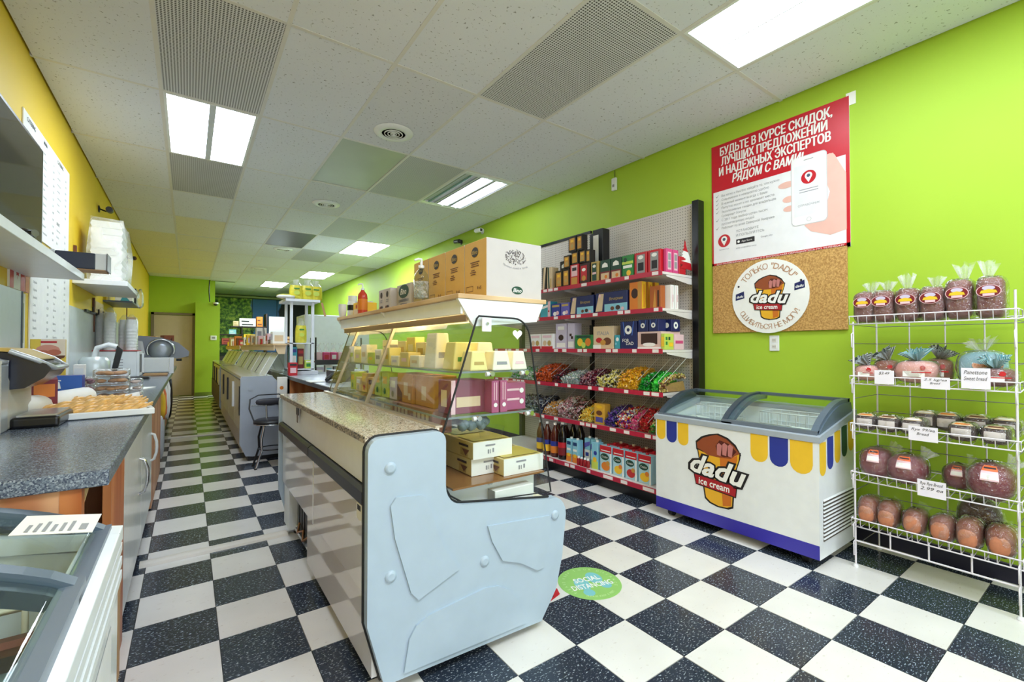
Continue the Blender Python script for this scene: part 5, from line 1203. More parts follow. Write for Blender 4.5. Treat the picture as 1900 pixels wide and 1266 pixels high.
# ================================================================== BREAD RACK
rk = thing('wire_bread_rack', 'white wire rack of five sloping shelves holding bread', 'rack', (1.66, -.74, 0))
RW = M('white_wire', (232, 226, 232), .3); RS = M('grey_wire', (120, 116, 124), .35)
ya, yb = -.43, -1.06; xf, xr = 1.46, 1.86
b = MB()
for x, y in ((xf+.01, ya), (xf+.01, yb), (xr, ya), (xr, yb)): b.tube([(x, y, .012), (x, y, 1.50 if x > 1.7 else 1.52 if y == yb else 1.40)], .0048, RW, 8)
for y in (ya, yb):
    z = .12
    while z < 1.45: b.tube([(xf+.01, y, z), (xr, y, z)], .0022, RS, 5); z += .105
z = .12
while z < 1.45: b.tube([(xr, ya, z), (xr, yb, z)], .0022, RS, 5); z += .105
for i in range(1, 4): b.tube([(xr+.003, ya+(yb-ya)*i/4, .1), (xr+.003, ya+(yb-ya)*i/4, 1.5)], .0035, RW, 6)
b.tube([(xf+.01, ya, .15), (xf+.01, yb, .15)], .005, RW, 6); b.tube([(xr, ya, .15), (xr, yb, .15)], .005, RW, 6)
for i in range(1, 4): b.tube([(xf+.01, ya+(yb-ya)*i/4, .15), (xf+.01, ya+(yb-ya)*i/4, .245)], .004, RW, 6)
for y in (ya, yb):
    for z in (.12, .22, .5, .78, 1.04, 1.30): b.tube([(xf+.003, y, z-.05), (xf-.018, y, z-.045), (xf-.018, y, z+.03), (xf+.003, y, z+.035)], .0032, RW, 5)
W(b, 'frame', rk)
for x, y in ((xf+.01, ya), (xf+.01, yb), (xr, ya), (xr, yb)):
    b = MB(); b.lathe([(.012, 0), (.014, .006), (.009, .016)], WHITE, (x, y, 0), 8); W(b, 'foot', rk)
RZ = [(.235, .20), (.50, .475), (.775, .75), (1.045, 1.03), (1.385, 1.385)]
for i, (zf_, zr_) in enumerate([(z0+.0, z0+.03) for z0, _ in RZ]):
    b = MB(); h = .045
    b.tube([(xf-.005, ya+.012, zf_), (xf-.005, yb-.012, zf_), (xr, yb-.012, zr_), (xr, ya+.012, zr_)], .0038, RW, 6, True)
    b.tube([(xf-.012, ya+.012, zf_+h), (xf-.012, yb-.012, zf_+h)], .0036, RW, 6)
    b.tube([(xr, ya+.012, zr_), (xf-.005, ya+.012, zf_), (xf-.012, ya+.012, zf_+h), (xf+.10, ya+.012, zf_+h), (xf+.12, ya+.012, zf_+.01)], .0028, RW, 6)
    b.tube([(xr, yb-.012, zr_), (xf-.005, yb-.012, zf_), (xf-.012, yb-.012, zf_+h), (xf+.10, yb-.012, zf_+h), (xf+.12, yb-.012, zf_+.01)], .0028, RW, 6)
    n = 16
    for q in range(1, n): 
        y = ya+.012+(yb-.024-ya)*q/n; b.tube([(xf-.012, y, zf_+h), (xf-.005, y, zf_), (xr, y, zr_)], .002, RW, 5)
    W(b, 'shelf', rk)
# bread
crust_d = M('dark_crust', (124, 68, 64), .55, 0, .3, 22, .4, 0, .4); crust_m = M('brown_crust', (146, 84, 64), .55, 0, .25, 22, .4, 0, .4); crust_r = M('red_brown_crust', (124, 46, 58), .4, 0, .25, 18, .5, 0, .3)
crumb = M('rye_crumb', (196, 126, 92), .8, 0, .2, 60); choc = M('choc_crust', (66, 42, 40), .5, 0, .3, 20, .4, 0, .3); flat_b = M('flat_bread', (206, 160, 112), .6, 0, .15, 20)
def loaf(name, lab, loc, r, m, group, bag=True, e=.55, tilt=0, label=None, tie=None, rotz=0):
    t = thing(name, lab, 'bread', loc, rotz, group)
    b = MB(); b.ell((0, 0, r[2]), r, m, 16, 10, e, .02); lo = b.build('loaf', t)
    if tilt: lo.rotation_euler = (0, tilt, 0)
    if bag:
        b = MB(); b.ell((0, 0, r[2]*1.02), (r[0]*1.07, r[1]*1.07, r[2]*1.05), m_film, 18, 10, e*.9, .045); bg = b.build('plastic_bag', t)
        if tilt: bg.rotation_euler = (0, tilt, 0)
    return t
def twist(t, x, y, z, h, m, w=.05, seed=0, n=9, d=(0, 0, 1)):
    """gathered end of a plastic bag: a fan of pleats"""
    random.seed(seed); b = MB(); d = Vector(d).normalized(); u = d.orthogonal().normalized(); v = d.cross(u); c = Vector((x, y, z)); pts = []
    for k in range(n*2):
        a = 2*PI*k/(n*2); rr = w*(1 if k % 2 else .55)*random.uniform(.7, 1.1)
        pts.append((c+(u*math.cos(a)+v*math.sin(a))*.012, c+(u*math.cos(a)+v*math.sin(a))*rr+d*h*random.uniform(.75, 1.1)))
    N = len(pts)
    for k in range(N): b.poly([pts[k][0], pts[(k+1) % N][0], pts[(k+1) % N][1], pts[k][1]], m)
    o = b.build('bag_twist', t)
    return o
def epatch(b, r, a, t, wa, wt, m, e, k=1.085, oval=False, n=6, tilt=0.0):
    """a paper label lying on the loaf: centred at azimuth a and elevation t, half widths wa, wt (radians)"""
    def pw(v): return math.copysign(abs(v)**e, v)
    def pt(aa, tt):
        x = r[0]*k*pw(math.cos(tt))*pw(math.cos(aa)); y = r[1]*k*pw(math.cos(tt))*pw(math.sin(aa)); z = r[2]*k*pw(math.sin(tt))+r[2]
        return (x, y, z)
    vs = []
    for i in range(n+1):
        for j in range(n+1):
            u, v = 2*i/n-1, 2*j/n-1
            if oval: u, v = u*math.sqrt(max(0, 1-v*v/2)), v*math.sqrt(max(0, 1-u*u/2))
            u, v = u*math.cos(tilt)-v*math.sin(tilt), u*math.sin(tilt)+v*math.cos(tilt)
            vs.append(pt(a-u*wa, t+v*wt))
    b.add(vs, [(i*(n+1)+j, (i+1)*(n+1)+j, (i+1)*(n+1)+j+1, i*(n+1)+j+1) for i in range(n) for j in range(n)], m, True)
for i, y in enumerate((-.475, -.560, -.665, -.765, -.865, -.975)):
    t = loaf('bagged_loaf', 'upright bagged rye loaf on the top rack shelf, %s from the cork board' % ('first', 'second', 'third', 'fourth', 'fifth', 'sixth')[i], (1.56, y, 1.393), (.085, .05, .088+.012*(i > 3)), crust_d, 'upright rye loaves on the top shelf', e=.5)
    P = Plane((-.0955, .05, .03+.014*(i > 3)), (0, -1, 0), (0, 0, 1)); b = MB(); pdisc(b, P, .05, .085, .043, PALEPINK, .001, .72); pdisc(b, P, .05, .085, .040, DKRED, .0015, .72); pdisc(b, P, .05, .10, .022, LILAC, .002, .5); ppoly(b, P, [(.02, .075), (.08, .075), (.075, .088), (.05, .094), (.025, .088)], YELP, .0025); rect(b, P, .03, .07, .062, .074, PALEPINK, .003); b.build('label', t)
    twist(t, .02, random.uniform(-.02, .02), .175+.024*(i > 3), .06+.03*(i in (2, 4, 5)), m_film_w, .045, i)
stripe = NT('striped_cellophane', rough=.3); sv = stripe.n('TexWave'); sv.inputs['Scale'].default_value = 60; stripe.l(stripe.coord('Object'), sv.inputs['Vector']); stripe.base(stripe.mix(stripe.step(sv.outputs['Fac'], .4, .6), lin((70, 80, 84)), lin((210, 220, 224))))
stripeb = NT('blue_striped_cellophane', rough=.3); sv = stripeb.n('TexWave'); sv.inputs['Scale'].default_value = 60; stripeb.l(stripeb.coord('Object'), sv.inputs['Vector']); stripeb.base(stripeb.mix(stripeb.step(sv.outputs['Fac'], .4, .6), lin((90, 160, 180)), lin((200, 226, 230))))
cake = M('pink_cake', (224, 160, 150), .5, 0, .15, 24); blueb = M('blue_wrap', (150, 196, 214), .35, 0, .15, 20)
specs = [(1.55, -.475, .055, .045, cake, 'striped_cellophane', 'pink cake pack with grey striped tie at the left of the second shelf'), (1.60, -.555, .06, .06, crust_m, 'striped_cellophane', 'brown cake pack with large grey striped tie on the second shelf'), (1.56, -.69, .09, .06, cake, 'blue_striped_cellophane', 'wide pink pack with blue striped tie on the second shelf'),
         (1.66, -.76, .06, .065, crust_m, 'striped_cellophane', 'red brown pack with dark striped tie behind the wide pink one'), (1.62, -.93, .09, .085, blueb, 'milky_plastic', 'pale blue wrapped sweet bread with clear tie on the second shelf'), (1.54, -.985, .075, .045, crust_d, 'blue_striped_cellophane', 'dark loaf with teal striped tie at the right of the second shelf')]
for i, (x, y, ry, rz, m, tm_, lab) in enumerate(specs):
    t = loaf('bagged_cake', lab, (x, y, 1.062), (.07, ry, rz), m, 'striped tied packs on the second shelf', e=.7)
    twist(t, 0, 0, rz*2, .06, MATS[tm_], .072, i+20, 13, (-.3, .5 if i < 2 else -.4 if i == 3 else .1, 1))
    P = Plane((-.072, ry, .01), (0, -1, 0), (.1, 0, 1)); b = MB(); rect(b, P, ry*.5, ry*1.5, rz*.4, rz*.9, PAPER, .004); rect(b, P, ry*.9, ry*1.8, rz*.75, rz*.85, RED, .005); pdisc(b, P, ry*1.4, rz*1.2, .012, RED, .004); b.build('label', t)
t = thing('sweet_bread_label', 'orange oval paper label on the pale blue sweet bread', 'label', (1.545, -.955, 1.145)); P = Plane((0, .06, 0), (0, -1, 0), (.35, 0, .94)); b = MB(); pdisc(b, P, .06, .02, .055, M('apricot_label', (236, 180, 150), .5), .002, .55); text(b, P, 'PANETTON', .06, .018, .018, ORANGE, 'c', 0, 0, .004); b.build('paper', t)
for i in range(9):
    back = i >= 5; q = i-5 if back else i
    y = (-.475, -.575, -.68, -.87, -.985)[q] if not back else (-.70, -.79, -.90, -1.0)[q]
    t = loaf('rye_slice_pack', ['clear pack of dark rye slices at the far left of the third shelf', 'clear pack of dark rye slices, second in the front row of the third shelf', 'clear pack of dark rye slices left of the price card', 'clear pack of dark rye slices right of the price card', 'clear pack of dark rye slices at the right end, front row', 'dark rye pack in the back row, first', 'dark rye pack in the back row, second', 'dark rye pack in the back row, third', 'dark rye pack in the back row, at the right'][i], (1.55 if not back else 1.69, y, .785 if not back else .805), (.075, .052, .044 if not back else .048), choc, 'dark rye packs on the third shelf', e=.6)
    rr = (.075, .052, .044 if not back else .048); b = MB()
    epatch(b, rr, PI+.1, 1.0, .75, .35, BEIGE, .6, 1.09); epatch(b, rr, PI+.1, .95, .5, .14, (ORANGE, BROWN, PAPER)[i % 3], .6, 1.1); epatch(b, rr, PI, .0, .5, .25, M('milky_band', (214, 206, 204), .3), .6, 1.075); b.build('label', t)
    twist(t, .06, 0, .05, .03, m_film_w, .035, i+80, 7, (.6, .2, .6))
for i, (x, y, r) in enumerate(((1.57, -.51, (.10, .075, .085)), (1.56, -.645, (.10, .085, .08)), (1.66, -.83, (.08, .06, .065)), (1.56, -.965, (.11, .085, .09)))):
    t = loaf('round_loaf', ['glossy red brown loaf with orange label, left of the fourth shelf', 'glossy red brown round loaf with orange label, second from the left', 'small red brown round loaf behind the price card', 'large glossy red brown loaf with orange label at the right end'][i], (x, y, .512), r, crust_r, 'red brown round loaves', e=.85)
    b = MB(); az = PI+.05
    for (wa, wt, dt, m, k) in ((.30, .42, 0, PALEPINK, 1.085), (.30, .18, .24, M('label_orange', (236, 110, 50), .5), 1.092), (.24, .05, .24, INK, 1.10), (.27, .14, -.22, PAPER, 1.092)): epatch(b, r, az, .55+dt, wa, wt, m, .85, k)
    b.build('label', t)
    twist(t, .05, -r[1]*.6, r[2]*1.7, .06, m_film_w, .05, i+40, 8, (.3, -.5, .8))
for i, y in enumerate((-.475, -.565, -.675, -.785, -.885, -.995)):
    t = loaf('cut_loaf', 'bagged half loaf on the bottom shelf, %s from the freezer' % ('first', 'second', 'third', 'fourth', 'fifth', 'sixth')[i], (1.57, y, .248), (.095, .05+.004*(i == 5), .074-.008*(i in (2, 3))), crust_m, 'cut loaves on the bottom shelf', e=.8)
    b = MB(); b.ell((-.079, 0, .062), (.022, .036, .046), crumb, 14, 8, .8); b.build('cut_face', t)
    twist(t, .085, 0, .10, .05, m_film_w, .04, i+60, 7, (1, 0, .4))
t = loaf('round_loaf', 'dark round loaf with small round label behind the bottom row', (1.70, -.90, .26), (.075, .085, .105), choc, None, e=.85)
P = Plane((-.06, .035, .165), (0, -1, 0), (.7, 0, .7)); b = MB(); pdisc(b, P, .03, .02, .03, LILAC, .004, .8); pdisc(b, P, .03, .02, .026, NAVY, .005, .8); ppoly(b, P, [(.015, .01), (.045, .01), (.03, .03)], YELP, .006); b.build('label', t)
def card(lab, y, z, w, h, lines, x=1.44):
    t = thing('price_card', lab, 'card', (x, y, z), 0, 'handwritten price cards on the rack')
    b = MB(); b.box(-.001, .001, -w/2, w/2, 0, h, M('card_lilac', (240, 234, 244), .6)); b.build('card', t)
    P = Plane((-.001, w/2, 0), (0, -1, 0), (0, 0, 1)); b = MB()
    for q, s in enumerate(lines): text(b, P, s, w/2, h*(.8-.3*q), h*.27, INK, 'c', 0, .3, .0008, w*.8 if len(s) > 6 else None)
    b.build('handwriting', t)
card('handwritten price card at the left of the second shelf', -.578, 1.052, .085, .075, ['£3.49'.replace('£', '$')]); card('handwritten price card in the middle of the second shelf', -.785, 1.040, .11, .06, ['2.5 kg/ea', 'Bread'])
card('tilted handwritten price card at the right of the second shelf', -.93, 1.052, .10, .10, ['Panettone', 'Sweet bread'])
card('handwritten price card on the third shelf front', -.735, .768, .115, .075, ['Rye 99/ea', 'Bread']); card('handwritten price card on the fourth shelf front', -.765, .487, .11, .085, ['Rye Rye Bread', '2.99 ea'])

# ================================================================== FLOOR MARKERS
def sticker_text(b):
    P = Plane((0, 0, .0016), (.96, -.28, 0), (.28, .96, 0))
    for s, o in ((-1, -.0), (1, .0)):
        P3 = P
        pdisc(b, P3, s*.055-.01*s, .02*s+.015, .042, M('sticker_blue', (128, 196, 204), .4), .0004+.0002*s, 1.4, 18); pdisc(b, P3, s*.06+.01, -.07+.02*s, .03, MATS['sticker_blue'], .0004+.0001*s, 1.1, 16)
    text(b, P, 'SOCIAL', 0, .034, .062, PAPER, 'c', .02, 0, .0008, .15); text(b, P, 'DISTANCING', 0, -.03, .062, PAPER, 'c', .02, 0, .0008, .235)
    arc_text(b, P, 'PLEASE KEEP YOUR DISTANCE', 0, 0, .138, .022, M('sticker_pale', (206, 232, 170), .5), math.radians(215), math.radians(-35), True, 0, .0006)
    arc_text(b, P, 'PLEASE KEEP 6 FEET', 0, 0, .138, .02, MATS['sticker_pale'], math.radians(235), math.radians(305), False, 0, .0006)
st = thing('floor_sticker', 'round green social distancing sticker on the checkered floor', 'sticker', (.105, .33, 0))
b = MB(); b.lathe([(.168, .0006), (.166, .0016)], M('sticker_green', (150, 200, 110), .4), n=40); b.build('disc', st)
b = MB(); sticker_text(b); b.build('sticker_print', st)
b = MB(); b.prism([(-.23, .30), (-.10, .335), (-.075, .385), (-.12, .40), (-.22, .36)], 'z', .0006, .0015, RED); b.tube([(-.15, .348, .0016), (-.15, .348, .0018)], .016, DKRED, 12); tag(b.build('red_marker'), 'red floor marker corner poking out from under the display case', 'sticker')
# ================================================================== LEFT SERVICE COUNTER
CT_Z, CX0, CX1, CYA, CYB = .93, XL+.003, -1.81, .18, 8.8
b = MB(); b.box(CX0, CX1, CYA, CYB, CT_Z-.042, CT_Z, m_laminate)
tag(b.build('worktop', bevel=.004), 'long blue grey speckled laminate worktop along the yellow wall', 'worktop')
cab = thing('counter_cabinet', 'plywood cabinet run with white doors under the worktop', 'cabinet', (-2.1, .2, 0))
b = MB(); b.box(CX0, -1.905, .195, .215, .002, .887, m_wood); b.box(-1.905, -1.864, .193, .235, .002, .887, m_wood2); W(b, 'end_board', cab)
b = MB(); b.box(CX0, -1.90, .24, .74, .10, .125, M('shelf_board', (222, 214, 204), .5)); b.box(CX0, -1.93, .24, .74, .45, .47, MATS['shelf_board']); b.box(CX0, CX0+.02, .24, .74, .1, .887, MATS['shelf_board']); W(b, 'open_shelf', cab)
b = MB(); b.prism([(-1.955, .52), (-1.875, .87), (-1.86, .87), (-1.94, .52)], 'y', .26, .275, M('pale_batten', (216, 186, 130), .5)); W(b, 'brace', cab)
b = MB(); b.box(-1.885, -1.862, .74, 1.15, .002, .887, m_wood2); W(b, 'post_board', cab)
b = MB(); b.box(CX0, -1.90, 1.12, 1.15, .09, .887, m_wood); b.box(CX0, -1.90, 3.0, 3.03, .09, .887, m_wood); b.box(CX0, -1.91, 1.15, 3.0, .06, .08, m_wood); b.box(-1.93, -1.91, 1.15, 8.6, .002, .09, BLACK); b.box(CX0, CX0+.02, 1.15, 8.6, .09, .887, m_wood); W(b, 'carcass', cab)
for i, (a, c, hy) in enumerate(((1.155, 2.07, 1.93), (2.08, 2.995, 2.86))):
    b = MB(); b.box(-1.885, -1.863, a, c, .095, .882, WHITEM); dr = W(b, 'cabinet_door', cab, bevel=.002)
    b = MB(); b.tube([(-1.863, hy, .62), (-1.842, hy, .61), (-1.828, hy, .56), (-1.826, hy, .52), (-1.828, hy, .48), (-1.842, hy, .43), (-1.863, hy, .42)], .009, CHROME if i == 0 else WHITE, 8); W(b, 'door_handle', dr)
b = MB(); b.box(-1.885, -1.863, 3.035, 4.35, .02, .882, m_wood); W(b, 'front_board', cab)
for i in range(5):
    b = MB(); b.box(-1.93, -1.905, 4.5+i*.82, 5.2+i*.82, .1, .88, m_wood if i % 2 else WHITEM); W(b, 'front_board', cab)
# things tucked in the open bay
carton('paper_bag', 'crumpled white paper bag on the open shelf under the worktop', 'bag', (-2.05, .50, .471), (.16, .2, .2), PAPER, (), None, .3, .03)
carton('storage_box', 'white storage box with brown front on the open shelf', 'box', (-2.1, .50, .126), (.26, .3, .28), PAPER, (('+x', 'r', .1, .9, .1, .6, KRAFT),))
b = MB(); b.prism([(-1.88, .10), (-1.83, .10), (-1.83, .60), (-1.86, .60)], 'y', .35, .70, KRAFT); tag(b.build('cardboard_sheet', bevel=.004), 'folded cardboard sheet standing on the floor beside the near freezer', 'cardboard')
# bags and cloths hanging at the far cabinets
random.seed(11)
hang = [('orange cloth bag hanging from the far counter front', M('orange_cloth', (220, 110, 40), .8), 5.0, .22, .35), ('yellow bag hanging from the far counter front', YELP, 4.62, .2, .3), ('grey plastic bag hanging low at the counter', M('grey_bag', (176, 180, 186), .4), 4.45, .2, .42), ('white plastic bag hanging at the counter', PAPER, 5.5, .22, .4), ('dark cloth hanging at the far end of the counter', BLACK, 7.3, .3, .6), ('white apron hanging at the far end of the counter', PAPER, 6.3, .26, .5)]
for i, (lab, m, y, w, h) in enumerate(hang):
    b = MB(); zt = .80 if i not in (2,) else .55
    b.ell((-1.868, y, zt-h/2), (.036, w/2, h/2), m, 12, 9, .8, .10)
    tag(b.build('hanging_bag'), lab, 'bag')

# ---- coffee machine
t = thing('coffee_machine', 'silver and black single serve coffee machine at the near end of the worktop', 'coffee machine', (-2.225, 1.235, CT_Z+.0008))
SIL = M('silver_plastic', (186, 190, 196), .3, .3)
def xz(b, pts, y0, y1, m, s=False): return b.prism(pts, 'y', y0, y1, m, s)
# machine faces +x (to the aisle); y is its width
b = MB(); xz(b, [(-.13, .0), (.02, .0), (.02, .19), (.0, .27), (-.04, .30), (-.13, .285)], -.10, .22, M('tower_beige', (188, 184, 176), .4)); b.build('tower', t, bevel=.012, seg=3)
b = MB(); xz(b, [(-.005, .155), (.06, .16), (.115, .20), (.135, .235), (.12, .255), (.02, .300), (-.05, .306)], -.085, .205, M('navy_black_plastic', (30, 32, 46), .25)); b.build('brew_head', t, bevel=.015, seg=3)
b = MB(); xz(b, [(-.12, .300), (-.05, .322), (.02, .316), (.10, .275), (.095, .268), (.02, .303), (-.05, .308), (-.12, .29)], -.07, .19, M('gold_lid', (206, 176, 104), .3, .3)); b.build('lid', t, bevel=.004)
b = MB(); b.tube([(.02, -.09, .306), (.09, -.09, .272), (.138, -.05, .238), (.138, .17, .238), (.09, .21, .272), (.02, .21, .306)], .010, SIL, 8); b.build('lid_handle', t)
b = MB(); b.box(.02, .16, -.08, .20, .0, .045, BLACKM); b.build('drip_base', t, bevel=.012, seg=3)
b = MB(); b.box(.035, .15, -.065, .185, .0455, .052, STEEL); b.build('drip_grate', t)
b = MB(); xz(b, [(-.125, .02), (-.02, .02), (-.02, .235), (-.045, .265), (-.125, .26)], -.175, -.105, m_bottle); tk = b.build('water_tank', t, bevel=.006)
b = MB(); b.box(-.118, -.027, -.168, -.112, .028, .10, glass_mat('water', (.62, .78, .84), .6, .02)); b.build('water', tk)
b = MB(); b.box(-.127, -.018, -.178, -.103, .0, .02, DKGREY); b.build('tank_base', tk)
b = MB(); xz(b, [(-.13, .255), (-.04, .272), (.02, .255), (.022, .27), (-.04, .289), (-.13, .273)], -.18, -.10, SIL); xz(b, [(-.018, .0), (.02, .0), (.02, .255), (-.018, .266)], -.18, -.10, SIL); b.build('side_frame', t, bevel=.006)

# ---- pastry tray with twisted pastries
TRX, TRY, TRR = -2.04, 1.66, math.radians(8)
t = thing('pastry_tray', 'white rectangular pastry tray lined with paper on the worktop', 'tray', (TRX, TRY, CT_Z+.0008), TRR)
b = MB(); b.box(-.21, .21, -.31, .31, 0, .006, WHITE); b.box(-.225, .225, -.325, -.305, .003, .03, WHITE); b.box(-.225, .225, .305, .325, .003, .03, WHITE); b.box(-.225, -.205, -.305, .305, .003, .03, WHITE); b.box(.205, .225, -.305, .305, .003, .03, WHITE); b.build('pan', t, bevel=.004)
b = MB(); random.seed(4)
n = 9
for i in range(n):
    for j in range(n):
        x0, x1 = -.215+.43*i/n, -.215+.43*(i+1)/n; y0, y1 = -.28+.62*j/n, -.28+.62*(j+1)/n
        f = lambda x, y: .012+.006*math.sin(x*40+y*23)+(.035 if y > .30 else 0)+(.02 if abs(x) > .2 else 0)
        b.poly([(x0, y0, f(x0, y0)), (x1, y0, f(x1, y0)), (x1, y1, f(x1, y1)), (x0, y1, f(x0, y1))], PAPER)
b.build('paper_liner', t)
past = M('golden_pastry', (224, 176, 104), .4, 0, .35, 28, .5, 0, .5)
random.seed(9)
pm = []
for v in range(2):
    b = MB()
    for s in (0, 1):
        path = []; rr = []
        for q in range(11):
            u = q/10-.5; a = u*9+s*PI
            path.append((.008*math.cos(a), u*.16, .006*math.sin(a))); rr.append(.0115*max(.25, math.sin((q+.6)/11.2*PI))**.6)
        b.tube(path, rr, past, 8)
    me = bpy.data.meshes.new('pastry'); me.from_pydata(b.v, [], b.f); me.materials.append(past); me.polygons.foreach_set('use_smooth', [True]*len(me.polygons)); pm.append(me)
cs_, sn_ = math.cos(TRR), math.sin(TRR)
k = 0
for layer, (rows_, z, n_) in enumerate((((-.19, -.04, .11, .25), .956, 8), ((-.12, .10), .978, 5))):
    for ri, yy in enumerate(rows_):
        for q in range(n_):
            x = -.165+.046*q+random.uniform(-.005, .005)+(.05 if layer else 0); y = yy+random.uniform(-.012, .012)
            o = bpy.data.objects.new('twisted_pastry', pm[k % 2]); COL.objects.link(o)
            o.location = (TRX+x*cs_-y*sn_, TRY+x*sn_+y*cs_, z); o.rotation_euler = (.20+random.uniform(-.06, .06), 0, -1.0+random.uniform(-.12, .12)); k += 1
            tag(o, 'golden twisted pastry in the %s of the pile on the white tray' % ('bottom layer' if layer == 0 else 'top layer'), 'pastry', 'twisted pastries in the %s' % ('bottom layer' if layer == 0 else 'top layer'))
# ---- packs behind the tray
for i in range(2):
    carton('blue_box', ['blue printed box, lower of two stacked behind the tray', 'blue printed box, upper of two stacked behind the tray'][i], 'box', (-2.19, 2.10, CT_Z+.0008+.083*i), (.13, .09, .082), BLUEP if i else M('cobalt_print', (52, 98, 176), .45), (('-y', 'r', 0, 1, 0, 1, MATS['cobalt_print'] if 'cobalt_print' in MATS else BLUEP), ('-y', 'p', [(.1, .15), (.35, .15), (.3, .6), (.15, .6)], PAPER), ('-y', 'r', .1, .35, .65, .72, PAPER)), 'stacked blue boxes')
def clam(lab, x, y, z, w, d_, h, fill, n, grp, sz=.03):
    t = thing('clamshell_pack', lab, 'pack', (x, y, z), 0, grp)
    b = MB(); b.box(-w/2, w/2, -d_/2, d_/2, 0, h, m_film); b.build('clear_tub', t, bevel=.012)
    b = MB(); random.seed(int(x*100+z*1000))
    for q in range(n):
        b.ell((random.uniform(-w/2+sz, w/2-sz), -d_/2+.018+(d_-.036)*((q*7) % n)/n, sz*.5+.004+random.uniform(0, max(0, h-sz-.012))), (sz*.9, sz*.9, sz*.42), fill, 9, 6, 1, .05)
    b.build('biscuits', t)
bis = M('tan_biscuit', (198, 148, 104), .7, 0, .2, 30); pl = M('plum_biscuit', (130, 70, 84), .6, 0, .2, 30)
for i in range(4):
    clam('clear pack of round tan biscuits, %s from the bottom of the stack' % ('first', 'second', 'third', 'fourth')[i], -2.03, 2.36, CT_Z+.001+.047*i, .17, .13, .046, bis, 12, 'stacked tan biscuit packs')
for i in range(3):
    clam('clear pack of plum biscuits beside the blue boxes, %s from the bottom' % ('first', 'second', 'third')[i], -2.11+.0, 2.22, CT_Z+.001+.05*i, .05, .10, .049, pl, 6, 'plum biscuit packs', .02)
    clam('clear pack of pale biscuits right of the tan stack, %s from the bottom' % ('first', 'second', 'third')[i], -1.92, 2.45, CT_Z+.001+.04*i, .07, .11, .039, M('pale_biscuit', (206, 186, 176), .7), 6, 'pale biscuit packs', .02)
clam('clear pack of brown wafers standing farther back by the wall', -2.30, 3.1, CT_Z+.001, .22, .14, .10, M('brown_wafer', (150, 92, 74), .7), 14, None, .035)
t = thing('jam_jar', 'small dark red jar with pale lid near the wall', 'jar', (-2.36, 2.72, CT_Z+.001))
b = MB(); b.lathe([(.045, 0), (.05, .01), (.05, .10), (.042, .12)], M('dark_jam', (96, 20, 40), .2), n=14); b.build('jar', t)
b = MB(); b.lathe([(.046, .12), (.046, .145)], WHITE, n=14); b.build('lid', t)
# red fruit bag and white roll left of the blue boxes
t = thing('tea_carton', 'dark red printed carton with orange panel behind the coffee machine', 'carton', (-2.21, 1.62, CT_Z+.001), math.radians(20))
b = MB(); b.prism([(-.06, 0), (.06, 0), (.06, .17), (-.0, .20), (-.06, .17)], 'x', -.05, .05, M('wine_print', (128, 30, 44), .5)); b.build('carton', t)
b = MB(); P = face_plane('-y', .1, .12, .17); rect(b, P, .02, .09, .09, .15, ORANGE, .002); rect(b, P, .0, .1, .0, .04, BEIGE, .002); b.build('print', t)
b = MB(); b.tube([(-2.25, 1.42, .985), (-2.10, 1.98, .985)], .05, M('paper_roll', (240, 238, 236), .7), 14); tag(b.build('paper_roll'), 'white rolled paper lying behind the pastries', 'roll')
carton('yellow_chips_poster', 'yellow promotional board with pastry picture leaning on the wall', 'board', (-2.315, 2.36, CT_Z+.001), (.15, .02, .37), M('sunny_print', (240, 206, 80), .5), (('-y', 'r', .3, 1, .72, 1, M('cream_print', (246, 228, 206), .5)), ('-y', 'd', .5, .83, .34, M('pastry_pink', (222, 150, 130), .5), .6), ('-y', 'p', [(.0, .74), (1, .74), (.95, .70), (.5, .62), (.05, .70)], BROWN), ('-y', 'd', .35, .78, .2, M('pastry_print', (196, 110, 84), .5), .6), ('-y', 'd', .68, .79, .2, MATS['pastry_print'], .6), ('-y', 'r', .3, .75, .94, .97, RED)))
carton('white_holder', 'clear acrylic leaflet holder with white leaflet beside the yellow board', 'holder', (-2.17, 2.30, CT_Z+.001), (.05, .06, .22), PAPER, (('-y', 'r', .1, .9, .05, .9, M('leaflet_white', (232, 236, 240), .3)),))
# papers on the worktop
for i, (x, y, w, l, r) in enumerate(((-2.02, 3.25, .16, .26, .2), (-1.93, 3.15, .1, .2, -.3))):
    b = MB(); b.box(-w/2, w/2, -l/2, l/2, 0, .004+.004*i, PAPER); tag(b.build('paper_sheet', None, (x, y, CT_Z+.0008), r), ['white paper sheet lying past the biscuit packs', 'narrow white paper sheet near the worktop edge'][i], 'paper', 'loose paper sheets')
# ---- microwave, cups, slicer
MX, MY = -2.07, 4.95
t = thing('microwave', 'white microwave oven on the worktop under the foam cup stacks', 'microwave', (-2.30, 5.20, CT_Z+.0008))
b = MB(); b.box(-.24, .20, -.24, .24, .012, .285, WHITEM); b.build('housing', t, bevel=.006)
b = MB(); b.box(.20, .225, -.24, .10, .014, .283, WHITE); d = b.build('door', t, bevel=.004)
b = MB(); b.box(.2255, .227, -.20, .04, .05, .25, BLACK); b.build('window', d)
b = MB(); b.box(.226, .245, .06, .085, .04, .26, WHITE); b.build('door_handle', d, bevel=.004)
b = MB(); b.box(.20, .222, .105, .24, .014, .283, WHITE); b.build('control_panel', t, bevel=.003)
b = MB()
for q in range(5): b.box(-.02+.03, .06+.03, -.2405, -.2398, .07+.03*q, .078+.03*q, FAINT)
b.build('vent_slots', t)
b = MB()
for x in (-.2, .17):
    for y in (-.2, .2): b.lathe([(.014, 0), (.014, .013)], RUBBER, (x, y, 0), 8)
b.build('feet', t)
b = MB(); b.box(-2.54, -2.09, 4.95, 5.44, 1.216, 1.224, RED); tag(b.build('red_tray', bevel=.003), 'thin red tray lying on top of the microwave', 'tray')
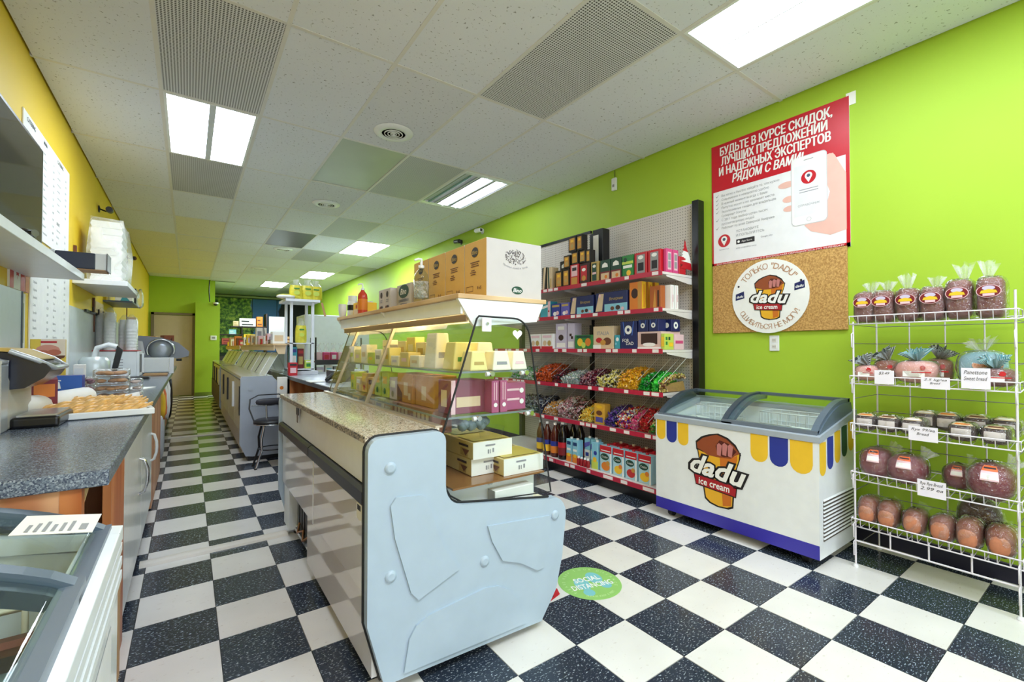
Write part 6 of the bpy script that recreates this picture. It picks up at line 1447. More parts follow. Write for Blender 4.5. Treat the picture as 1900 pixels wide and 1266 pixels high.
def cup_stack(lab, x, y, z, n, r):
    t = thing('foam_cup_stack', lab, 'cups', (x, y, z), 0, 'stacks of foam cups in clear sleeves')
    for q in range(n):
        b = MB(); b.lathe([(r*.98, 0), (r, .006), (r*.93, .012), (r*.92, .034)], M('foam_white', (242, 242, 240), .6), (0, 0, q*.034), 14) if q < n-1 else b.lathe([(r*.98, 0), (r, .006), (r*.72, .10), (0, .101)], MATS['foam_white'], (0, 0, q*.034), 14)
        b.build('cup', t)
    b = MB(); b.lathe([(r*1.06, .0), (r*1.06, n*.034+.05), (r*.5, n*.034+.10), (r*.2, n*.034+.12)], m_film, n=12); b.build('plastic_sleeve', t)
for (x, y, n, lab) in ((-2.41, 5.16, 10, 'tall stack of foam cups nearest the wall on the microwave'), (-2.33, 5.04, 10, 'tall stack of foam cups, second from the wall on the microwave'), (-2.22, 5.16, 8, 'shorter stack of foam cups, left of the short pair'), (-2.15, 5.04, 8, 'shorter stack of foam cups at the aisle side of the microwave')):
    cup_stack(lab, x, y, 1.2245, n, .052)
t = thing('meat_slicer', 'grey deli slicer with rounded plate on the worktop past the microwave', 'slicer', (-2.03, 6.0, CT_Z+.0008))
b = MB(); b.box(-.10, .20, -.25, .25, .01, .20, WHITEM); b.build('base', t, bevel=.02, seg=3)
b = MB(); b.prism([(-.25, .22), (-.25, .44), (-.12, .475), (.10, .455), (.28, .39), (.40, .27), (.39, .21), (.27, .18), (.1, .22), (-.05, .19)], 'y', -.02, .0, M('slicer_plate', (132, 136, 148), .3)); b.build('gauge_plate', t, bevel=.008)
b = MB(); b.lathe([(.125, 0), (.125, .012), (.05, .02), (0, .022)], M('slicer_grey', (150, 156, 164), .3, .5), n=26); o = b.build('blade', t); o.rotation_euler = (PI/2, 0, 0); o.location = (.10, -.03, .29)
b = MB(); b.tube([(.10+.14*math.cos(a), -.045, .29+.14*math.sin(a)) for a in [math.radians(x) for x in range(-20, 210, 15)]], .012, CHROME, 6); b.build('blade_guard', t)
b = MB(); b.prism([(-.2, .22), (-.05, .24), (-.08, .40), (-.22, .44)], 'y', -.10, -.08, STEEL); b.tube([(-.14, -.1, .40), (-.17, -.13, .50)], .016, BLACK, 8); b.build('carriage', t)
b = MB(); b.lathe([(.03, 0), (.03, .03)], BLACK, (.29, -.05, .15), 12); b.build('knob', t)
b = MB(); b.box(.19, .24, -.24, -.2, .0, .2, STEEL); b.build('leg', t)
for i, (x, y, z, h) in enumerate(((-1.76, 6.9, 1.22, .18), (-1.83, 6.6, 1.33, .10))):
    pass
carton('brown_bag', 'folded brown paper bag standing behind the slicer, taller one', 'bag', (-1.89, 6.75, CT_Z+.001), (.12, .16, .50), M('red_brown_bag', (140, 72, 46), .7), (('-y', 'p', [(.1, .6), (.8, .95), (.7, .5)], DKBROWN),), None, .3)
carton('brown_bag', 'brown paper bag behind the slicer near the wall', 'bag', (-2.10, 7.4, CT_Z+.001), (.14, .16, .50), KRAFT, (('-y', 'p', [(.2, .6), (.9, .95), (.7, .5)], BROWN),), None, -.2)
carton('steel_canister', 'row of small steel and white canisters at the aisle edge past the slicer', 'canister', (-1.87, 6.5, CT_Z+.001), (.07, .07, .14), STEEL, (('-y', 'r', .2, .8, .3, .7, PAPER),))
carton('chopping_board', 'brown cutting board lying past the microwave', 'board', (-1.95, 5.35, CT_Z+.001), (.22, .3, .02), KRAFT)
carton('black_tray', 'black tray lying in front of the microwave', 'tray', (-2.12, 4.68, CT_Z+.001), (.30, .24, .02), BLACK)
t = thing('grey_board', 'grey tilted splash board leaning behind the slicer', 'board', (-2.30, 7.9, CT_Z+.001))
b = MB(); b.prism([(-.15, 0), (.30, 0), (.30, .36), (-.15, .52)], 'y', -.01, .01, GREYPL); b.build('board', t)
# dispenser with tap near the jars
t = thing('water_dispenser', 'chrome and white dispenser head with black lever by the wall', 'dispenser', (-2.33, 4.1, CT_Z+.001))
b = MB(); b.lathe([(.10, 0), (.11, .01), (.11, .20), (.08, .24)], M('pale_steel', (206, 212, 212), .3, .3), n=18); b.build('tank', t)
b = MB(); b.tube([(0, 0, .24), (.02, -.02, .32), (.10, -.04, .35), (.16, -.05, .33)], .022, WHITE, 8); b.build('spout', t)
b = MB(); b.prism([(.12, .10), (.16, .10), (.20, .30), (.16, .34)], 'y', -.07, -.03, BLACK); b.build('lever', t)

# ================================================================== LEFT WALL: TV, SHELVES, MENUS
t = thing('television', 'flat black television above the white shelf on the yellow wall', 'television', (-2.40, 2.03, 1.74))
b = MB(); b.box(-.03, .012, -.56, .54, .03, .735, BLACKM); b.build('housing', t, bevel=.004)
b = MB(); b.box(.0125, .0135, -.54, .515, .055, .715, M('tv_screen', (46, 44, 42), .06, 0, .05)); b.build('screen', t)
b = MB(); b.box(-.025, .03, -.06, .06, 0, .03, BLACKM); b.build('stand_neck', t)
b = MB(); b.box(XL+.001, -2.20, -.5, 2.62, 1.69, 1.735, WHITE); tag(b.build('wall_shelf', bevel=.003), 'long white floating shelf under the television', 'shelf')
t = thing('web_camera', 'small black camera on the shelf below the television', 'camera', (-2.27, 1.62, 1.735))
b = MB(); b.ell((0, 0, .04), (.04, .055, .032), BLACK, 12, 8); b.build('housing', t)
b = MB(); b.tube([(.03, -.03, .045), (.045, -.045, .047)], .016, CHROME, 10); b.build('lens', t)
b = MB(); b.box(-.03, .03, .02, .10, .0, .02, BLACK); b.build('base', t)
t = thing('wall_projector', 'dark blue boxy speaker with white trim at the shelf end', 'speaker', (-2.235, 2.68, 1.765))
E2_BLUE = M('dark_blue_plastic', (46, 54, 74), .35)
b = MB(); b.box(-.10, .09, -.09, .09, .0, .105, E2_BLUE); b.build('housing', t, bevel=.006)
b = MB(); b.box(-.125, -.10, -.09, .09, .0, .11, WHITE); b.build('trim_band', t, bevel=.003)
b = MB(); b.tube([(-.125, 0, .055), (-.20, 0, .055)], .05, BLACKM, 14); b.build('end_drum', t)
b = MB(); b.box(.09, .145, -.085, .085, .0, .105, WHITE); b.box(.146, .15, -.09, .09, -.004, .11, BLACK); b.build('front_frame', t)
b = MB(); b.box(-.1, .14, -.08, .08, -.006, .0, KRAFT); b.build('underside', t)
def sheet(lab, y0, y1, z0, z1, seed, heads, cols=2, x=XL+.001, nm='menu_sheet', grp='menu sheets on the wall'):
    t = thing(nm, lab, 'menu', (x, (y0+y1)/2, z0), 0, grp)
    w, h = y1-y0, z1-z0
    b = MB(); b.box(0, .006, -w/2, w/2, 0, h, PAPER); b.build('sheet', t)
    P = Plane((.006, -w/2, 0), (0, 1, 0), (0, 0, 1)); b = MB(); random.seed(seed)
    words = ['Americano', 'Cappuccino', 'Latte', 'Espresso', 'Tea', 'Borscht', 'Pelmeni', 'Vareniki', 'Blini', 'Salad', 'Soup', 'Sandwich', 'Kefir', 'Cutlet', 'Plov', 'Olivier', 'Solyanka', 'Pirozhki']
    for c in range(cols):
        x0 = w*(.06+c*.92/cols); z = h*.95
        if heads: text(b, P, heads[c % len(heads)], x0, z-.0, .04, INK, 'l', .01, 0, .0008); z -= .07
        while z > h*.06:
            if random.random() < .12: z -= .05; text(b, P, random.choice(('HOT', 'COLD', 'SOUPS', 'SALADS')), x0, z, .032, INK, 'l', .01, 0, .0008)
            else:
                text(b, P, random.choice(words), x0, z, .026, GREY, 'l', 0, 0, .0008)
                text(b, P, '%d.%d9' % (random.randint(2, 12), random.randint(0, 9)), x0+w*.30/cols*2, z, .026, GREY, 'l', 0, 0, .0008)
            z -= .05
    b.build('lettering', t)
sheet('large white menu sheet high on the yellow wall beside the television', 2.50, 3.80, 1.98, 2.70, 1, ['CATERING', 'MAIN'], 3)
sheet('large white menu sheet below the white shelf end', 2.70, 3.86, .95, 1.93, 2, None, 2)
b = MB(); b.box(XL+.0015, XL+.012, 3.87, 8.7, .935, 1.61, M('splash_white', (216, 222, 222), .25)); tag(b.build('splash_panel'), 'long glossy white splash panel on the wall above the worktop', 'panel')
b = MB(); b.box(XL+.001, XL+.045, 1.2, 2.36, .935, 1.575, M('pale_blue_panel', (206, 218, 226), .35)); b.box(XL+.045, XL+.05, 2.34, 2.36, .935, 1.575, DKGREY); tag(b.build('wall_board', bevel=.003), 'pale blue white wall panel behind the coffee machine', 'panel')
t = thing('framed_menu', 'narrow white framed sign with dark picture left of the menu sheet', 'sign', (XL+.001, 2.50, 1.22), 0)
b = MB(); b.box(0, .012, -.075, .075, 0, .36, PAPER); b.build('board', t); b = MB(); P = Plane((.012, -.075, 0), (0, 1, 0), (0, 0, 1)); rect(b, P, .03, .12, .06, .30, M('olive_photo', (120, 124, 96), .5)); rect(b, P, .055, .095, .08, .27, INK, .001); b.build('picture', t)
carton('white_notice', 'small white notice below the framed sign by the menu sheet', 'sign', (XL+.007, 2.50, 1.0), (.01, .14, .20), PAPER, (('+x', 'r', .25, .7, .35, .75, FAINT),))
t = thing('maple_flag_card', 'red and white flag souvenir card above the wall panel', 'card', (XL+.001, 2.42, 1.592))
b = MB(); b.box(0, .01, -.14, .14, 0, .28, PAPER); b.build('card', t)
b = MB(); P = Plane((.01, -.14, 0), (0, 1, 0), (0, 0, 1)); rect(b, P, 0, .07, 0, .28, RED); rect(b, P, .20, .28, 0, .28, RED)
ppoly(b, P, [(.14+.045*a, .12+.06*c) for a, c in ((0, 1), (-.3, .5), (-.45, .6), (-.4, .1), (-.8, .3), (-.75, 0), (-1, -.1), (-.5, -.5), (-.55, -.7), (-.05, -.6), (-.05, -1), (.05, -1), (.05, -.6), (.55, -.7), (.5, -.5), (1, -.1), (.75, 0), (.8, .3), (.4, .1), (.45, .6), (.3, .5))], RED, .001); b.build('print', t)
carton('postcard', 'orange and pink postcard beside the flag card', 'card', (XL+.006, 2.62, 1.592), (.01, .08, .25), PALEPINK, (('+x', 'r', 0, 1, 0, .5, ORANGE),))
# second shelf with foam boxes in a clear bag
b = MB(); b.box(XL+.001, -2.10, 4.0, 5.25, 1.815, 1.86, WHITE); tag(b.build('wall_shelf', bevel=.003), 'short white floating shelf carrying foam boxes', 'shelf')
t = thing('foam_box_stack', 'tall stack of white foam boxes in a clear bag on the short shelf', 'boxes', (-2.27, 4.42, 1.861))
for i in range(9):
    b = MB(); b.prism([(-.105, 0), (.105, 0), (.115, .033), (.105, .062), (-.105, .062), (-.115, .033)], 'y', -.21, .21, MATS['foam_white']); o = b.build('foam_box', t, (0, 0, i*.0635), bevel=.006)
b = MB(); n = 9
b.prism([(-.13, -.002), (.14, -.002), (.155, .3), (.12, .585), (-.11, .60), (-.135, .3)], 'y', -.24, .25, m_film_w, False); b.build('plastic_bag', t, bevel=.04, seg=3)
b = MB(); b.ell((-2.07, 4.9, 1.78), (.03, .14, .10), m_film, 10, 8, .8, .12); tag(b.build('bag_tail'), 'loose clear plastic hanging from the short shelf', 'plastic')
for i, (y, c) in enumerate(((5.9, TEAL), (6.2, PAPER))):
    pass
b = MB(); b.box(XL+.001, -2.20, 5.75, 6.7, 1.80, 1.82, DKGREY); tag(b.build('wall_shelf'), 'thin dark wall shelf beyond the foam boxes', 'shelf')
carton('tissue_box', 'teal and white printed box on the thin dark shelf', 'box', (-2.29, 5.95, 1.8205), (.16, .24, .17), PAPER, (('-y', 'p', [(.3, 0), (.9, 0), (.5, .5)], TEAL), ('-y', 'p', [(.5, .6), (.9, .5), (.8, 1), (.6, 1)], BLUEP)))
carton('black_box', 'black box at the far end of the thin dark shelf', 'box', (-2.27, 6.3, 1.8205), (.14, .2, .2), BLACK, (('-y', 'r', .2, .8, .3, .6, DKGREY),))
for i, (y, z0, z1, w, m) in enumerate(((4.05, 1.88, 2.15, .03, BROWN), (5.05, 1.42, 1.78, .03, BROWN), (6.6, 1.42, 1.72, .03, DKRED))):
    b = MB(); b.box(XL+.001, XL+.02, y-.02, y+.02, z0, z1, m); tag(b.build('wall_strip'), ['brown strip on the yellow wall above the short shelf', 'brown strip on the yellow wall under the short shelf', 'dark red strip on the yellow wall near the slicer'][i], 'strip')
b = MB(); b.box(XL+.001, XL+.008, 5.2, 5.75, 1.44, 1.76, BEIGE)
for q in range(10): b.box(XL+.008, XL+.0086, 5.25+.05*(q % 5)*2, 5.30+.05*(q % 5)*2, 1.48+.12*(q//5), 1.56+.12*(q//5), BROWN)
tag(b.build('pattern_poster'), 'pale patterned poster under the short shelf', 'poster')
carton('leaflet_rack', 'pale leaflet rack on the yellow wall near the back door', 'rack', (XL+.06, 8.6, 1.55), (.1, .3, .22), BEIGE, (('-y', 'r', .1, .9, .5, .9, KRAFT), ('+x', 'r', .1, .9, .2, .8, PAPER)))
b = MB(); b.box(XL+.013, XL+.03, 4.5, 5.6, 1.6, 1.625, BLACK)
for q in range(3): b.tube([(XL+.02, 4.7+q*.35, 1.61), (XL+.05, 4.7+q*.35, 1.61), (XL+.05, 4.7+q*.35, 1.66)], .008, BLACK, 6)
tag(b.build('hook_rail'), 'black hook rail on top of the splash panel', 'rail')
bullet('black bullet camera high on the yellow wall', (XL+.002, 5.35, 2.80), -1, BLACK)
bullet('small dark bracket camera on the far yellow wall', (XL+.002, 8.2, 2.72), -1, BROWN)
b = MB(); b.tube([(XL+.006, 8.25, 2.70), (XL+.006, 8.25, 1.62)], .008, BROWN, 5); b.tube([(XL+.006, 6.9, 2.98), (XL+.006, 7.6, 2.95), (XL+.006, 8.2, 2.76)], .005, BROWN, 5); tag(b.build('wall_cable'), 'brown cable running down the far yellow wall', 'cable')

# ================================================================== NEAR LEFT ICE CREAM FREEZER
f2 = thing('chest_freezer', 'white ice cream chest freezer cut off at the lower left of the photo', 'freezer', (-1.785, -.42, 0), PI)
chest_freezer(f2, 1.10, .56, .055, .79, .885, .905, -.15, 0.0, .014, WHITE)
b = MB()
for q in range(3): b.box(-.006-.002, .0, -.55, .55, .66+.035*q, .68+.035*q, WHITE)
b.build('bumper_rib', f2)
P = Plane((0, .55, 0), (0, -1, 0), (0, 0, 1)); b = MB()
rect(b, P, .12, .98, .08, .6, M('freezer_side_white', (236, 234, 236), .4), .001); rect(b, P, .25, .42, .25, .55, M('dark_red_vinyl', (150, 44, 50), .4), .0016); rect(b, P, .25, .42, .08, .25, M('skin_vinyl', (226, 186, 176), .5), .0016)
b.build('vinyl_print', f2)
t = thing('freezer_note', 'white printed price note lying on the near freezer lid', 'note', (-1.86, -.03, .0))
b = MB(); P = Plane((-1.93+1.86, -.10+.03, .875), (.985, 0, -.17), (0, 1, 0)); rect(b, P, 0, .125, 0, .13, PAPER, .004); rect(b, P, 0, .125, 0, .13, PAPER, .003)
b.build('sheet', t); b = MB()
for q in range(6): rect(b, P, .018+.013*q, .024+.013*q, .015, .06+.01*(q % 3), GREY, .005)
rect(b, P, .10, .112, .02, .06, GREY, .005); b.build('lettering', t)
b = wire_basket(None, -2.16, -1.84, -.52, -.02, .45, .70, CREAM, .006); tag(b.build('wire_basket'), 'cream coated wire basket inside the near freezer', 'basket')
carton('ice_cream_box', 'dark ice cream bar box with blue script and yellow flowers in the near freezer', 'box', (-1.99, -.26, .54), (.24, .24, .12), M('slate_box', (110, 130, 140), .4), (('+z', 'r', 0, 1, .75, 1, DKBROWN), ('+z', 'd', .1, .5, .07, YELP), ('+z', 'd', .1, .8, .06, YELP), ('+z', 't', 'Cook', .45, .5, .3, PAPER, .5), ('+z', 'r', .7, 1, 0, .4, TEAL)))
carton('ice_cream_box', 'brown printed ice cream bar box lying behind in the near freezer', 'box', (-1.99, -.07, .54), (.24, .085, .11), BROWN, (('+z', 'd', .3, .5, .2, YELP, .5), ('+z', 'r', .4, .9, .3, .7, M('cocoa_print', (150, 80, 60), .5))))
b = MB(); b.box(-2.26, -1.83, -.90, .06, .278, .49, M('frost', (228, 226, 220), .7)); tag(b.build('frost_layer', bevel=.02), 'white frosted packs filling the bottom of the near freezer', 'packs')
# ================================================================== AISLE FLOOR STRIPS
for i, (y, lab) in enumerate(((1.97, 'pale cable cover strip across the aisle beside the display case'), (6.46, 'pale cable cover strip across the aisle farther back'))):
    t = thing('cable_cover', lab, 'cable cover', (-1.47, y, 0), math.radians(1 if i == 0 else 0), 'cable cover strips across the aisle')
    b = MB(); b.prism([(-.05, .0008), (.05, .0008), (.035, .012), (.012, .016), (-.012, .016), (-.035, .012)], 'x', -.39, .38, M('strip_ivory', (224, 216, 206), .4)); b.build('cover', t)
b = MB(); b.tube([(-1.10, 1.965, .008), (-1.02, 1.99, .012), (-.92, 1.97, .03), (-.88, 1.9, .05)], .006, WHITE, 6); b.tube([(-1.10, 1.975, .008), (-1.0, 1.95, .012), (-.90, 1.93, .03)], .006, GREY, 6); tag(b.build('power_cord'), 'white and grey cords leaving the cable cover under the case', 'cord')

# ================================================================== STOOL
t = thing('padded_chair', 'black padded metal chair in the aisle against the grey case end', 'chair', (-.90, 4.02, 0))
KZ = .75
def kz(b):
    b.v = [(x, y, z*KZ) for x, y, z in b.v]; return b
b = MB(); b.lathe([(.0, .0), (.17, .0), (.185, .015), (.185, .04), (.16, .06), (0, .065)], M('black_vinyl', (28, 28, 34), .4), (0, 0, .60), 22); kz(b).build('seat', t)
b = MB(); b.lathe([(.186, .0), (.19, .006), (.186, .012)], CHROME, (0, 0, .598), 22); kz(b).build('seat_ring', t)
b = MB(); b.ell((.02, .15, .885), (.17, .03, .05), M('grey_vinyl', (52, 52, 62), .5), 16, 8, .6); kz(b).build('backrest', t)
b = MB(); b.tube([(-.19, .13, .845), (0, .155, .83), (.19, .13, .845)], .008, CHROME, 6); b.tube([(-.17, .02, .62), (-.21, .12, .80), (-.20, .16, .93), (-.12, .175, .985), (.08, .175, .985), (.17, .16, .93), (.19, .12, .80), (.16, .02, .62)], .008, BLACKM, 6); b.tube([(-.05, .06, .61), (-.05, .13, .84)], .009, CHROME, 6); kz(b).build('back_frame', t)
for i, (sx, sy) in enumerate(((-1, -1), (1, -1), (-1, 1), (1, 1))):
    b = MB(); b.tube([(sx*.09, sy*.09, .60), (sx*.12, sy*.12, .40), (sx*.115, sy*.115, .25), (sx*.17, sy*.10, .012)], .011, CHROME if i in (0, 3) else BLACKM, 7); l = kz(b).build('leg', t)
    b = MB(); b.lathe([(.015, 0), (.015, .016)], RUBBER, (sx*.17, sy*.10, 0), 8); kz(b).build('foot', l)
b = MB(); b.tube([(.13*math.cos(a), .13*math.sin(a), .25) for a in [2*PI*k/18 for k in range(18)]], .008, BLACKM, 6, True); kz(b).build('foot_ring', t)

# ================================================================== REAR DISPLAY CASES
def rear_case(lab, y0, y1, hood, panelmat, body, x0=-1.18):
    t = thing('display_case', lab, 'display case', (-.75, (y0+y1)/2, 0))
    out = [(-1.05, .05), (-1.12, .06), (x0, .20), (x0+.005, .915), (x0+.02, .935), (-.87, .935), (-.80, .86), (-.745, .60), (-.735, .12), (-.77, .05)]
    b = MB(); b.prism(out, 'y', y0, y0+.03, panelmat); ep = W(b, 'end_panel', t, bevel=.01)
    b = MB(); b.tube([(-1.08, y0-.001, .80), (-1.08, y0-.006, .80)], .024, panelmat, 14); W(b, 'bolt_cap', ep)
    b = MB(); b.prism(out, 'y', y1-.03, y1, panelmat); W(b, 'end_panel', t)
    b = MB(); b.box(-1.10, -.78, y0+.03, y1-.03, .002, .10, BLACK); b.box(-1.15, -.76, y0+.03, y1-.03, .10, .50, body); b.box(-.80, -.755, y0+.03, y1-.03, .5, .66, body); W(b, 'carcass', t)
    b = MB(); b.box(x0+.012, -.86, y0+.03, y1-.03, .905, .935, M('ledge_pale', (226, 220, 212), .12)); W(b, 'ledge', t)
    n = 4
    for i in range(n):
        a, c = y0+.06+(y1-y0-.12)*i/n, y0+.06+(y1-y0-.12)*(i+1)/n-.02
        b = MB(); b.box(x0+.02, x0+.04, a, c, .30, .88, M('bay_door', (206, 190, 170), .25)); d = W(b, 'sliding_door', t)
        b = MB(); b.box(x0+.0, x0+.02, a+.04, a+.10, .50, .82, WHITE if i == 1 else BLACK); W(b, 'door_grip', d)
    for i in range(n):
        a, c = y0+.05+(y1-y0-.1)*i/n, y0+.05+(y1-y0-.1)*(i+1)/n
        b = MB(); b.prism([(-.93, .936), (-.795, 1.19), (-.789, 1.19), (-.924, .936)], 'y', a+.02, c-.02, M('mirror_white_glass', (226, 232, 238), .28, 0, .03)); g = W(b, 'sloped_glass', t)
        b = MB(); b.prism([(-.935, .936), (-.795, 1.20), (-.785, 1.20), (-.92, .936)], 'y', c-.016, c+.004, BLACK if i < n-1 else STEEL); b.prism([(-.935, .937), (-.797, 1.197), (-.792, 1.197), (-.925, .937)], 'y', (a+c)/2-.02, (a+c)/2+.06, WHITE); W(b, 'stile', g)
    b = MB(); b.box(-.86, -.715, y0+.02, y1-.02, hood-.02, hood, m_beech); W(b, 'hood', t)
    b = MB(); b.box(-.85, -.84, y0+.02, y1-.02, hood-.08, hood-.021, BEIGE); W(b, 'hood_fascia', t)
    for y in (y0+.04, y1-.06):
        b = MB(); b.prism([(-.80, 1.18), (-.73, 1.18), (-.72, hood-.02), (-.85, hood-.02)], 'y', y, y+.02, BEIGE); W(b, 'hood_bracket', t)
    b = MB(); b.prism([(-.745, .62), (-.728, 1.2), (-.733, 1.2), (-.75, .62)], 'y', y0+.05, y1-.06, m_glass); W(b, 'front_glass', t)
    return t
rear_case('grey ended display case in mid aisle behind the stool', 4.35, 8.35, 1.30, M('grey_moulding', (168, 176, 190), .35), M('case_tan', (196, 180, 160), .5))
rear_case('farthest display case with dark staff side near the back', 8.55, 12.4, 1.30, BLACKM, DKBROWN, -1.14)
carton('white_box', 'white printed cloth bag hung on the corner of the grey case', 'bag', (-.77, 4.31, .62), (.10, .06, .30), PAPER, (('-y', 'd', .4, .6, .2, ORANGE), ('-y', 'd', .6, .3, .15, INK)))
# goods on the rear hoods
random.seed(21)
good = [(4.55, PAPER, .14, 'white'), (4.78, BROWN, .05, 'small brown'), (4.98, PALEPINK, .13, 'pale pink'), (5.25, PAPER, .10, 'low white'), (5.55, RED, .07, 'low red'), (5.85, PALEPINK, .12, 'pink white'), (6.3, KRAFT, .12, 'kraft'), (6.8, BEIGE, .15, 'beige'), (7.4, YELP, .17, 'yellow'), (7.9, PAPER, .14, 'tall white')]
for i, (y, m, h, n) in enumerate(good):
    carton('counter_pack', '%s pack on the hood of the grey ended case' % n, 'packet', (-.785, y, 1.3008), (.13, .17, h), m, (('-y', 'r', .15, .85, .2, .7, [BEIGE, RED, GREY, LILAC, DKBROWN][i % 5]), ('-x', 'r', .1, .9, .3, .8, [LILAC, GREY, RED, PAPER, KRAFT][i % 5])), 'packs on the rear hoods')
for i in range(7):
    m = [RED, BROWN, ORANGE, PALEPINK, PAPER, KRAFT, YELP][i]
    carton('counter_pack', '%s pack on the hood of the farthest case' % ['red', 'brown', 'orange', 'pale pink', 'white', 'kraft', 'yellow'][i], 'packet', (-.785, 8.8+.5*i, 1.3008), (.13, .22, .10+.05*(i % 3)), m, (('-y', 'r', .15, .85, .2, .7, [BEIGE, DKRED, GREY][i % 3]),), 'packs on the rear hoods')
carton('white_file_box', 'white and grey file box tilted on a hood in the back', 'box', (-.785, 6.07, 1.3008), (.13, .14, .24), PAPER, (('-y', 'p', [(.6, 0), (1, .3), (.75, 1), (.6, 1)], GREY), ('-y', 'r', .1, .5, .2, .8, FAINT)))

# ================================================================== REGISTER COUNTER AND WHITE SHELF TOWER
t = thing('register_counter', 'dark register counter with pale worn top behind the main case', 'counter', (-.5, 3.5, 0))
b = MB(); b.box(-.70, -.12, 2.45, 5.0, .895, .93, M('worn_top', (176, 184, 196), .25, 0, .2, 9)); W(b, 'counter_top', t, bevel=.004)
b = MB(); b.box(-.705, -.70, 2.45, 5.0, .89, .925, BLACK); W(b, 'top_edge', t)
b = MB(); b.box(-.69, -.16, 4.92, 4.98, .002, .894, BLACK); b.box(-.2, -.16, 2.5, 4.95, .002, .894, BLACK); b.box(-.68, -.2, 2.5, 4.9, .30, .32, BLACK); b.box(-.69, -.16, 2.47, 2.53, .002, .894, BLACK); W(b, 'carcass', t)
b = MB(); b.box(-.69, -.20, 4.30, 4.34, .002, .894, m_wood2); W(b, 'divider_panel', t)
t = thing('card_terminal', 'black card terminal and phone on the register counter', 'terminal', (-.55, 2.95, .9308))
b = MB(); b.prism([(-.09, 0), (.09, 0), (.09, .05), (-.09, .02)], 'x', -.05, .05, BLACK); b.build('base', t, bevel=.008)
b = MB(); b.tube([(-.08, -.08, .03), (-.02, -.02, .07), (.06, .05, .09)], .018, BLACK, 8); b.build('handset', t)
b = MB(); b.box(-.03, .03, .02, .07, .047, .05, GREY); b.build('keypad', t)
t = thing('cash_register', 'black cash register screen at the right of the register counter', 'register', (-.36, 3.2, .9308))
b = MB(); b.box(-.15, .15, -.2, .2, 0, .10, BLACK); b.build('drawer', t, bevel=.006); b = MB(); b.prism([(-.05, .10), (.02, .10), (.06, .34), (.02, .34)], 'y', -.17, .17, BLACKM); b.build('screen', t)
carton('paper_pad', 'white paper pad on the register counter', 'paper', (-.66, 3.15, .9308), (.14, .2, .008), PAPER)
b = MB(); b.box(-.68, -.36, 4.42, 4.90, .9308, .975, M('pale_grey_board', (206, 208, 218), .4)); tag(b.build('base_board', bevel=.003), 'pale grey plinth board under the white shelf tower', 'board')
TX0, TX1, TY0, TY1 = -.655, -.42, 4.46, 4.82
t = thing('shelf_tower', 'slim white four post shelf tower standing on the register counter', 'shelf', (-.54, 4.64, .9755))
TW = M('tower_white', (226, 230, 240), .35)
for x in (TX0, TX1):
    for y in (TY0, TY1):
        b = MB(); b.box(x-.015, x+.015, y-.015, y+.015, .9755, 1.80, TW); W(b, 'post', t)
for z, nm in ((.99, 'bottom_shelf'), (1.30, 'middle_shelf'), (1.80, 'top_shelf')):
    b = MB(); g = .07 if z > 1.7 else .015; b.box(TX0-g, TX1+g, TY0-g, TY1+g, z, z+(.03 if z > 1.7 else .012), TW); W(b, nm, t)
cand_y = M('yellow_bag_print', (226, 214, 70), .35, 0, .25, 30)
def snack(lab, x, y, z, w, h, grp='yellow snack bags on the tower', rot=0):
    t = thing('snack_bag', lab, 'bag', (x, y, z), rot, grp)
    b = MB(); vs = []
    prof = [(0, .9, .02), (.08, 1, .04), (.45, 1, .045), (.7, .85, .03), (.85, .45, .012), (1, .6, .008)]
    for (f, a, dpt) in prof:
        for k in range(10):
            an = 2*PI*k/10; vs.append((w/2*a*math.cos(an), dpt*math.sin(an), h*f))
    fs = [(i*10+k, i*10+(k+1) % 10, (i+1)*10+(k+1) % 10, (i+1)*10+k) for i in range(5) for k in range(10)]
    b.add(vs[:40], [f for f in fs if max(f) < 40], cand_y, True); b.add(vs[30:], [(k, (k+1) % 10, 10+(k+1) % 10, 10+k) for k in range(10)]+[(10+k, 10+(k+1) % 10, 20+(k+1) % 10, 20+k) for k in range(10)], m_film_w, True)
    b.build('bag', t)
    b = MB(); P = Plane((-w*.3, -.052, h*.2), (1, 0, 0), (0, 0, 1)); pdisc(b, P, w*.3, h*.12, w*.22, LIME, 0, .8, 14); rect(b, P, w*.1, w*.5, h*.3, h*.36, GREENP, 0); b.build('label', t)
snack('yellow snack bag standing on the tower top, left', -.60, 4.50, 1.831, .15, .24); snack('yellow snack bag standing on the tower top, middle', -.47, 4.52, 1.831, .16, .25); snack('yellow snack bag standing on the tower top, right', -.375, 4.53, 1.831, .16, .245)
snack('yellow snack bag on the middle shelf of the tower', -.535, 4.54, 1.3125, .13, .30)
b = MB(); b.ell((0, 0, .03), (.13, .08, .03), cand_y, 14, 7, .7, .08); tag(b.build('snack_bag', None, (-.70+.03, 4.52, 1.831)), 'yellow snack bag lying flat at the left of the tower top', 'bag', 'yellow snack bags on the tower')
b = MB(); b.ell((0, 0, .02), (.10, .06, .02), PAPER, 12, 6, .7, .1); tag(b.build('paper_bag', None, (-.72, 4.43, 1.829-.05+.052)), 'crumpled white bag hanging over the tower\'s left corner', 'bag')
b = MB(); b.box(-.012, .012, -.003, .003, -.17, 0, KRAFT); tag(b.build('price_tag', None, (-.33, 4.40, 1.80), 0, rot=(0, -.25, 0)), 'brown hanging tag under the right side of the tower top', 'tag')
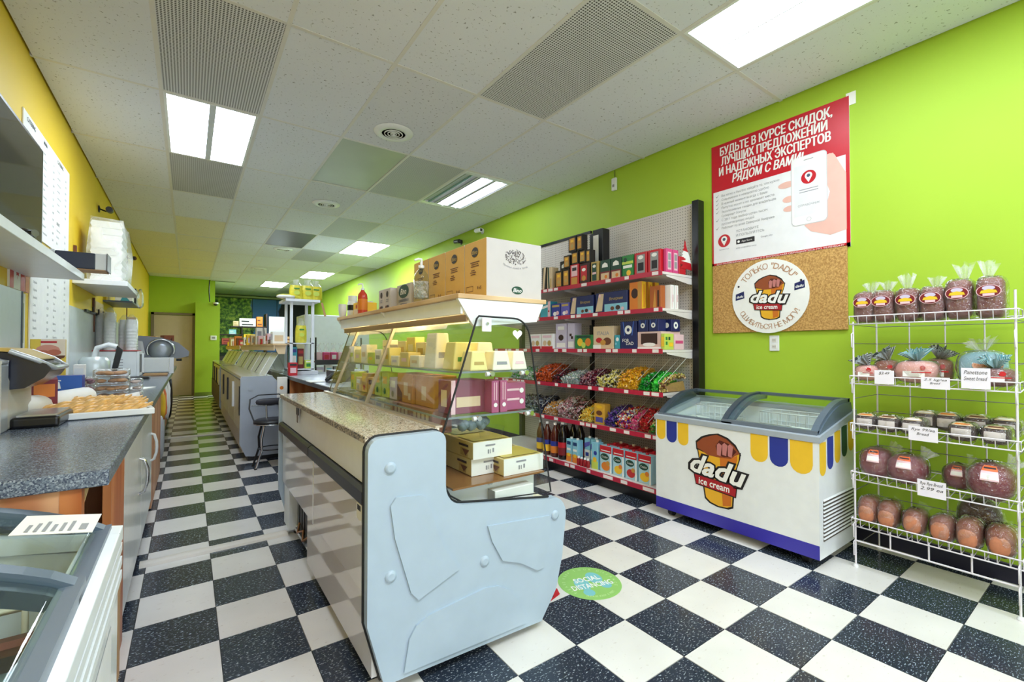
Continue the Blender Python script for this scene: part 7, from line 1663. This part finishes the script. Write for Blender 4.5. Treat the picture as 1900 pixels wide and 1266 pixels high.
for i, (x, y, z, dims, m, lab) in enumerate(((-.62, 4.56, 1.003, (.08, .1, .26), TEAL, 'teal carton at the left of the tower bottom'), (-.53, 4.62, 1.003, (.07, .1, .24), DKRED, 'dark red bottle box on the tower bottom'), (-.45, 4.55, 1.003, (.08, .09, .10), LIME, 'lime box on the tower bottom'), (-.70, 4.44, .98, (.09, .09, .15), RED, 'red and peach charity box at the tower foot'))):
    if i == 3: x, y, z = -.655, 4.36, .9308
    carton('tower_box', lab, 'box', (x, y, z), dims, m, (('-y', 'r', .15, .85, .2, .6, [PAPER, GOLD, GREENP, PALEPINK][i]), ('-y', 'r', .1, .9, .75, .9, [BLUEP, RED, PAPER, INK][i])))

# ================================================================== RIGHT REAR: white cabinet, stand with pink bags, drinks
t = thing('white_cooler', 'tall white cabinet standing behind the register', 'cabinet', (.50, 7.2, 0))
b = MB(); b.box(-.55, .55, -.35, .35, .02, 1.82, M('cooler_white', (232, 238, 246), .25)); b.build('housing', t, bevel=.01)
b = MB(); b.box(-.55, .55, -.36, -.351, .05, .40, GREYPL); b.build('lower_panel', t)
b = MB(); b.box(.42, .45, -.38, -.351, .8, 1.3, CHROME); b.build('door_handle', t)
t = thing('display_stand', 'black wire stand with shelves in front of the white cabinet', 'stand', (.15, 5.6, 0))
b = MB()
for x in (-.32, .32):
    for y in (-.15, .15): b.tube([(x, y, .002), (x, y, 1.40)], .012, BLACK, 6)
b.build('frame', t)
for z in (.45, .80, 1.06):
    b = MB(); b.box(-.33, .33, -.16, .16, z-.015, z, BLACK if z < 1 else DKRED); b.box(-.33, .33, -.168, -.16, z-.05, z+.02, WHITE if z == .80 else BLACK); b.build('shelf', t)
for i in range(6):
    snack2 = thing('pink_bag', 'pink and white gift bag on the black stand, %s from the left' % ('first', 'second', 'third', 'fourth', 'fifth', 'sixth')[i], 'bag', (-.12+.105*i, 5.52, 1.061), 0, 'pink gift bags')
    b = MB(); b.box(-.045, .045, -.04, .04, 0, .13, PINK if i % 3 else PALEPINK); b.build('bag', snack2, bevel=.01)
    b = MB(); b.box(-.03, .03, -.042, -.04, .03, .09, [PALEPINK, RED, PAPER][i % 3]); b.prism([(-.045, .13), (.045, .13), (.015, .21), (.035, .26), (-.035, .26), (-.015, .21)], 'y', -.012, .012, m_film_w); b.build('bag_top', snack2)
for i in range(5):
    carton('drink_pack', '%s pack on the middle of the black stand' % ['lilac', 'white and blue', 'teal and grey', 'violet', 'pale green'][i], 'packet', (-.10+.12*i, 5.53, .801), (.10, .10, (.17, .20, .18, .12, .15)[i]), [LILAC, PAPER, GREY, NAVY, LIME][i], (('-y', 'r', .15, .85, .3, .8, [PAPER, SKY, TEAL, LILAC, GREENP][i]), ('-y', 'd', .5, .25, .2, [PINK, NAVY, INK, PAPER, DKGREEN][i])), 'packs on the black stand')
for i in range(6):
    t = thing('violet_jar', 'dark violet jar on the lowest black stand shelf, %s from the left' % ('first', 'second', 'third', 'fourth', 'fifth', 'sixth')[i], 'jar', (-.13+.11*i, 5.52, .451), 0, 'violet jars')
    b = MB(); b.lathe([(.04, 0), (.045, .01), (.045, .12), (.038, .14)], M('violet_glass', (50, 36, 76), .2), n=12); b.build('jar', t)
    b = MB(); b.lathe([(.042, .14), (.042, .17)], LILAC, n=12); b.build('lid', t)

# ================================================================== REAR WALL SHELVES
t = thing('rear_shelving', 'dark shelving loaded with boxes below the garden mural', 'shelving', (.0, 14.3, 0))
b = MB(); b.box(-.94, 1.2, 14.2, 14.7, .02, 1.02, M('rear_wood', (44, 30, 26), .5)); W(b, 'base_cabinet', t)
for z, x0, x1 in ((1.66, -.95, -.35), (1.90, -.62, .30), (1.36, -.92, 1.2)):
    b = MB(); b.box(x0, x1, 14.2, 14.68, z-.03, z, MATS['rear_wood']); W(b, 'shelf', t)
for x0, x1, zz in ((-.95, -.92, 1.7), (-.36, -.33, 1.9), (.28, .32, 2.3)):
    b = MB(); b.box(x0, x1, 14.2, 14.7, 1.02, zz, MATS['rear_wood']); W(b, 'upright', t)
rear = [('white carton with black strip on the dark rear shelving', -.20, 1.901, .42, .24, PAPER, BLACK), ('orange and white carton on the dark rear shelving', .12, 1.901, .16, .30, ORANGE, BROWN), ('small tan tin on the dark rear shelving', -.50, 1.901, .14, .15, BEIGE, GOLD), ('pair of pale blue cups on the rear shelf by the column', -.58, 1.661, .18, .14, SKY, PAPER), ('red basket on the lower rear shelf by the column', -.70, 1.361, .30, .18, M('red_basket', (170, 70, 60), .6), DKRED), ('pink crate on the lower rear shelf', -.45, 1.361, .24, .12, PALEPINK, PINK),
        ('yellow display box on the lower rear shelf', -.15, 1.361, .30, .30, YELP, GOLD), ('white framed picture on the lower rear shelf', .12, 1.361, .10, .26, PAPER, GREY), ('large white framed board standing on the rear shelves', .62, 1.361, .50, .86, M('board_grey', (196, 200, 200), .4), PAPER), ('kraft box on the rear lower shelf', .95, 1.361, .2, .25, KRAFT, BROWN), ('white appliance box on the rear lower shelf', .42, 1.361, .18, .34, PAPER, FAINT)]
for (lab, x, z, w, h, m, m2) in rear:
    carton('stored_box', lab, 'box', (x, 14.36, z), (w, .22, h), m, (('-y', 'r', .12, .6, .55, .7, m2), ('-y', 'r', .15, .85, .15, .3, m2)), 'goods on the rear shelving')
# thermostat and camera on the column
t = thing('thermostat', 'small white thermostat on the lime column', 'thermostat', (-.86-.0, 12.999, 1.54))
t.location = (-1.10, 12.999, 1.52)
b = MB(); b.box(-.07, .07, -.03, -.0005, -.06, .06, WHITE); b.build('housing', t, bevel=.01); b = MB(); b.box(-.035, .035, -.032, -.0295, -.02, .03, GREY); b.build('display', t)
t = thing('dome_camera', 'white dome camera on top of the lime column', 'camera', (-1.06, 12.995, 2.40))
b = MB(); b.lathe([(.06, 0), (.06, .04)], WHITE, n=14); b.ell((0, 0, -.01), (.045, .045, .04), BLACK, 12, 8); o = b.build('housing', t); t.location = (-1.06, 12.93, 2.42)
b = MB(); b.box(-.02, .02, .0, .064, .0, .02, WHITE); b.build('bracket', t)
b = MB(); b.tube([(-1.20, 13.0-.0, 3.05), (-1.21, 12.97, 2.75), (-1.19, 12.99, 2.47)], .014, BLACK, 6); tag(b.build('hanging_cable'), 'black cable dropping from the ceiling above the column', 'cable')
